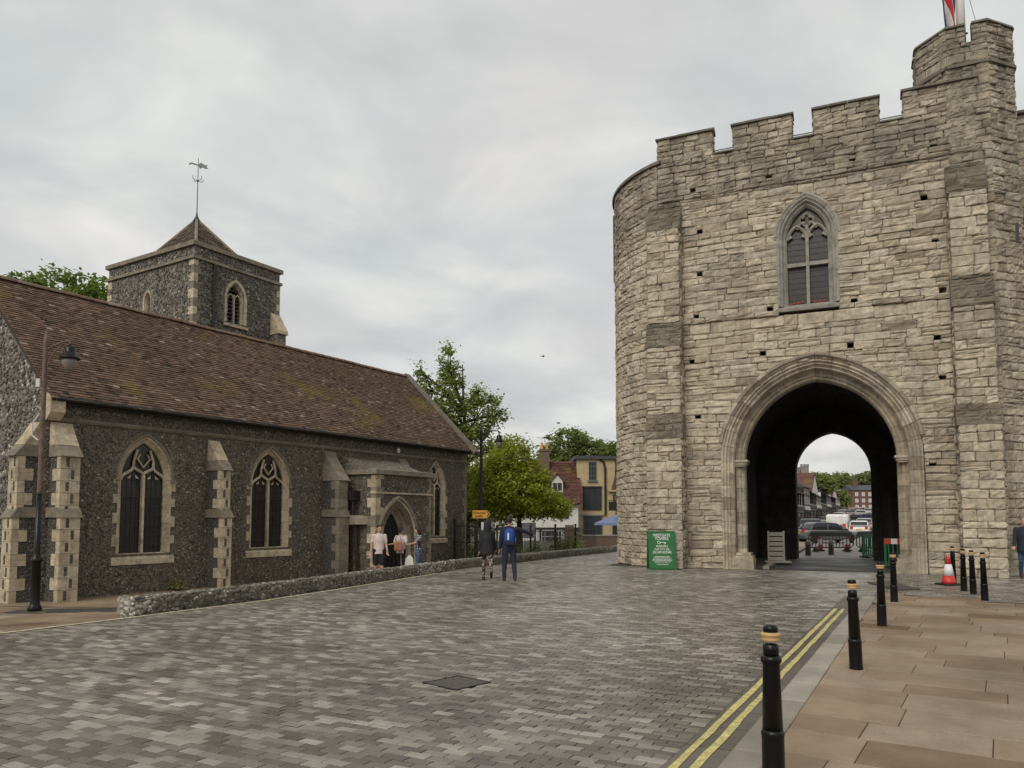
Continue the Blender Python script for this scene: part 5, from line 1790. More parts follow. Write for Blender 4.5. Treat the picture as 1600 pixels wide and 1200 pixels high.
# ================================================================== houses beyond the river
def win(parent, x0, x1, z0, z1, y, frame='white', nx=2, nz=2, pane='win_pale', fw=.05):
    """window facing -y: frame with bars, recessed pane"""
    mb = MB()
    mb.box(x0, x1, y - .04, y + .05, z0, z0 + fw); mb.box(x0, x1, y - .04, y + .05, z1 - fw, z1)
    mb.box(x0, x0 + fw, y - .04, y + .05, z0 + fw, z1 - fw); mb.box(x1 - fw, x1, y - .04, y + .05, z0 + fw, z1 - fw)
    for i in range(1, nx):
        x = x0 + (x1 - x0) * i / nx; mb.box(x - fw * .3, x + fw * .3, y - .025, y + .02, z0 + fw, z1 - fw)
    for i in range(1, nz):
        z = z0 + (z1 - z0) * i / nz; mb.box(x0 + fw, x1 - fw, y - .03, y + .025, z - fw * .35, z + fw * .35)
    f = mb.build('window', frame, parent)
    mb = MB(); mb.box(x0 + fw * .5, x1 - fw * .5, y + .0, y + .012, z0 + fw * .5, z1 - fw * .5); mb.build('pane', pane, f)
    return f
yb = thing('rendered_house', 'narrow ochre rendered house with a flat roof beside the gatehouse', 'house', (0, 70, 0))
mb = MB(); mb.box(5.95, 9.4, .0, 8, -1.2, 7.1); mb.box(9.4, 14, .35, 8, -1.2, 7.1); mb.build('wall', 'cream_wall', yb)
mb = MB(); mb.box(5.7, 14.2, -.3, 8.2, 7.1, 7.38); mb.build('roof', 'slate', yb)
win(yb, 7.0, 7.7, 5.15, 6.85, -.06, 'blue_frame', 3, 4)
mb = MB(); mb.box(6.9, 7.8, -.18, .02, 5.02, 5.14); mb.build('window_sill', 'blue_frame', yb)
win(yb, 6.45, 8.15, 2.45, 4.5, -.06, 'timber_black', 3, 1, fw=.09)
mb = MB(); mb.box(6.4, 8.2, -.14, .0, 4.5, 4.62); mb.build('lintel', 'timber_black', yb)
win(yb, 6.5, 8.2, .05, 1.95, -.06, 'slate', 3, 1, fw=.1)
mb = MB(); mb.box(6.3, 8.4, -.12, .0, 1.95, 2.05); mb.build('fascia', 'concrete', yb)
mb = MB(); mb.tube([(8.0, -.1, 7.05), (8.35, -.12, 6.85), (8.5, -.12, 6.2), (8.5, -.12, 2.0)], .1, 8); mb.build('drain_pipe', 'black_matt', yb)
win(yb, 9.1, 11.5, .1, 1.9, -.25, 'timber_black', 3, 1, fw=.1)
mb = MB(); mb.prism([(9.05, 4.3), (9.6, 6.3), (10.2, 6.9), (14, 6.9), (14, 4.3)], -.1, .34, 'y'); mb.build('lean_to_roof', 'tile2', yb)
mb = MB(); mb.box(8.75, 14, -.35, .33, 4.12, 4.28); mb.build('ledge', 'cream_wall', yb)
mb = MB(); mb.tube([(9.3, -.5, 3.0), (9.2, -.5, 3.5), (9.25, -.45, 3.85)], .09, 6); mb.tube([(9.3, -.5, 3.0), (9.7, -.5, 2.75)], .06, 6); mb.build('wall_lamp', 'black_matt', yb)

def chimney(parent, x0, x1, y0, y1, z0, z1, mat, pots=2):
    mb = MB(); mb.box(x0, x1, y0, y1, z0, z1); mb.box(x0 - .06, x1 + .06, y0 - .06, y1 + .06, z1 - .22, z1 - .08)
    c = mb.build('chimney', mat, parent)
    for i in range(pots):
        mb = MB(); mb.lathe([(.13, 0), (.12, .1), (.1, .5), (.12, .55), (.12, .6)], 10, (x0 + (x1 - x0) * (i + .5) / pots, (y0 + y1) / 2, z1)); mb.build('chimney_pot', 'orange' if mat == 'brick' else 'brick_red', c)
chimney(yb, 10.4, 11.2, 3, 3.6, 7.3, 8.3, 'brick_red', 3)

th = thing('tiled_cottage', 'white walled cottage with a steep brown tile roof and small dormer', 'cottage', (0, 68, 0))
mb = MB(); mb.box(-1.5, 5.85, 0, 7, -1.2, 3.3); mb.build('wall', 'white', th)
mb = MB(); mb.prism([(0.0, 3.3), (3.5, 6.7), (7, 3.3)], -1.45, 5.8, 'x'); mb.build('gable', 'white', th)
mb = MB()
rr = random.Random(31)
for r_ in range(30):
    f0, f1 = r_ / 30, (r_ + 1.3) / 30
    x = -1.7
    while x < 6.0:
        L = .24
        y0, z0, y1, z1 = -.35 + 3.85 * f0, 3.0 + 3.85 * f0, -.35 + 3.85 * f1, 3.0 + 3.85 * f1
        e_ = rr.uniform(.02, .05)
        mb.add([(x + .006, y0 - e_, z0 + e_), (x + L - .006, y0 - e_, z0 + e_), (x + L - .006, y1, z1), (x + .006, y1, z1), (x + .006, y0, z0), (x + L - .006, y0, z0)], [(0, 1, 2, 3), (4, 5, 1, 0)], 0, min(1, max(0, rr.gauss(.5, .22))))
        x += L
mb.build('roof_tiles', 'tile2', th, kind='stuff')
mb = MB(); mb.add([(-1.7, -.33, 2.97), (6.0, -.33, 2.97), (6.0, 3.5, 6.83), (-1.7, 3.5, 6.83), (6.0, 7.35, 2.97), (-1.7, 7.35, 2.97)], [(0, 1, 2, 3), (3, 2, 4, 5)]); mb.build('roof_deck', 'tile_edge', th)
mb = MB(); mb.tube([(-1.7, 3.5, 6.86), (6.0, 3.5, 6.86)], .13, 8); mb.build('ridge', 'tile2', th)
mb = MB(); mb.box(-1.6, 5.95, -.42, -.3, 2.88, 3.0); mb.build('gutter', 'black_matt', th)
chimney(th, 2.55, 3.45, 2.6, 3.5, 5.6, 8.1, 'brick', 2)
mb = MB(); mb.tube([(2.8, 3, 8.1), (2.8, 3, 9.3)], .02, 5); mb.tube([(2.3, 3, 9.2), (3.2, 3, 9.05)], .02, 5)
for i in range(4): mb.tube([(2.4 + i * .2, 3, 9.3 - i * .03), (2.4 + i * .2, 3, 9.05 - i * .03)], .012, 4)
mb.build('aerial', 'grey_metal', th)
dm = bpy.data.objects.new('dormer', None); C.objects.link(dm); dm.parent = th
mb = MB(); mb.prism([(3.55, 4.05), (4.55, 4.05), (4.55, 5.0), (4.05, 5.6), (3.55, 5.0)], .55, 2.4, 'y'); mb.build('dormer_wall', 'white', dm)
mb = MB()
for s in (-1, 1):
    mb.hexa([(4.05, .4, 5.66), (4.05 + s * .68, .4, 4.86), (4.05 + s * .68, 2.6, 4.86), (4.05, 2.6, 5.66), (4.05, .4, 5.76), (4.05 + s * .72, .4, 4.94), (4.05 + s * .72, 2.6, 4.94), (4.05, 2.6, 5.76)])
mb.build('dormer_roof', 'tile2', dm)
mb = MB()
for x in (3.66, 4.08):
    mb.box(x, x + .36, .52, .545, 4.15, 4.85)
mb.build('dormer_pane', 'win_pale', dm)
win(th, 3.9, 5.0, 1.7, 2.85, -.06, 'timber_black', 2, 1, fw=.08)
win(th, 2.6, 4.4, -.9, .6, -.06, 'white', 6, 3)
mb = MB(); mb.box(-1.5, 5.9, -.08, .0, .72, .9); mb.build('jetty_beam', 'timber_black', th)
mb = MB()
for x in (2.4, 4.6, 5.6): mb.box(x, x + .25, -.09, 0, -1.2, .72)
mb.build('post', 'timber_black', th)

# brick garden wall with swept end
bw = thing('brick_garden_wall', 'low brown brick wall with a curved sweep between cottage and gatehouse', 'wall', (0, 52, 0))
prof = [(3.6, -.4), (3.6, 1.25), (4.15, 1.25)]
for i in range(9):
    an = R(180 + 90 * i / 8); prof.append((4.15 + .8 + .8 * math.cos(an), 1.25 + .75 * math.sin(an)))
prof += [(9.5, .5), (9.5, -.4)]
mb = MB(); mb.prism(prof, 0, .3, 'y'); mb.build('brickwork', 'brick', bw)
mb = MB()
cp = prof[2:-1]
for (a, b), (c_, d_) in zip(cp, cp[1:]):
    mb.hexa([(a, -.05, b), (c_, -.05, d_), (c_, .35, d_), (a, .35, b), (a, -.05, b + .09), (c_, -.05, d_ + .09), (c_, .35, d_ + .09), (a, .35, b + .09)])
mb.build('coping', 'concrete', bw)

# parasol, sign post
um = thing('parasol', 'open pale blue parasol on the terrace in front of the ochre house', 'parasol', (8.35, 62, -.8))
mb = MB(); n_ = 8; vs = [(0, 0, 2.8)] + [(1.75 * math.cos(R(45 * i)), 1.75 * math.sin(R(45 * i)), 2.12) for i in range(8)] + [(1.75 * math.cos(R(45 * i)), 1.75 * math.sin(R(45 * i)), 1.95) for i in range(8)]
mb.add(vs, [(0, i + 1, (i + 1) % 8 + 1) for i in range(8)] + [(i + 1, i + 9, (i + 1) % 8 + 9, (i + 1) % 8 + 1) for i in range(8)]); mb.build('canopy', 'canopy', um)
mb = MB(); mb.tube([(0, 0, 0), (0, 0, 2.85)], .035, 8); mb.lathe([(.4, 0), (.4, .08), (.1, .1)], 12)
for i in range(8): mb.tube([(0, 0, 2.7), (1.7 * math.cos(R(45 * i)), 1.7 * math.sin(R(45 * i)), 2.1)], .012, 4)
mb.build('frame', 'wood', um)
hp = thing('hanging_sign', 'dark hanging pub style sign on a tall black post by the parasol', 'sign', (8.5, 60, -.8))
mb = MB(); mb.tube([(0, 0, 0), (0, 0, 4.1)], .07, 8); mb.tube([(0, 0, 3.9), (-1.0, 0, 3.9)], .03, 6); mb.build('post', 'black_matt', hp)
mb = MB(); mb.box(-.95, -.15, -.03, .03, 3.1, 3.8); mb.build('board', 'black_matt', hp)

# iron railings behind the low wall
rl = thing('iron_railings', 'black iron railings standing behind the low flint wall', 'railings')
RP = [(-1.35, 29.8), (-.6, 31.0), (.8, 33.2), (2.0, 35.6), (3.1, 37.7), (4.4, 40.1)]
for (a, b) in zip(RP, RP[1:]):
    a = Vector(a); b = Vector(b); L = (b - a).length; d = (b - a) / L
    mb = MB(); mb.tube([(a.x, a.y, -.25), (a.x, a.y, 1.34)], .04, 8); mb.sphere((a.x, a.y, 1.38), .06, seg=8, rings=6); mb.build('post', 'black_matt', rl)
    mb = MB()
    for z in (.12, 1.12): mb.tube([(a.x, a.y, z), (b.x, b.y, z)], .018, 6)
    mb.build('rail', 'black_matt', rl)
    n_ = int(L / .13)
    for i in range(1, n_):
        p = a + d * (L * i / n_)
        mb = MB(); mb.tube([(p.x, p.y, .0), (p.x, p.y, 1.18), (p.x, p.y, 1.27)], [.011, .011, .002], 5); mb.build('bar', 'black_matt', rl)
gt = thing('iron_gate', 'black iron gate between the church corner and the lamp post', 'gate')
a, b = Vector((-2.35, 31.6)), Vector((-1.4, 29.9))
for q in (a, b):
    mb = MB(); mb.tube([(q.x, q.y, -.25), (q.x, q.y, 1.6)], .05, 8); mb.sphere((q.x, q.y, 1.65), .07, seg=8, rings=6); mb.build('post', 'black_matt', gt)
mb = MB()
for z in (.05, .75, 1.4): mb.tube([(a.x, a.y, z), (b.x, b.y, z)], .02, 6)
mb.build('rail', 'black_matt', gt)
for i in range(1, 14):
    p = a.lerp(b, i / 14); mb = MB(); mb.tube([(p.x, p.y, .0), (p.x, p.y, 1.5)], .012, 5); mb.build('bar', 'black_matt', gt)
nb = thing('notice_board', 'small grey notice board on a post behind the low wall', 'notice board', (.75, 35.2, -.25), R(10))
mb = MB(); mb.tube([(-.3, 0, 0), (-.3, 0, 1.75)], .04, 6); mb.tube([(.3, 0, 0), (.3, 0, 1.75)], .04, 6); mb.build('post', 'black_matt', nb)
mb = MB(); mb.box(-.3, .3, -.05, -.01, 1.05, 1.75); mb.build('panel', 'grey_metal', nb)

# ================================================================== the street beyond the gate
SD = Vector((.43, .903, 0)).normalized()
def rz(x, y): return max(terr(x, y) + .26, 0)
styles = [('white', 'tile2', 7.4, 'white plastered shop with dark beams, nearest the arch on the left'), ('timber_black', 'slate', 8.6, 'dark fronted tall house second along the street'), ('white', 'tile2', 7.8, 'white gabled house with a brown roof, third along the street'),
          ('cream_wall', 'tile', 7.0, 'cream house with a low brown roof half way up the street'), ('white', 'slate', 8.0, 'white house with a grey roof further up the street'), ('brick_red', 'tile2', 7.2, 'red brick house with a red roof up the street'), ('white', 'tile2', 7.0, 'small white house near the top of the street'), ('cream_wall', 'tile2', 7.6, 'cream house at the far end of the street row')]
s = 0
for i, (wm, rm, ht, lab) in enumerate(styles):
    wd = [9, 8, 11, 10, 13, 14, 16, 18][i]
    o = Vector((29.6, 80, 0)) + SD * s
    # local x runs down the street towards the viewer's right side: front faces the road
    hs = thing('street_house', lab, 'house', (o.x, o.y, rz(o.x, o.y) - .1), math.atan2(SD.y, SD.x), 'houses along the street beyond the gate')
    gable = i in (2, 6); ht *= .86
    mb = MB(); mb.box(0, wd - .15, 0, 9, -1, ht * .68); mb.build('wall', wm, hs)
    mb = MB()
    if gable:
        mb.prism([(-.2, ht * .68), (wd / 2, ht * 1.08), (wd - .0, ht * .68)], -.3, 9, 'y')
    else:
        mb.prism([(-.35, ht * .68), (4, ht * 1.02), (9.2, ht * .68)], -.05, wd - .1, 'x')
    mb.build('roof', rm, hs)
    if gable:
        mb = MB(); mb.prism([(.15, ht * .67), (wd / 2, ht * 1.0), (wd - .35, ht * .67)], -.34, -.2, 'y'); mb.build('gable', wm, hs)
    nwin = max(2, int(wd / 2.6))
    for fl in (0, 1):
        for k in range(nwin):
            x0 = wd * (k + .22) / nwin
            win(hs, x0, x0 + 1.15, 3.1 + fl * 2.0 if fl == 0 else ht * .52, (4.5 if fl == 0 else ht * .52 + 1.1), -.05, 'white' if wm != 'white' else 'timber_black', 2, 2, fw=.1)
    mb = MB(); mb.box(.25, wd - .4, -.12, .0, 2.45, 2.9); mb.build('shop_sign_band', 'timber_black' if wm == 'white' else 'white', hs)
    for k in range(2):
        win(hs, .5 + k * wd * .48, .3 + wd * .4 + k * wd * .48, .4, 2.35, -.06, 'timber_black', 3, 1, fw=.12)
    mb = MB(); mb.box(wd * .43, wd * .43 + .9, -.07, 0, 0, 2.1); mb.build('door', 'wood', hs)
    if wm == 'white':
        for x in np.arange(.2, wd - .2, 1.3):
            mb = MB(); mb.box(x, x + .18, -.03, 0.0, 2.9, ht * .68 - .02); mb.build('timber', 'timber_black', hs)
    chimney(hs, wd - 1.3, wd - .5, 3.4, 4.2, ht * .8, ht * 1.2, 'brick_red', 2)
    s += wd
# brick terrace closing the view
tb_ = thing('brick_terrace', 'dark red brick terrace with white windows closing the street', 'terrace', (103, 232, 3.6))
mb = MB(); mb.box(0, 26, 0, 9, -2, 6.6); mb.build('wall', 'brick_red', tb_)
mb = MB(); mb.prism([(-.3, 6.6), (4.5, 8.3), (9.3, 6.6)], -.2, 26.2, 'x'); mb.build('roof', 'slate', tb_)
for r_ in range(3):
    for k in range(12):
        win(tb_, .6 + k * 2.0, 1.5 + k * 2.0, 1.0 + r_ * 1.9, 2.1 + r_ * 1.9, -.08, 'white_gloss', 2, 2, fw=.2)
for k in range(3): chimney(tb_, 2 + k * 9, 3.4 + k * 9, 4, 5, 7.8, 9.6, 'brick_red', 3)
ct = thing('distant_tower', 'pale square tower far off above the street roofs on the left', 'tower', (56.6, 150, 0))
mb = MB(); mb.box(0, 1.5, 0, 3, 0, 11.8); mb.build('wall', 'concrete', ct)
mb = MB()
for x in (0, .6, 1.2): mb.box(x, x + .3, -.1, .5, 11.8, 12.3)
mb.build('battlement', 'concrete', ct)
# wooded hill behind
hl = [('pale green tree on the hill, leftmost above the street', 133, 330, 8), ('grey green tree on the hill behind the brick terrace', 144, 335, 9), ('round green tree on the hill, third from the left', 152, 330, 8.5), ('low green tree at the right of the hill', 161, 332, 8.5), ('dark green tree on the hill seen beside the arch', 124, 335, 8), ('small tree on the hill above the far roofs', 138, 325, 7.5)]
for i, (lab, x, y, h) in enumerate(hl):
    z = terr(x, y)
    tree('hill_tree', lab, (x, y, z), [(0, 0, h * .62, 4.6, 4, h * .36), (-3, 0, h * .5, 3.4, 3, h * .34), (3, 0, h * .5, 3.4, 3, h * .34)], 1800, .65, 'leaf_far', .5, 'trees on the hill', 40 + i, 1.5, 20)
tree('street_tree', 'light green street tree in front of the far brick terrace', (88.5, 208, 3.1), [(0, 0, 4.2, 2.6, 2.4, 2.0), (1.2, 0, 3.2, 2.0, 2, 1.4), (-1, 0, 5.2, 1.6, 1.6, 1.2)], 2500, .4, 'leaf_far', .3, None, 61, .9)
tree('street_tree', 'brownish tree above the roofs of the first street houses', (50.5, 128, 1.0), [(0, 0, 6.6, 1.8, 2.0, 1.5), (1.5, 0, 6.2, 1.5, 2, 1.2)], 2200, .33, 'leaf_far', .3, None, 62, .8)

# ================================================================== vehicles
def car_paint(name, c):
    t = NT(name); t.col(t.mix(1.0, c, t.ramp(t.noise(3, 3), [(.3, .9), (.7, 1.05)]), 'MULTIPLY')); t.rough(.28); t.b.inputs['Coat Weight'].default_value = .5; t.b.inputs['Coat Roughness'].default_value = .08
    return t.m
M['tyre'] = plain('tyre_rubber', (.015, .015, .015), .85)
M['lamp_red'] = plain('tail_lamp', (.5, .03, .02), .25)
M['plate_y'] = plain('number_plate_yellow', (.6, .42, .05), .5)
M['car_glass'] = plain('car_glass', (.02, .024, .028), .08)
def loft(mb, rings, mi=0):
    k = len(rings[0]); vs = [p for r_ in rings for p in r_]
    fs = [(i * k + j, i * k + (j + 1) % k, (i + 1) * k + (j + 1) % k, (i + 1) * k + j) for i in range(len(rings) - 1) for j in range(k)]
    fs += [tuple(reversed(range(k))), tuple((len(rings) - 1) * k + j for j in range(k))]
    mb.add(vs, fs, mi, .5)
def rsec(x, z0, z1, hw, e=.12, n=4, tuck=.0):
    """rounded rectangle section at station x"""
    pts = []
    for (sy, sz, a0) in ((1, 1, 0), (-1, 1, 90), (-1, -1, 180), (1, -1, 270)):
        r_ = min(e, (z1 - z0) * .45)
        cy_, cz_ = sy * (hw - r_), (z1 - r_ if sz > 0 else z0 + r_)
        for i in range(n + 1):
            an = R(a0 + 90 * i / n)
            y = cy_ + r_ * math.cos(an); z = cz_ + r_ * math.sin(an)
            pts.append((x, y * (1 - tuck * max(0, (z0 + (z1 - z0) * .5 - z) / (z1 - z0))), z))
    return pts
def car(label, loc, heading, paint, kind='hatch', group='cars on the street beyond the gate'):
    root = thing('parked_car' if kind != 'van' else 'parked_van', label, 'car' if kind != 'van' else 'van', loc, heading, group)
    if kind == 'van':
        L, W, H = 5.0, .95, 2.1
        body = [(-2.5, .5, 1.9, .86), (-2.46, .32, 2.05, .93), (-1, .25, 2.1, .95), (.9, .25, 2.08, .95), (1.35, .25, 1.75, .95), (1.7, .25, 1.18, .94), (2.2, .28, 1.02, .9), (2.45, .35, .85, .82)]
        cab = []
    else:
        hi = {'hatch': 1.48, 'suv': 1.66, 'saloon': 1.42}[kind]
        W, H = .89, hi
        bt = hi * .62
        body = [(-2.08, .42, bt - .1, .74), (-2.02, .28, bt, .84), (-1.4, .22, bt + .03, .89), (0, .2, bt + .02, .9), (1.2, .22, bt - .02, .89), (1.75, .26, bt - .12, .85), (2.02, .3, bt - .25, .78), (2.1, .38, bt - .35, .68)]
        rear = {'hatch': -1.95, 'suv': -1.98, 'saloon': -1.55}[kind]
        cab = [(rear, bt - .05, bt + .04, .76), (rear + .22, bt - .05, hi - .1, .70), (rear + .55, bt - .05, hi - .01, .68), (-.2, bt - .05, hi, .68), (.35, bt - .05, hi - .06, .68), (.8, bt - .05, bt + .27, .72), (1.2, bt - .05, bt + .02, .76)]
    mb = MB(); loft(mb, [rsec(x, a, b, hw, .14, 4, .06) for x, a, b, hw in body]); mb.build('body', paint, root, smooth=True)
    if cab:
        mb = MB(); loft(mb, [rsec(x, a, b, hw, .1, 3) for x, a, b, hw in cab]); mb.build('cabin_glass', 'car_glass', root, smooth=True)
        mb = MB(); loft(mb, [rsec(x, b - .05, b + .015, hw - .03, .03, 2) for x, a, b, hw in cab[1:5]]); mb.build('roof', paint, root, smooth=True)
        mb = MB()
        for sy in (-1, 1):
            for p, q in ((cab[0], cab[1]), (cab[4], cab[6])):
                mb.tube([(p[0], sy * (p[3] - .01), p[2]), (q[0], sy * (q[3] - .0), q[2])], .035, 6)
            mb.tube([(-.3, sy * .73, cab[0][2]), (-.25, sy * .69, cab[3][2] - .03)], .03, 6)
        mb.build('pillar', paint, root)
        for sy in (-1, 1):
            mb = MB(); mb.sphere((.72, sy * .98, cab[0][2] + .08), .1, .7, .9, .7, 8, 6); mb.build('mirror', paint, root)
    else:
        mb = MB(); mb.hexa([(1.0, -.8, 1.25), (1.66, -.82, 1.2), (1.66, .82, 1.2), (1.0, .8, 1.25), (1.0, -.78, 1.9), (1.3, -.76, 1.86), (1.3, .76, 1.86), (1.0, .78, 1.9)]); mb.build('cab_glass', 'car_glass', root)
        mb = MB()
        for i in range(5):
            mb.hexa([(-2.53, -.8 + i * .34, .55), (-2.53, -.63 + i * .34, .55), (-2.50, -.63 + i * .34, .55), (-2.50, -.8 + i * .34, .55), (-2.53, -.75 + i * .3, 1.15), (-2.53, -.6 + i * .3, 1.15), (-2.50, -.6 + i * .3, 1.15), (-2.50, -.75 + i * .3, 1.15)])
        mb.build('rear_chevron', 'red', root)
    ends = (-1.32, 1.32) if cab else (-1.5, 1.55)
    for x in ends:
        for sy in (-1, 1):
            w_ = bpy.data.objects.new('wheel', None); C.objects.link(w_); w_.parent = root; w_.location = (x, sy * (W - .1), .31)
            mb = MB(); mb.lathe([(.2, -.1), (.29, -.1), (.315, -.05), (.315, .05), (.29, .1), (.2, .1)], 18, axis='y'); mb.build('tyre', 'tyre', w_, smooth=True)
            mb = MB(); mb.lathe([(.02, -.09), (.2, -.085), (.2, .085), (.02, .09)], 14, axis='y'); mb.build('rim', 'grey_metal', w_)
    xb, xf = body[0][0], body[-1][0]
    for sy in (-1, 1):
        mb = MB(); mb.box(xb - .02, xb + .14, sy * .62 - .12, sy * .62 + .12, .72, .98 if cab else 1.2); mb.build('tail_lamp', 'lamp_red', root)
        mb = MB(); mb.box(xf - .16, xf + .0, sy * .52 - .15, sy * .52 + .15, .56, .68); mb.build('headlight', 'white_gloss', root)
    mb = MB(); mb.box(xb - .03, xb + .05, -.26, .26, .62, .74); mb.build('number_plate', 'plate_y', root)
    mb = MB(); mb.box(xb - .04, xb + .1, -.8, .8, .3, .5); mb.build('bumper', 'grey_plastic', root)
    return root
sh = math.atan2(SD.y, SD.x)
def onst(px, y):
    x = (px - 800) / 1200 * y
    return (x, y, rz(x, y))
P_ = {k: car_paint('paint_' + k, v) for k, v in dict(charcoal=(.05, .052, .055), grey=(.13, .14, .145), white=(.68, .68, .67), red=(.42, .03, .03), black=(.02, .02, .022), silver=(.36, .37, .38), blue=(.04, .07, .13)).items()}
car('dark grey estate car with a yellow rear plate behind the barrier on the left', onst(1264, 60), sh + .1, P_['charcoal'], 'suv')
car('grey hatchback pointing right behind the street barrier', onst(1289, 54), R(8), P_['grey'], 'saloon')
car('white van with red chevrons on its back, beyond the grey hatchback', onst(1309, 74), sh - .02, P_['white'], 'van')
car('white hatchback seen from behind at the right of the street', onst(1341, 72), sh, P_['white'])
car('red car beyond the roof of the white van', onst(1303, 84), sh + .2, P_['red'])
car('black car crossing in the middle of the street', onst(1330, 104), R(10), P_['black'], 'saloon')
car('dark blue car parked at the right of the middle distance', onst(1356, 108), R(15), P_['blue'])
car('silver car to the left of the crossing black car', onst(1310, 118), sh, P_['silver'])
car('white car beyond the crossing black car', onst(1344, 132), sh, P_['white'], 'suv')
car('charcoal car in the far traffic, left of the white one', onst(1328, 140), sh, P_['charcoal'])
car('red car in the far traffic near the brick terrace', onst(1342, 172), R(20), P_['red'])
car('silver car at the far right of the traffic', onst(1356, 165), sh, P_['silver'])
for lab, px, y, hd_, pk in (('white car at the left of the far traffic', 1316, 146, sh, 'white'), ('grey car between the far white and red cars', 1336, 155, sh, 'grey'), ('white van like car near the brick terrace', 1351, 182, R(12), 'white'), ('silver car just beyond the white hatchback on the right', 1349, 84, sh, 'silver'), ('dark car on the left kerb behind the red car', 1291, 92, sh, 'charcoal'), ('pale car in front of the far brick terrace', 1337, 190, sh, 'silver')):
    car(lab, onst(px, y), hd_, P_[pk])
car('black car at the far left kerb up the street', onst(1319, 160), sh, P_['black'], 'suv')
# ================================================================== bollards
def bollard(label, x, y, z, lean=0.0, src=[None]):
    if src[0] is None:
        b = thing('bollard', label, 'bollard', (x, y, z), 0, 'black bollards with gold bands')
        mb = MB(); mb.lathe([(.098, -.02), (.098, .012), (.095, .03), (.094, .30), (.097, .31), (.097, .325), (.086, .345)], 20); mb.build('base', 'black', b, smooth=True)
        mb = MB(); mb.lathe([(.086, .345), (.072, .76), (.075, .775), (.087, .79), (.089, .805), (.083, .82), (.07, .83)], 20); mb.build('shaft', 'black', b, smooth=True)
        mb = MB(); mb.lathe([(.066, .83), (.066, .90), (.05, .905)], 20); mb.build('neck', 'black', b, smooth=True)
        mb = MB(); mb.lathe([(.06, .922), (.076, .925), (.082, .934), (.077, .942), (.077, .955), (.085, .96), (.087, .968), (.08, .977), (.06, .983)], 20); mb.build('gold_band', 'gold', b, smooth=True)
        mb = MB(); mb.lathe([(.062, .98), (.062, 1.008), (.058, 1.02), (.04, 1.028), (.002, 1.03)], 20); mb.build('cap', 'black', b, smooth=True)
        mb = MB()
        for k in range(4):
            an = R(20 + 90 * k); mb.sphere((.096 * math.cos(an), .096 * math.sin(an), .06), .009, seg=6, rings=4)
        mb.build('bolt', 'black_matt', b)
        src[0] = b
    else:
        b = copy_tree(src[0])
        b.location = (x, y, z); b['label'] = label
    b.rotation_euler = (0, lean, RNG.uniform(0, .3)); b.scale = (.74, .74, .956)
    return b
bollard('nearest black bollard at the kerb, cut off by the bottom of the picture', 1.655, 4.98, PV)
bollard('second black bollard along the kerb from the viewer', 3.82, 8.66, PV, R(-1.2))
bollard('third black bollard along the kerb from the viewer', 5.76, 12.1, PV)
bollard('fourth black bollard along the kerb, nearest the archway', 7.64, 15.5, PV)
bollard('rightmost bollard of the four beside the traffic cone', 9.83, 16.12, .012, R(-.8))
bollard('second bollard from the right beside the traffic cone', 10.42, 17.5, 0, R(-1))
bollard('third bollard from the right beside the traffic cone', 10.62, 18.2, 0)
bollard('bollard nearest the traffic cone, partly behind another', 11.35, 19.9, 0)

# traffic cone
cn = thing('traffic_cone', 'red traffic cone with a white sleeve at the foot of the gatehouse', 'traffic cone', (11.17, 19.8, 0), .2)
mb = MB(); mb.prism([(-.25, -.2), (-.2, -.25), (.2, -.25), (.25, -.2), (.25, .2), (.2, .25), (-.2, .25), (-.25, .2)], 0, .04, 'z'); mb.build('base', 'black_matt', cn)
mb = MB(); mb.lathe([(.175, .04), (.16, .10), (.13, .24)], 20); mb.build('skirt', 'red', cn, smooth=True)
mb = MB(); mb.lathe([(.132, .24), (.078, .53)], 20); mb.build('reflective_sleeve', 'white_band', cn, smooth=True)
mb = MB(); mb.lathe([(.078, .53), (.045, .70), (.036, .74), (.03, .745)], 20); mb.build('tip', 'red', cn, smooth=True)

# ================================================================== writing
def text(s, size, mat, parent, loc, rot=(R(90), 0, 0), name='lettering', align='CENTER', ext=.002, sx=1.0, shear=0.0):
    cu = bpy.data.curves.new(name, 'FONT')
    cu.body = s; cu.size = size; cu.align_x = align; cu.align_y = 'CENTER'; cu.extrude = ext; cu.offset = size * .012; cu.shear = shear
    tmp = bpy.data.objects.new('tmp', cu); C.objects.link(tmp)
    dg = bpy.context.evaluated_depsgraph_get()
    me = bpy.data.meshes.new_from_object(tmp.evaluated_get(dg))
    bpy.data.objects.remove(tmp); bpy.data.curves.remove(cu)
    me.materials.clear(); me.materials.append(M[mat] if isinstance(mat, str) else mat)
    o = link(name, me, parent); o.location = loc; o.rotation_euler = rot; o.scale = (sx, 1, 1)
    return o
# A-board by the gate
ab = thing('a_board', 'green folding advertising board with white lettering at the gatehouse foot', 'sign', (4.97, 25.72, .0), R(3))
W2, H2, tl = .45, 1.27, R(7)
def board(sgn, nm, mat):
    mb = MB(); d = .02
    y0 = -sgn * -.0
    yb, yt = -sgn * .20, -sgn * .03
    mb.hexa([(-W2, yb - .014, .02), (W2, yb - .014, .02), (W2, yb + .014, .02), (-W2, yb + .014, .02), (-W2, yt - .014, H2), (W2, yt - .014, H2), (W2, yt + .014, H2), (-W2, yt + .014, H2)])
    return mb.build(nm, mat, ab)
board(1, 'front_panel', 'green_sign'); board(-1, 'back_panel', 'green_dark')
mb = MB()
for sg in (-1, 1):
    x = sg * (W2 - .02)
    mb.hexa([(x - .025, -.226, .0), (x + .025, -.226, .0), (x + .025, -.19, .0), (x - .025, -.19, .0), (x - .025, -.058, H2 + .01), (x + .025, -.058, H2 + .01), (x + .025, -.02, H2 + .01), (x - .025, -.02, H2 + .01)])
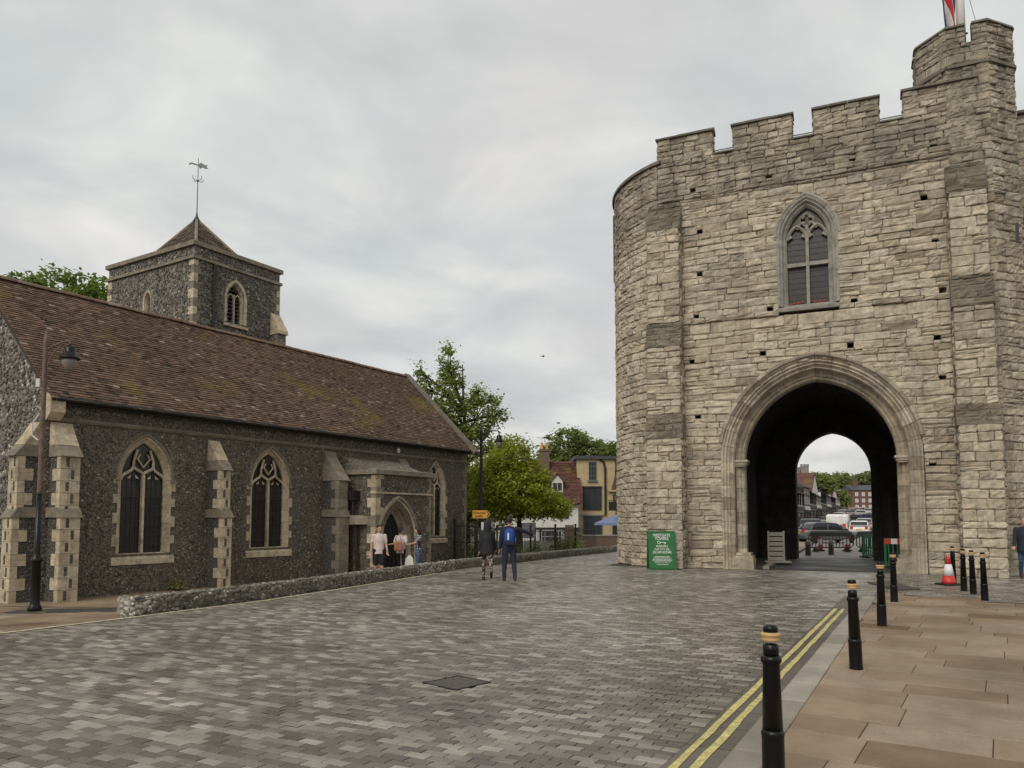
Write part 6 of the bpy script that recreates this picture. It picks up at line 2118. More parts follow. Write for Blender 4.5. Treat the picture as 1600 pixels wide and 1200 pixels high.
for z in (.04, H2 - .02):
    y = -.2 + .17 * z / H2
    mb.box(-W2 + .02, W2 - .02, y - .024, y + .01, z - .025, z + .025)
mb.build('frame', 'green_sign', ab)
ta = math.atan2(.17, H2 - .02)
def onb(z): return -.2 + .17 * (z - .02) / (H2 - .02) - .019
for s_, z, sz, sx in (('WESTGATE', 1.135, .135, .84), ('TOWERS', 1.025, .135, .84), ('MUSEUM &', .775, .098, .84), ('OLD CITY JAIL', .675, .098, .82), ('ESCAPE ROOMS', .575, .104, .84)):
    text(s_, sz, 'white_band', ab, (0, onb(z), z), (R(90) - ta, 0, 0), sx=sx)
# key emblem
mb = MB()
ring = [(-.10 + .045 * math.cos(R(30 * i)), 0, .045 * math.sin(R(30 * i))) for i in range(13)]
mb.tube(ring, .011, 6); mb.tube([(-.055, 0, 0), (.13, 0, 0)], .012, 6); mb.box(.07, .085, -.008, .008, -.05, 0); mb.box(.10, .13, -.008, .008, -.055, 0)
k_ = mb.build('key_emblem', 'white_band', ab); k_.location = (0, onb(.9), .9); k_.rotation_euler = (-ta, 0, 0)
mb = MB(); rr = random.Random(3)
for i, (z, hw) in enumerate(((.44, .26), (.395, .30), (.35, .33), (.305, .33), (.26, .27), (.185, .2))):
    x = -hw
    while x < hw - .02:
        L = min(rr.uniform(.03, .11), hw - x); mb.box(x, x + L - .014, onb(z) - .002, onb(z) + .004, z - .010, z + .010); x += L
mb.build('small_print', 'white_band', ab, kind='stuff')

# ================================================================== street lamps
def lamp_head(parent, x, y, z, tilt=0):
    h = bpy.data.objects.new('lantern', None); C.objects.link(h); h.parent = parent; h.location = (x, y, z)
    mb = MB(); mb.lathe([(.02, .30), (.035, .24), (.09, .22), (.11, .19), (.10, .12), (.13, .10), (.15, .03), (.20, .0), (.205, -.02), (.15, -.03)], 18); mb.build('lamp_cap', 'black', h, smooth=True)
    mb = MB(); mb.lathe([(.145, -.03), (.14, -.10), (.11, -.19), (.06, -.26), (.01, -.285)], 18); mb.build('lamp_bowl', 'bowl', h, smooth=True)
l1 = thing('street_lamp', 'tall swan neck street lamp in front of the church corner at the left', 'street lamp', (-9.62, 15.64, -.16))
mb = MB(); mb.lathe([(.13, 0), (.13, .06), (.1, .12), (.088, .16), (.085, .95), (.1, .98), (.11, 1.02), (.09, 1.06), (.07, 1.1), (.056, 1.16), (.052, 2.35)], 16); mb.build('base_column', 'black', l1, smooth=True)
mb = MB(); mb.lathe([(.054, 2.35), (.05, 2.42), (.046, 5.3), (.05, 5.5), (.02, 5.72)], 12); mb.build('pole', 'rust', l1, smooth=True)
mb = MB(); mb.tube([(.0, 0, 5.32), (.18, 0, 5.42), (.36, 0, 5.49), (.52, 0, 5.52)], .022, 6); mb.tube([(.05, 0, 4.98), (.1, 0, 5.15), (.22, 0, 5.32), (.36, 0, 5.46)], .016, 6); mb.tube([(.50, 0, 5.53), (.505, 0, 5.42)], .025, 6); mb.build('arm', 'rust', l1)
lamp_head(l1, .505, 0, 5.16)
mb = MB(); mb.tube([(-.06, -.02, 4.0), (-.2, -.02, 3.8), (-.19, -.02, 3.55), (-.06, -.02, 3.45)], .016, 6); mb.box(-.14, -.06, -.06, .04, 4.55, 4.72); mb.build('cable', 'white', l1)
l2 = thing('street_lamp', 'black swan neck street lamp carrying the orange sign, behind the walkers', 'street lamp', (-1.24, 30.9, -.24))
mb = MB(); mb.lathe([(.15, 0), (.15, .08), (.11, .14), (.11, .95), (.13, 1.0), (.09, 1.1), (.07, 1.16), (.06, 5.3), (.065, 5.45), (.03, 5.6)], 14); mb.build('pole', 'black', l2, smooth=True)
mb = MB(); mb.tube([(.0, 0, 5.3), (.2, 0, 5.42), (.45, 0, 5.48), (.72, 0, 5.46)], .022, 6); mb.tube([(.03, 0, 4.95), (.12, 0, 5.2), (.34, 0, 5.42)], .016, 6); mb.tube([(.70, 0, 5.46), (.72, 0, 5.35)], .025, 6); mb.build('arm', 'black', l2)
lamp_head(l2, .72, 0, 5.06)
ds = thing('direction_sign', 'orange direction sign with a pointed right end on the lamp post', 'sign', (-1.24, 30.78, 1.86))
mb = MB(); mb.prism([(-.34, -.16), (-.34, .16), (.26, .16), (.37, 0), (.26, -.16)], -.012, .012, 'y'); mb.build('panel', 'orange', ds)
mb = MB(); mb.prism([(.20, .13), (.24, .13), (.335, 0), (.24, -.13), (.20, -.13), (.295, 0)], -.017, -.013, 'y'); mb.build('chevron', 'black_matt', ds)
text('Diverted', .135, 'black_matt', ds, (-.07, -.016, .06)); text('traffic', .135, 'black_matt', ds, (-.07, -.016, -.075))
mb = MB(); mb.box(-.03, .03, .013, .06, -.1, .1); mb.build('bracket', 'grey_metal', ds)
pl_ = thing('marker_plate', 'white strip fixed to the lamp post below the orange sign', 'plate', (-1.18, 30.8, 0))
mb = MB(); mb.box(-.05, .05, -.02, .02, .6, 1.55); mb.box(-.02, .02, .02, .06, .9, 1.2); mb.build('strip', 'white', pl_)

# ================================================================== road works in and beyond the passage
def barrier(label, x, y, rz_, w_=2.2):
    b = thing('pedestrian_barrier', label, 'barrier', (x, y, 0), rz_, 'grey barriers across the street')
    mb = MB(); h = w_ / 2
    path = [(-h + .12, 0, .22), (-h, 0, .34), (-h, 0, .85), (-h + .16, 0, 1.02), (h - .16, 0, 1.02), (h, 0, .85), (h, 0, .34), (h - .12, 0, .22), (-h + .12, 0, .22)]
    mb.tube(path, .03, 8); mb.build('frame', 'grey_plastic', b)
    mb = MB(); mb.box(-h + .05, h - .05, -.02, .02, .78, .98); mb.build('top_board', 'grey_plastic', b)
    n_ = int(w_ / .16)
    for i in range(1, n_):
        x_ = -h + w_ * i / n_; mb = MB(); mb.box(x_ - .018, x_ + .018, -.018, .018, .24, .79); mb.build('bar', 'grey_plastic', b)
    for s_ in (-1, 1):
        mb = MB(); mb.hexa([(s_ * h * .72 - .07, -.3, 0), (s_ * h * .72 + .07, -.3, 0), (s_ * h * .72 + .07, .3, 0), (s_ * h * .72 - .07, .3, 0), (s_ * h * .72 - .04, -.05, .24), (s_ * h * .72 + .04, -.05, .24), (s_ * h * .72 + .04, .05, .24), (s_ * h * .72 - .04, .05, .24)]); mb.build('foot', 'tyre', b)
barrier('dark grey plastic barrier across the left of the street beyond the arch', 16.25, 39.3, R(-4))
barrier('dark grey plastic barrier at the right of the street beyond the arch', 18.55, 39.2, R(6))
def gbar(label, x, y, rz_, w_):
    b = thing('green_barrier', label, 'barrier', (x, y, 0), rz_, 'green plastic barriers')
    h = w_ / 2
    mb = MB(); mb.box(-h, h, -.03, .03, .06, .14); mb.box(-h, h, -.03, .03, .86, 1.02); mb.box(-h, -h + .07, -.03, .03, .14, .86); mb.box(h - .07, h, -.03, .03, .14, .86); mb.build('frame', 'green_plastic', b)
    for i in range(1, int(w_ / .14)):
        x_ = -h + .14 * i; mb = MB(); mb.box(x_ - .022, x_ + .022, -.022, .022, .14, .86); mb.build('bar', 'green_plastic', b)
    for s_ in (-1, 1):
        mb = MB(); mb.box(s_ * h * .7 - .06, s_ * h * .7 + .06, -.25, .25, 0, .06); mb.build('foot', 'tyre', b)
    return b
gx1 = gp(9.0, 3.0)
g1 = gbar('green plastic barrier with a red and white board inside the archway', gx1[0], gx1[1], GA + R(4), .76)
for i in range(3):
    mb = MB(); mb.box(-.36 + i * .2, -.17 + i * .2, -.045, -.032, .82, 1.0); mb.build('striped_board', 'red' if i % 2 == 0 else 'white_band', g1)
g2p = gp(8.35, 10.6); gbar('green plastic barrier beyond the far end of the passage', g2p[0], g2p[1], R(30), 1.2)
def wand(label, x, y):
    b = thing('traffic_cylinder', label, 'traffic cone', (x, y, 0), 0, 'red and white markers behind the barrier')
    mb = MB(); mb.lathe([(.24, 0), (.24, .06), (.14, .08)], 12); mb.build('base', 'tyre', b)
    mb = MB(); mb.lathe([(.15, .08), (.12, .34)], 12); mb.build('skirt', 'red', b); mb = MB(); mb.lathe([(.12, .34), (.09, .62)], 12); mb.build('reflective_sleeve', 'white_band', b); mb = MB(); mb.lathe([(.09, .62), (.05, .95), (.03, .96)], 12); mb.build('tip', 'red', b)
wand('red and white cone behind the left half of the barrier', 16.05, 40.2); wand('red and white cone behind the right end of the left barrier', 17.45, 40.2); wand('red and white cone behind the right hand barrier', 18.35, 40.3)
for i, (x, y, lb) in enumerate(((13.65, 35.6, 'short stone bollard at the left kerb beyond the arch'), (15.0, 36.3, 'short pale topped bollard in the middle before the barrier'))):
    b = thing('short_bollard', lb, 'bollard', (x, y, 0))
    mb = MB(); mb.lathe([(.13, 0), (.12, .4), (.11, .45)], 12); mb.build('shaft', 'wood', b); mb = MB(); mb.lathe([(.12, .45), (.14, .5), (.13, .6), (.08, .66), (.01, .68)], 12); mb.build('head', 'concrete', b)
# slatted panel leaning inside the passage
pp = gp(5.05, 3.4)
sp = thing('slatted_panel', 'pale grey slatted panel standing inside the left of the archway', 'panel', (pp[0], pp[1], .09), GA + R(8))
mb = MB(); mb.box(-.3, -.24, -.03, .03, 0, 1.15); mb.box(.24, .3, -.03, .03, 0, 1.15); mb.build('upright', 'concrete', sp)
for i in range(6):
    mb = MB(); mb.box(-.24, .24, -.02, .015, .06 + i * .18, .2 + i * .18); mb.build('slat', 'concrete', sp)
mb = MB(); mb.box(-.4, .5, -.3, .25, 0, .05); mb.build('foot', 'concrete', sp)

# birds
for lb, px, py, yd in (('dark bird gliding high to the left of the gatehouse', 2.86, 16.6, 70), ('dark bird flying low above the trees left of the gatehouse', 4.26, 10.4, 70)):
    b = thing('bird', lb, 'bird', (px, yd, py), .6)
    mb = MB(); mb.sphere((0, 0, 0), .06, 2.2, 1, .9, 8, 6); mb.sphere((.15, 0, .02), .04, 1.2, 1, 1, 6, 5); mb.hexa([(-.12, -.03, -.01), (-.24, -.05, 0), (-.24, .05, 0), (-.12, .03, -.01), (-.12, -.03, .01), (-.24, -.05, .01), (-.24, .05, .01), (-.12, .03, .01)]); mb.build('body', 'black_matt', b)
    for s_ in (-1, 1):
        mb = MB(); mb.add([(.07, s_ * .03, .02), (-.06, s_ * .03, .02), (-.1, s_ * .2, .1), (-.14, s_ * .38, .07), (.0, s_ * .2, .11), (.07, s_ * .03, .035), (-.06, s_ * .03, .03)], [(0, 1, 2, 4), (4, 2, 3), (5, 6, 2, 4)]); mb.build('wing', 'black_matt', b)
# ================================================================== people
def cloth(name, c, kind='plain', c2=None):
    t = NT(name)
    n = t.ramp(t.noise(9, 4), [(.3, .8), (.7, 1.15)])
    if kind == 'floral':
        v = t.vor(26, 'Color'); s_ = t.n('ShaderNodeSeparateColor'); t.l(v, s_.inputs[0])
        col = t.ramp(s_.outputs[0], [(.0, c), (.55, c), (.6, c2), (.8, (.3, .2, .2)), (.9, (.42, .36, .34))])
        col = t.mix(1.0, col, n, 'MULTIPLY')
    elif kind == 'check':
        w1 = t.n('ShaderNodeTexWave'); w1.inputs['Scale'].default_value = 6.0; w1.bands_direction = 'X'; t.l(t.co(), w1.inputs[0])
        w2 = t.n('ShaderNodeTexWave'); w2.inputs['Scale'].default_value = 6.0; w2.bands_direction = 'Z'; t.l(t.co(), w2.inputs[0])
        f = t.math('MAXIMUM', t.ramp(w1.outputs[1], [(.5, 0.0), (.6, 1.0)]), t.ramp(w2.outputs[1], [(.5, 0.0), (.6, 1.0)]))
        col = t.mix(f, c, c2)
    else:
        col = t.mix(1.0, c, n, 'MULTIPLY')
    t.col(col); t.rough(.8); t.bump(t.noise(28, 3), .5, .012)
    return t.m
def skin_m(name, c):
    t = NT(name); t.col(t.mix(1.0, c, t.ramp(t.noise(14, 3), [(.3, .88), (.7, 1.08)]), 'MULTIPLY')); t.rough(.5)
    t.b.inputs['Subsurface Weight'].default_value = .06
    return t.m
SK = skin_m('skin_light', (.5, .3, .22)); SK2 = skin_m('skin_tan', (.36, .21, .15))
HAIRB = plain('hair_brown', (.03, .018, .012), .6, var=.4, sc=40); HAIRD = plain('hair_dark', (.012, .01, .009), .6, var=.4, sc=40); HAIRG = plain('hair_grey', (.2, .18, .16), .6, var=.4, sc=40)
EYE = plain('eye_dark', (.015, .012, .01), .2)

def rot_x(v, a):
    c, s_ = math.cos(R(a)), math.sin(R(a)); return Vector((v.x, v.y * c - v.z * s_, v.y * s_ + v.z * c))
def rot_y(v, a):
    c, s_ = math.cos(R(a)), math.sin(R(a)); return Vector((v.x * c + v.z * s_, v.y, -v.x * s_ + v.z * c))
def rot_zz(v, a):
    c, s_ = math.cos(R(a)), math.sin(R(a)); return Vector((v.x * c - v.y * s_, v.x * s_ + v.y * c, v.z))

def person(label, loc, rz_, h, mats, legs, arms, top='jacket', leglen='long', lean=0, head_turn=0, head_tilt=0, sleeve='long', hood=False, hair='short', hair_mat=HAIRB, bulk=1.0, female=False):
    """faces +y. mats: list [top, legs, skin, shoes, (extra sleeve stripe)]. legs/arms: (left, right) tuples of angles"""
    k = h / 1.75
    root = thing('person', label, 'person', loc, rz_)
    src = []                                          # (mesh builder verts, material id)
    full = MB(); mid = []
    def tubeM(pts, rad, m, seg=12, flat=None):
        o = len(full.v); of = len(full.f)
        # rounded ends
        P = [Vector(p) for p in pts]
        d0 = (P[0] - P[1]).normalized(); d1 = (P[-1] - P[-2]).normalized()
        PP_ = [P[0] + d0 * rad[0] * .85, P[0] + d0 * rad[0] * .5] + P + [P[-1] + d1 * rad[-1] * .5, P[-1] + d1 * rad[-1] * .85]
        RR = [rad[0] * .3, rad[0] * .8] + list(rad) + [rad[-1] * .8, rad[-1] * .3]
        full.tube([tuple(p) for p in PP_], RR, seg)
        mid.extend([m] * (len(full.f) - of))
    def ringsM(rings, m, seg=18):
        o = len(full.v); of = len(full.f); vs = []; fs = []
        for (c, rx, ry) in rings:
            for q in range(seg):
                an = 2 * math.pi * q / seg
                vs.append((c[0] + rx * math.cos(an), c[1] + ry * math.sin(an), c[2]))
        for i in range(len(rings) - 1):
            for q in range(seg):
                q2 = (q + 1) % seg; fs.append((i * seg + q, i * seg + q2, (i + 1) * seg + q2, (i + 1) * seg + q))
        fs.append(tuple(reversed(range(seg)))); fs.append(tuple((len(rings) - 1) * seg + q for q in range(seg)))
        full.add(vs, fs); mid.extend([m] * (len(full.f) - of))
    b = bulk
    zl = 0
    # legs first to know how high the hip sits
    th, sh_ = .43, .42
    def legchain(a, kf, sx, out=0):
        hip = Vector((sx * .095, 0, 0))
        d = rot_x(Vector((0, 0, -1)), a); d = rot_y(d, -sx * out)
        kn = hip + d * th
        d2 = rot_x(Vector((0, 0, -1)), a - kf); d2 = rot_y(d2, -sx * out * .6)
        an = kn + d2 * sh_
        return hip, kn, an, d2
    chains = [legchain(legs[0][0], legs[0][1], -1, legs[0][2] if len(legs[0]) > 2 else 0), legchain(legs[1][0], legs[1][1], 1, legs[1][2] if len(legs[1]) > 2 else 0)]
    low = min(c[2].z for c in chains)
    hz = -low + .085
    H0 = Vector((0, 0, hz))
    for (hip, kn, an, d2), lg in zip(chains, legs):
        hip, kn, an = hip + H0, kn + H0, an + H0
        cut = 1 if leglen == 'long' else 2
        mk = hip.lerp(kn, .5)
        if leglen == 'long':
            r5 = (.092 * b, .078 * b, .06 * b, .056 * b, .045 * b) if not female else (.09, .074, .055, .052, .038)
            tubeM([hip, mk, kn, kn.lerp(an, .35), an], r5, 1)
        else:
            tubeM([hip, mk, hip.lerp(kn, .95)], (.105 * b, .098 * b, .09 * b), 1)
            tubeM([hip.lerp(kn, .8), kn, kn.lerp(an, .35), an], (.06, .055, .056, .036), 2)
        fdir = rot_x(Vector((0, 1, 0)), 0 if an.z < .13 else (lg[0] - lg[1]) * .9)
        heel = an - fdir * .05 + Vector((0, 0, -.045)) if an.z < .13 else an + rot_x(Vector((0, -.05, -.045)), (lg[0] - lg[1]) * .9)
        toe = heel + fdir * .22
        tubeM([heel, heel.lerp(toe, .5) + Vector((0, 0, .012 if an.z < .13 else 0)), toe], (.042, .045, .034), 3)
        tubeM([an + Vector((0, 0, .02)), heel.lerp(toe, .25)], (.044, .045), 3 if leglen == 'long' else 3)
    # torso, leaning about the hips
    def TL(x, y, z):
        v = rot_x(Vector((x, y, z)), -lean); return v + H0
    tw_ = .155 * b if not female else .145
    sw = .185 if not female else .165
    tor = [(-.10, .12 * b, .10 * b), (-.05, .155 * b, .115 * b), (.04, .16 * b, .12 * b), (.16, tw_, .112 * b), (.30, tw_ * 1.06, .118 * b), (.40, tw_ * 1.12, .115 * b), (.48, sw * .98, .095 * b), (.52, sw * .7, .075), (.55, .075, .06)]
    if top == 'coat':
        tor[0] = (-.16, .185 * b, .145 * b); tor[1] = (-.06, .185 * b, .145 * b); tor[2] = (.06, .178 * b, .14 * b); tor[3] = (.18, .172 * b, .135 * b); tor[4] = (.3, .176 * b, .135 * b)
    if top == 'shirt':
        tor[0] = (-.11, .17 * b, .13 * b); tor[1] = (-.04, .165 * b, .125 * b)
    rings = [((TL(0, 0, z)[0], TL(0, 0, z)[1], TL(0, 0, z)[2]), rx, ry) for z, rx, ry in tor]
    ringsM(rings, 0)
    ringsM([((TL(0, 0, z)[0], TL(0, 0, z)[1], TL(0, 0, z)[2]), rx, ry) for z, rx, ry in ((-.14, .10 * b, .09 * b), (-.1, .135 * b, .105 * b), (-.02, .15 * b, .112 * b), (.03, .14 * b, .10 * b))], 1)
    neck = TL(0, .0, .56); hb = TL(0, .012 + .02 * lean / 10, .60)
    tubeM([TL(0, 0, .52), hb], (.055, .05), 2, 10)
    # head
    def HD(x, y, z):
        v = Vector((x, y, z)); v = rot_x(v, -head_tilt); v = rot_zz(v, head_turn); return hb + Vector((0, .01, .0)) + v
    hd = [(-.02, .045, .05, .012), (.01, .058, .068, .012), (.05, .070, .085, .008), (.10, .076, .094, .0), (.15, .075, .094, -.004), (.19, .064, .08, -.006), (.215, .042, .054, -.006), (.228, .014, .018, -.006)]
    o = len(full.v); of = len(full.f)
    vs = []; fs = []; seg = 18
    for z, rx, ry, yo in hd:
        for q in range(seg):
            an = 2 * math.pi * q / seg; vs.append(tuple(HD(rx * math.cos(an), yo + ry * math.sin(an), z)))
    for i in range(len(hd) - 1):
        for q in range(seg):
            q2 = (q + 1) % seg; fs.append((i * seg + q, i * seg + q2, (i + 1) * seg + q2, (i + 1) * seg + q))
    fs.append(tuple(reversed(range(seg)))); fs.append(tuple((len(hd) - 1) * seg + q for q in range(seg)))
    full.add(vs, fs); mid.extend([2] * (len(full.f) - of))
    tubeM([HD(0, .086, .105), HD(0, .105, .072)], (.012, .016), 2, 8)      # nose
    tubeM([HD(-.03, .082, .03), HD(.03, .082, .03)], (.010, .010), 2, 8)   # lips
    tubeM([HD(-.035, .08, .125), HD(.035, .08, .125)], (.012, .012), 2, 8) # brow
    for s_ in (-1, 1):
        tubeM([HD(s_ * .078, -.005, .11), HD(s_ * .076, .0, .07)], (.014, .011), 2, 8)
    # arms and hands
    hands = []
    for s_, (pit, out_, el, *rest) in zip((-1, 1), arms):
        shd = TL(s_ * sw, 0, .475)
        d = rot_x(Vector((0, 0, -1)), pit); d = rot_y(d, -s_ * out_)
        elb = shd + d * .285
        yaw = rest[0] if rest else 0
        d2 = rot_x(Vector((0, 0, -1)), pit + el); d2 = rot_y(d2, -s_ * out_ * .9); d2 = rot_zz(d2, yaw)
        wr = elb + d2 * .25
        ab_ = 1.12 if top in ('jacket', 'coat') else 1.0
        if sleeve == 'long':
            tubeM([shd, shd.lerp(elb, .5), elb, wr], (.064 * ab_, .054 * ab_, .048 * ab_, .037 * ab_), 4 if len(mats) > 4 else 0)
        else:
            tubeM([shd, shd.lerp(elb, .7)], (.066, .062), 0)
            tubeM([shd.lerp(elb, .5), elb, wr], (.046, .041, .029), 2)
        # hand: palm plus five fingers
        side = d2.cross(Vector((0, 0, 1)));
        if side.length < .2: side = Vector((s_, 0, 0)) * .0 + Vector((0, 1, 0))
        side.normalize(); pn = side.cross(d2).normalized()
        pc = wr + d2 * .05
        for q in (-1, 0, 1):
            tubeM([wr + side * q * .012, wr + d2 * .085 + side * q * .024], (.017, .015), 2, 8)
        for q, L in zip((-1.5, -.5, .5, 1.5), (.062, .074, .07, .055)):
            r0 = wr + d2 * .088 + side * q * .0185
            m1 = r0 + (d2 * .9 + pn * .3) * L * .5; e1 = m1 + (d2 * .65 + pn * .7) * L * .5
            tubeM([r0, m1, e1], (.0095, .009, .0075), 2, 7)
        t0 = wr + d2 * .03 + side * 1 * .025
        tubeM([t0, t0 + (side * .7 + d2 * .6) * .035, t0 + (side * .45 + d2 * .9) * .062], (.012, .0105, .009), 2, 7)
        hands.append(wr + d2 * .11)
    # one continuous skin
    me0 = bpy.data.meshes.new('tmp'); me0.from_pydata(full.v, [], full.f)
    ob = bpy.data.objects.new('tmp', me0); C.objects.link(ob)
    md = ob.modifiers.new('r', 'REMESH'); md.mode = 'VOXEL'; md.voxel_size = .0085; md.use_smooth_shade = True
    sm = ob.modifiers.new('s', 'SMOOTH'); sm.factor = .5; sm.iterations = 3
    dg = bpy.context.evaluated_depsgraph_get()
    me = bpy.data.meshes.new_from_object(ob.evaluated_get(dg))
    bpy.data.objects.remove(ob); bpy.data.meshes.remove(me0)
    bv = BVHTree.FromPolygons([Vector(v) for v in full.v], full.f)
    me.materials.clear()
    for m in mats: me.materials.append(m)
    mi = [mid[bv.find_nearest(p.center + p.normal * .004)[2]] for p in me.polygons]
    me.polygons.foreach_set('material_index', mi)
    me.polygons.foreach_set('use_smooth', [True] * len(me.polygons))
    me.transform(Matrix.Scale(k, 4))
    bo = link('body', me, root)
    # eyes
    mb = MB()
    for s_ in (-1, 1):
        p = HD(s_ * .03, .083, .108) * k; mb.sphere(tuple(p), .011 * k, seg=8, rings=6)
    mb.build('eyes', EYE, root)
    # hair or hood: a shell over the skull
    mb = MB()
    g = 1.12 if not hood else 1.42
    if hood:
        hr = [(-.09, .14, .115, -.01), (-.04, .115, .115, -.02), (.03, .105, .12, -.018), (.10, .103, .122, -.014), (.16, .096, .112, -.016), (.205, .075, .086, -.018), (.232, .042, .05, -.018), (.242, .01, .012, -.018)]
    elif hair == 'long':
        hr = [(-.05, .10, .07, -.06), (-.0, .112, .09, -.05), (.06, .116, .102, -.036), (.12, .112, .11, -.024), (.18, .104, .11, -.014), (.225, .082, .092, -.01), (.255, .044, .052, -.008), (.266, .01, .012, -.008)]
    elif hair == 'cap':
        hr = [(.115, .088, .104, -.002), (.15, .089, .106, -.002), (.19, .08, .096, -.004), (.225, .055, .066, -.006), (.24, .012, .016, -.006)]
    else:
        hr = [(.05, .074, .07, -.036), (.10, .083, .086, -.022), (.15, .082, .096, -.012), (.19, .071, .086, -.008), (.222, .048, .058, -.006), (.238, .012, .016, -.006)]
    if hair != 'bald' or hood:
        vs = []; fs = []
        for z, rx, ry, yo in hr:
            for q in range(20):
                an = 2 * math.pi * q / 20; wob = 1 + .03 * mnoise.noise(Vector((math.cos(an) * 2, math.sin(an) * 2, z * 20)))
                vs.append(tuple(HD(rx * wob * math.cos(an), yo + ry * wob * math.sin(an), z) * k))
        for i in range(len(hr) - 1):
            for q in range(20):
                q2 = (q + 1) % 20; fs.append((i * 20 + q, i * 20 + q2, (i + 1) * 20 + q2, (i + 1) * 20 + q))
        fs.append(tuple((len(hr) - 1) * 20 + q for q in range(20)))
        mb.add(vs, fs)
        if hair == 'cap': 
            p0 = HD(0, .09, .13) * k; p1 = HD(0, .17, .115) * k; mb.tube([tuple(p0), tuple(p1)], [.07 * k, .05 * k], 8)
        mb.build('hood' if hood else ('cap' if hair == 'cap' else 'hair'), mats[0] if hood else hair_mat, root, smooth=True)
    return root, [hv * k for hv in hands], TL, k

NAVY = cloth('navy_tracksuit', (.012, .016, .035)); BLKC = cloth('black_puffer', (.014, .014, .017)); FLOR = cloth('floral_leggings', (.025, .018, .022), 'floral', (.33, .13, .15))
PINK = cloth('pale_pink_shirt', (.62, .5, .48)); BLKS = cloth('black_shorts', (.012, .012, .014)); SHOE = plain('dark_shoe', (.02, .02, .022), .6); SHOE2 = plain('pink_trainer', (.4, .09, .09), .6)
WHT = cloth('white_top', (.55, .52, .5)); RED_ = cloth('red_scarf', (.3, .08, .05)); CHK = cloth('checked_shirt', (.55, .55, .58), 'check', (.02, .022, .05)); JEAN = cloth('blue_jeans', (.05, .1, .17)); DNAV = cloth('dark_navy_coat', (.014, .016, .028)); BLUEP = cloth('blue_backpack', (.015, .06, .3))

# the couple walking away
person('person in a dark hooded padded jacket and patterned leggings walking away', (-.68, 21.25, 0), R(4), 1.66, [BLKC, FLOR, SK, SHOE], ((16, 6), (-20, 34)), ((-8, 7, 14), (10, 7, 20)), 'coat', hood=True, female=True, bulk=1.12)
r_, hd_, TLm, km = person('person in a dark tracksuit with an arm stretched out to the right', (-.08, 21.2, 0), R(6), 1.76, [NAVY, NAVY, SK2, SHOE], ((-3, 4, 4), (-6, 14, 4)), ((-4, 8, 12), (14, 74, 12)), 'jacket', hair='short', hair_mat=HAIRD, bulk=1.15)
bp = thing('backpack', 'bright blue backpack with a pale stripe on the person in the dark tracksuit', 'backpack', (-.08, 21.2, 0), R(6))
mb = MB()
def brs(z, hx, y0, y1): return [(-hx, y1, z), (-hx * .6, y0, z), (hx * .6, y0, z), (hx, y1, z)]
rings = []
for z, hx, dep in ((.98, .10, .06), (1.0, .13, .12), (1.1, .145, .16), (1.25, .145, .155), (1.36, .13, .12), (1.42, .08, .06)):
    pts = []
    for i in range(14):
        an = math.pi + math.pi * i / 13
        pts.append((hx * math.cos(an), -.105 + dep * math.sin(an), z))
    rings.append(pts)
loft(mb, rings); mb.build('bag', BLUEP, bp, smooth=True)
mb = MB(); mb.box(-.075, -.03, -.275, -.262, 1.12, 1.3); mb.build('stripe', 'white_band', bp)
mb = MB(); mb.box(-.11, .11, -.262, -.2, .985, 1.08); mb.build('pocket', NAVY, bp)
mb = MB()
for s_ in (-1, 1): mb.tube([(s_ * .09, -.10, 1.4), (s_ * .11, -.06, 1.47), (s_ * .11, .06, 1.46), (s_ * .12, .135, 1.3), (s_ * .13, .06, 1.08), (s_ * .12, -.1, 1.02)], .014, 6)
mb.build('strap', NAVY, bp)

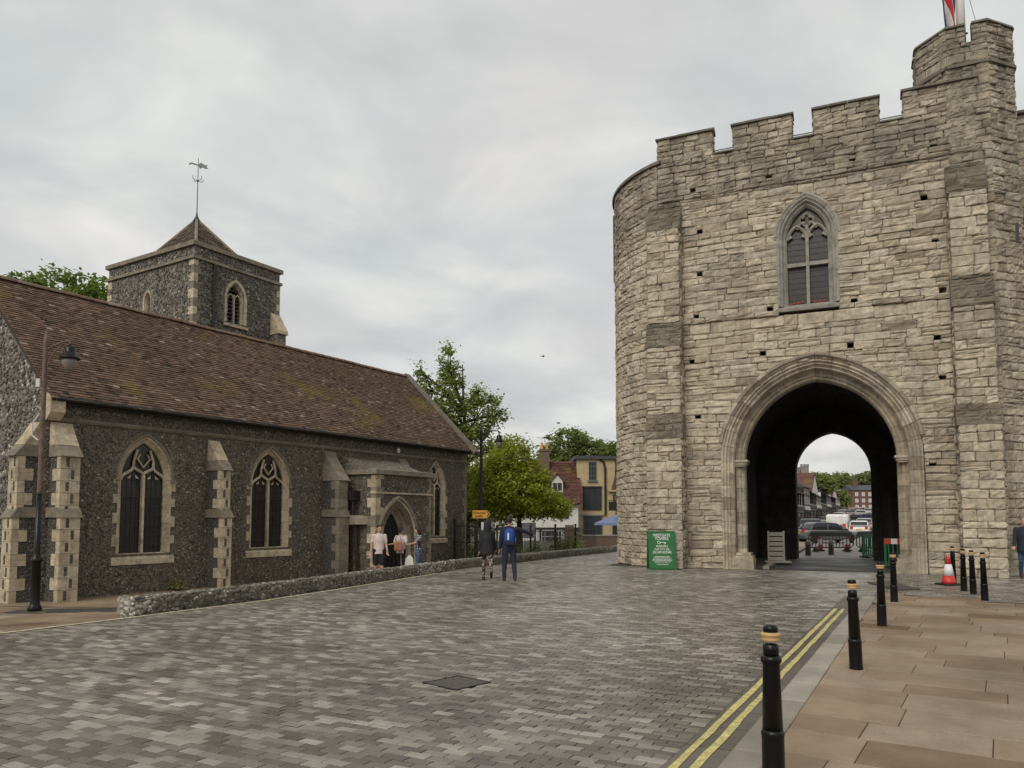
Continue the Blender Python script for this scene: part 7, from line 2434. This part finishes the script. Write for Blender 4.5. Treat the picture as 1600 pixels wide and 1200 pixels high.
# three people by the porch
person('person in a pale pink short sleeved shirt and black shorts by the porch', (-4.24, 24.6, -.235), R(196), 1.72, [PINK, BLKS, SK, SHOE], ((4, 4), (-6, 12)), ((4, 9, 12), (-2, 9, 14)), 'shirt', 'short', sleeve='short', hair='short', hair_mat=HAIRB, head_turn=14, head_tilt=6, bulk=1.12)
r2, h2, _, _ = person('person in a white top with a dark cap carrying things in the porch doorway', (-3.72, 25.9, -.235), R(172), 1.64, [WHT, BLKS, SK, SHOE, SK], ((6, 6), (-6, 12)), ((20, 12, 70, 18), (26, 12, 60, -24)), 'shirt', sleeve='short', hair='cap', hair_mat=HAIRD, head_tilt=16, female=True)
r3, h3, _, _ = person('person with curly brown hair in a checked shirt and jeans by the porch', (-3.12, 25.65, -.235), R(120), 1.66, [CHK, JEAN, SK, SHOE], ((8, 4), (-8, 10)), ((40, 6, 40), (-4, 10, 10)), 'shirt', sleeve='short', hair='long', hair_mat=HAIRB, female=True)
bg_ = thing('shoulder_bag', 'tan and red bag held by the person in the doorway', 'bag', (-3.78, 25.62, .62))
mb = MB(); rings = [[(-.11, -.05, 0), (.11, -.05, 0), (.11, .05, 0), (-.11, .05, 0)], [(-.13, -.07, .05), (.13, -.07, .05), (.13, .07, .05), (-.13, .07, .05)], [(-.12, -.05, .28), (.12, -.05, .28), (.12, .05, .28), (-.12, .05, .28)], [(-.1, -.02, .33), (.1, -.02, .33), (.1, .02, .33), (-.1, .02, .33)]]
loft(mb, rings); mb.build('bag', plain('tan_leather', (.32, .13, .06), .5), bg_)
mb = MB(); mb.tube([(-.1, 0, .32), (-.06, 0, .5), (.06, 0, .5), (.1, 0, .32)], .012, 6); mb.build('handle', plain('red_strap', (.3, .05, .03), .5), bg_)
cb = thing('carrier_bag', 'white carrier bag hanging beside the person in the checked shirt', 'bag', (-3.38, 25.5, .02))
mb = MB(); rings = [[(-.12, -.05, 0), (.12, -.05, 0), (.12, .05, 0), (-.12, .05, 0)], [(-.15, -.08, .12), (.14, -.08, .1), (.15, .07, .12), (-.14, .08, .12)], [(-.12, -.05, .34), (.12, -.05, .36), (.12, .05, .34), (-.12, .05, .34)], [(-.04, -.02, .46), (.04, -.02, .46), (.04, .02, .46), (-.04, .02, .46)]]
loft(mb, rings); mb.build('bag', 'white', cb)
mb = MB(); mb.tube([(-.03, 0, .45), (0, 0, .58), (.03, 0, .45)], .008, 5); mb.build('handle', 'white', cb)
# man at the right edge
person('balding person in a dark coat walking in at the right edge of the picture', (14.32, 21.55, 0), R(150), 1.76, [DNAV, JEAN, SK, SHOE], ((14, 6), (-16, 22)), ((-12, 10, 18), (16, 10, 22)), 'coat', hair='short', hair_mat=HAIRG, bulk=1.06)
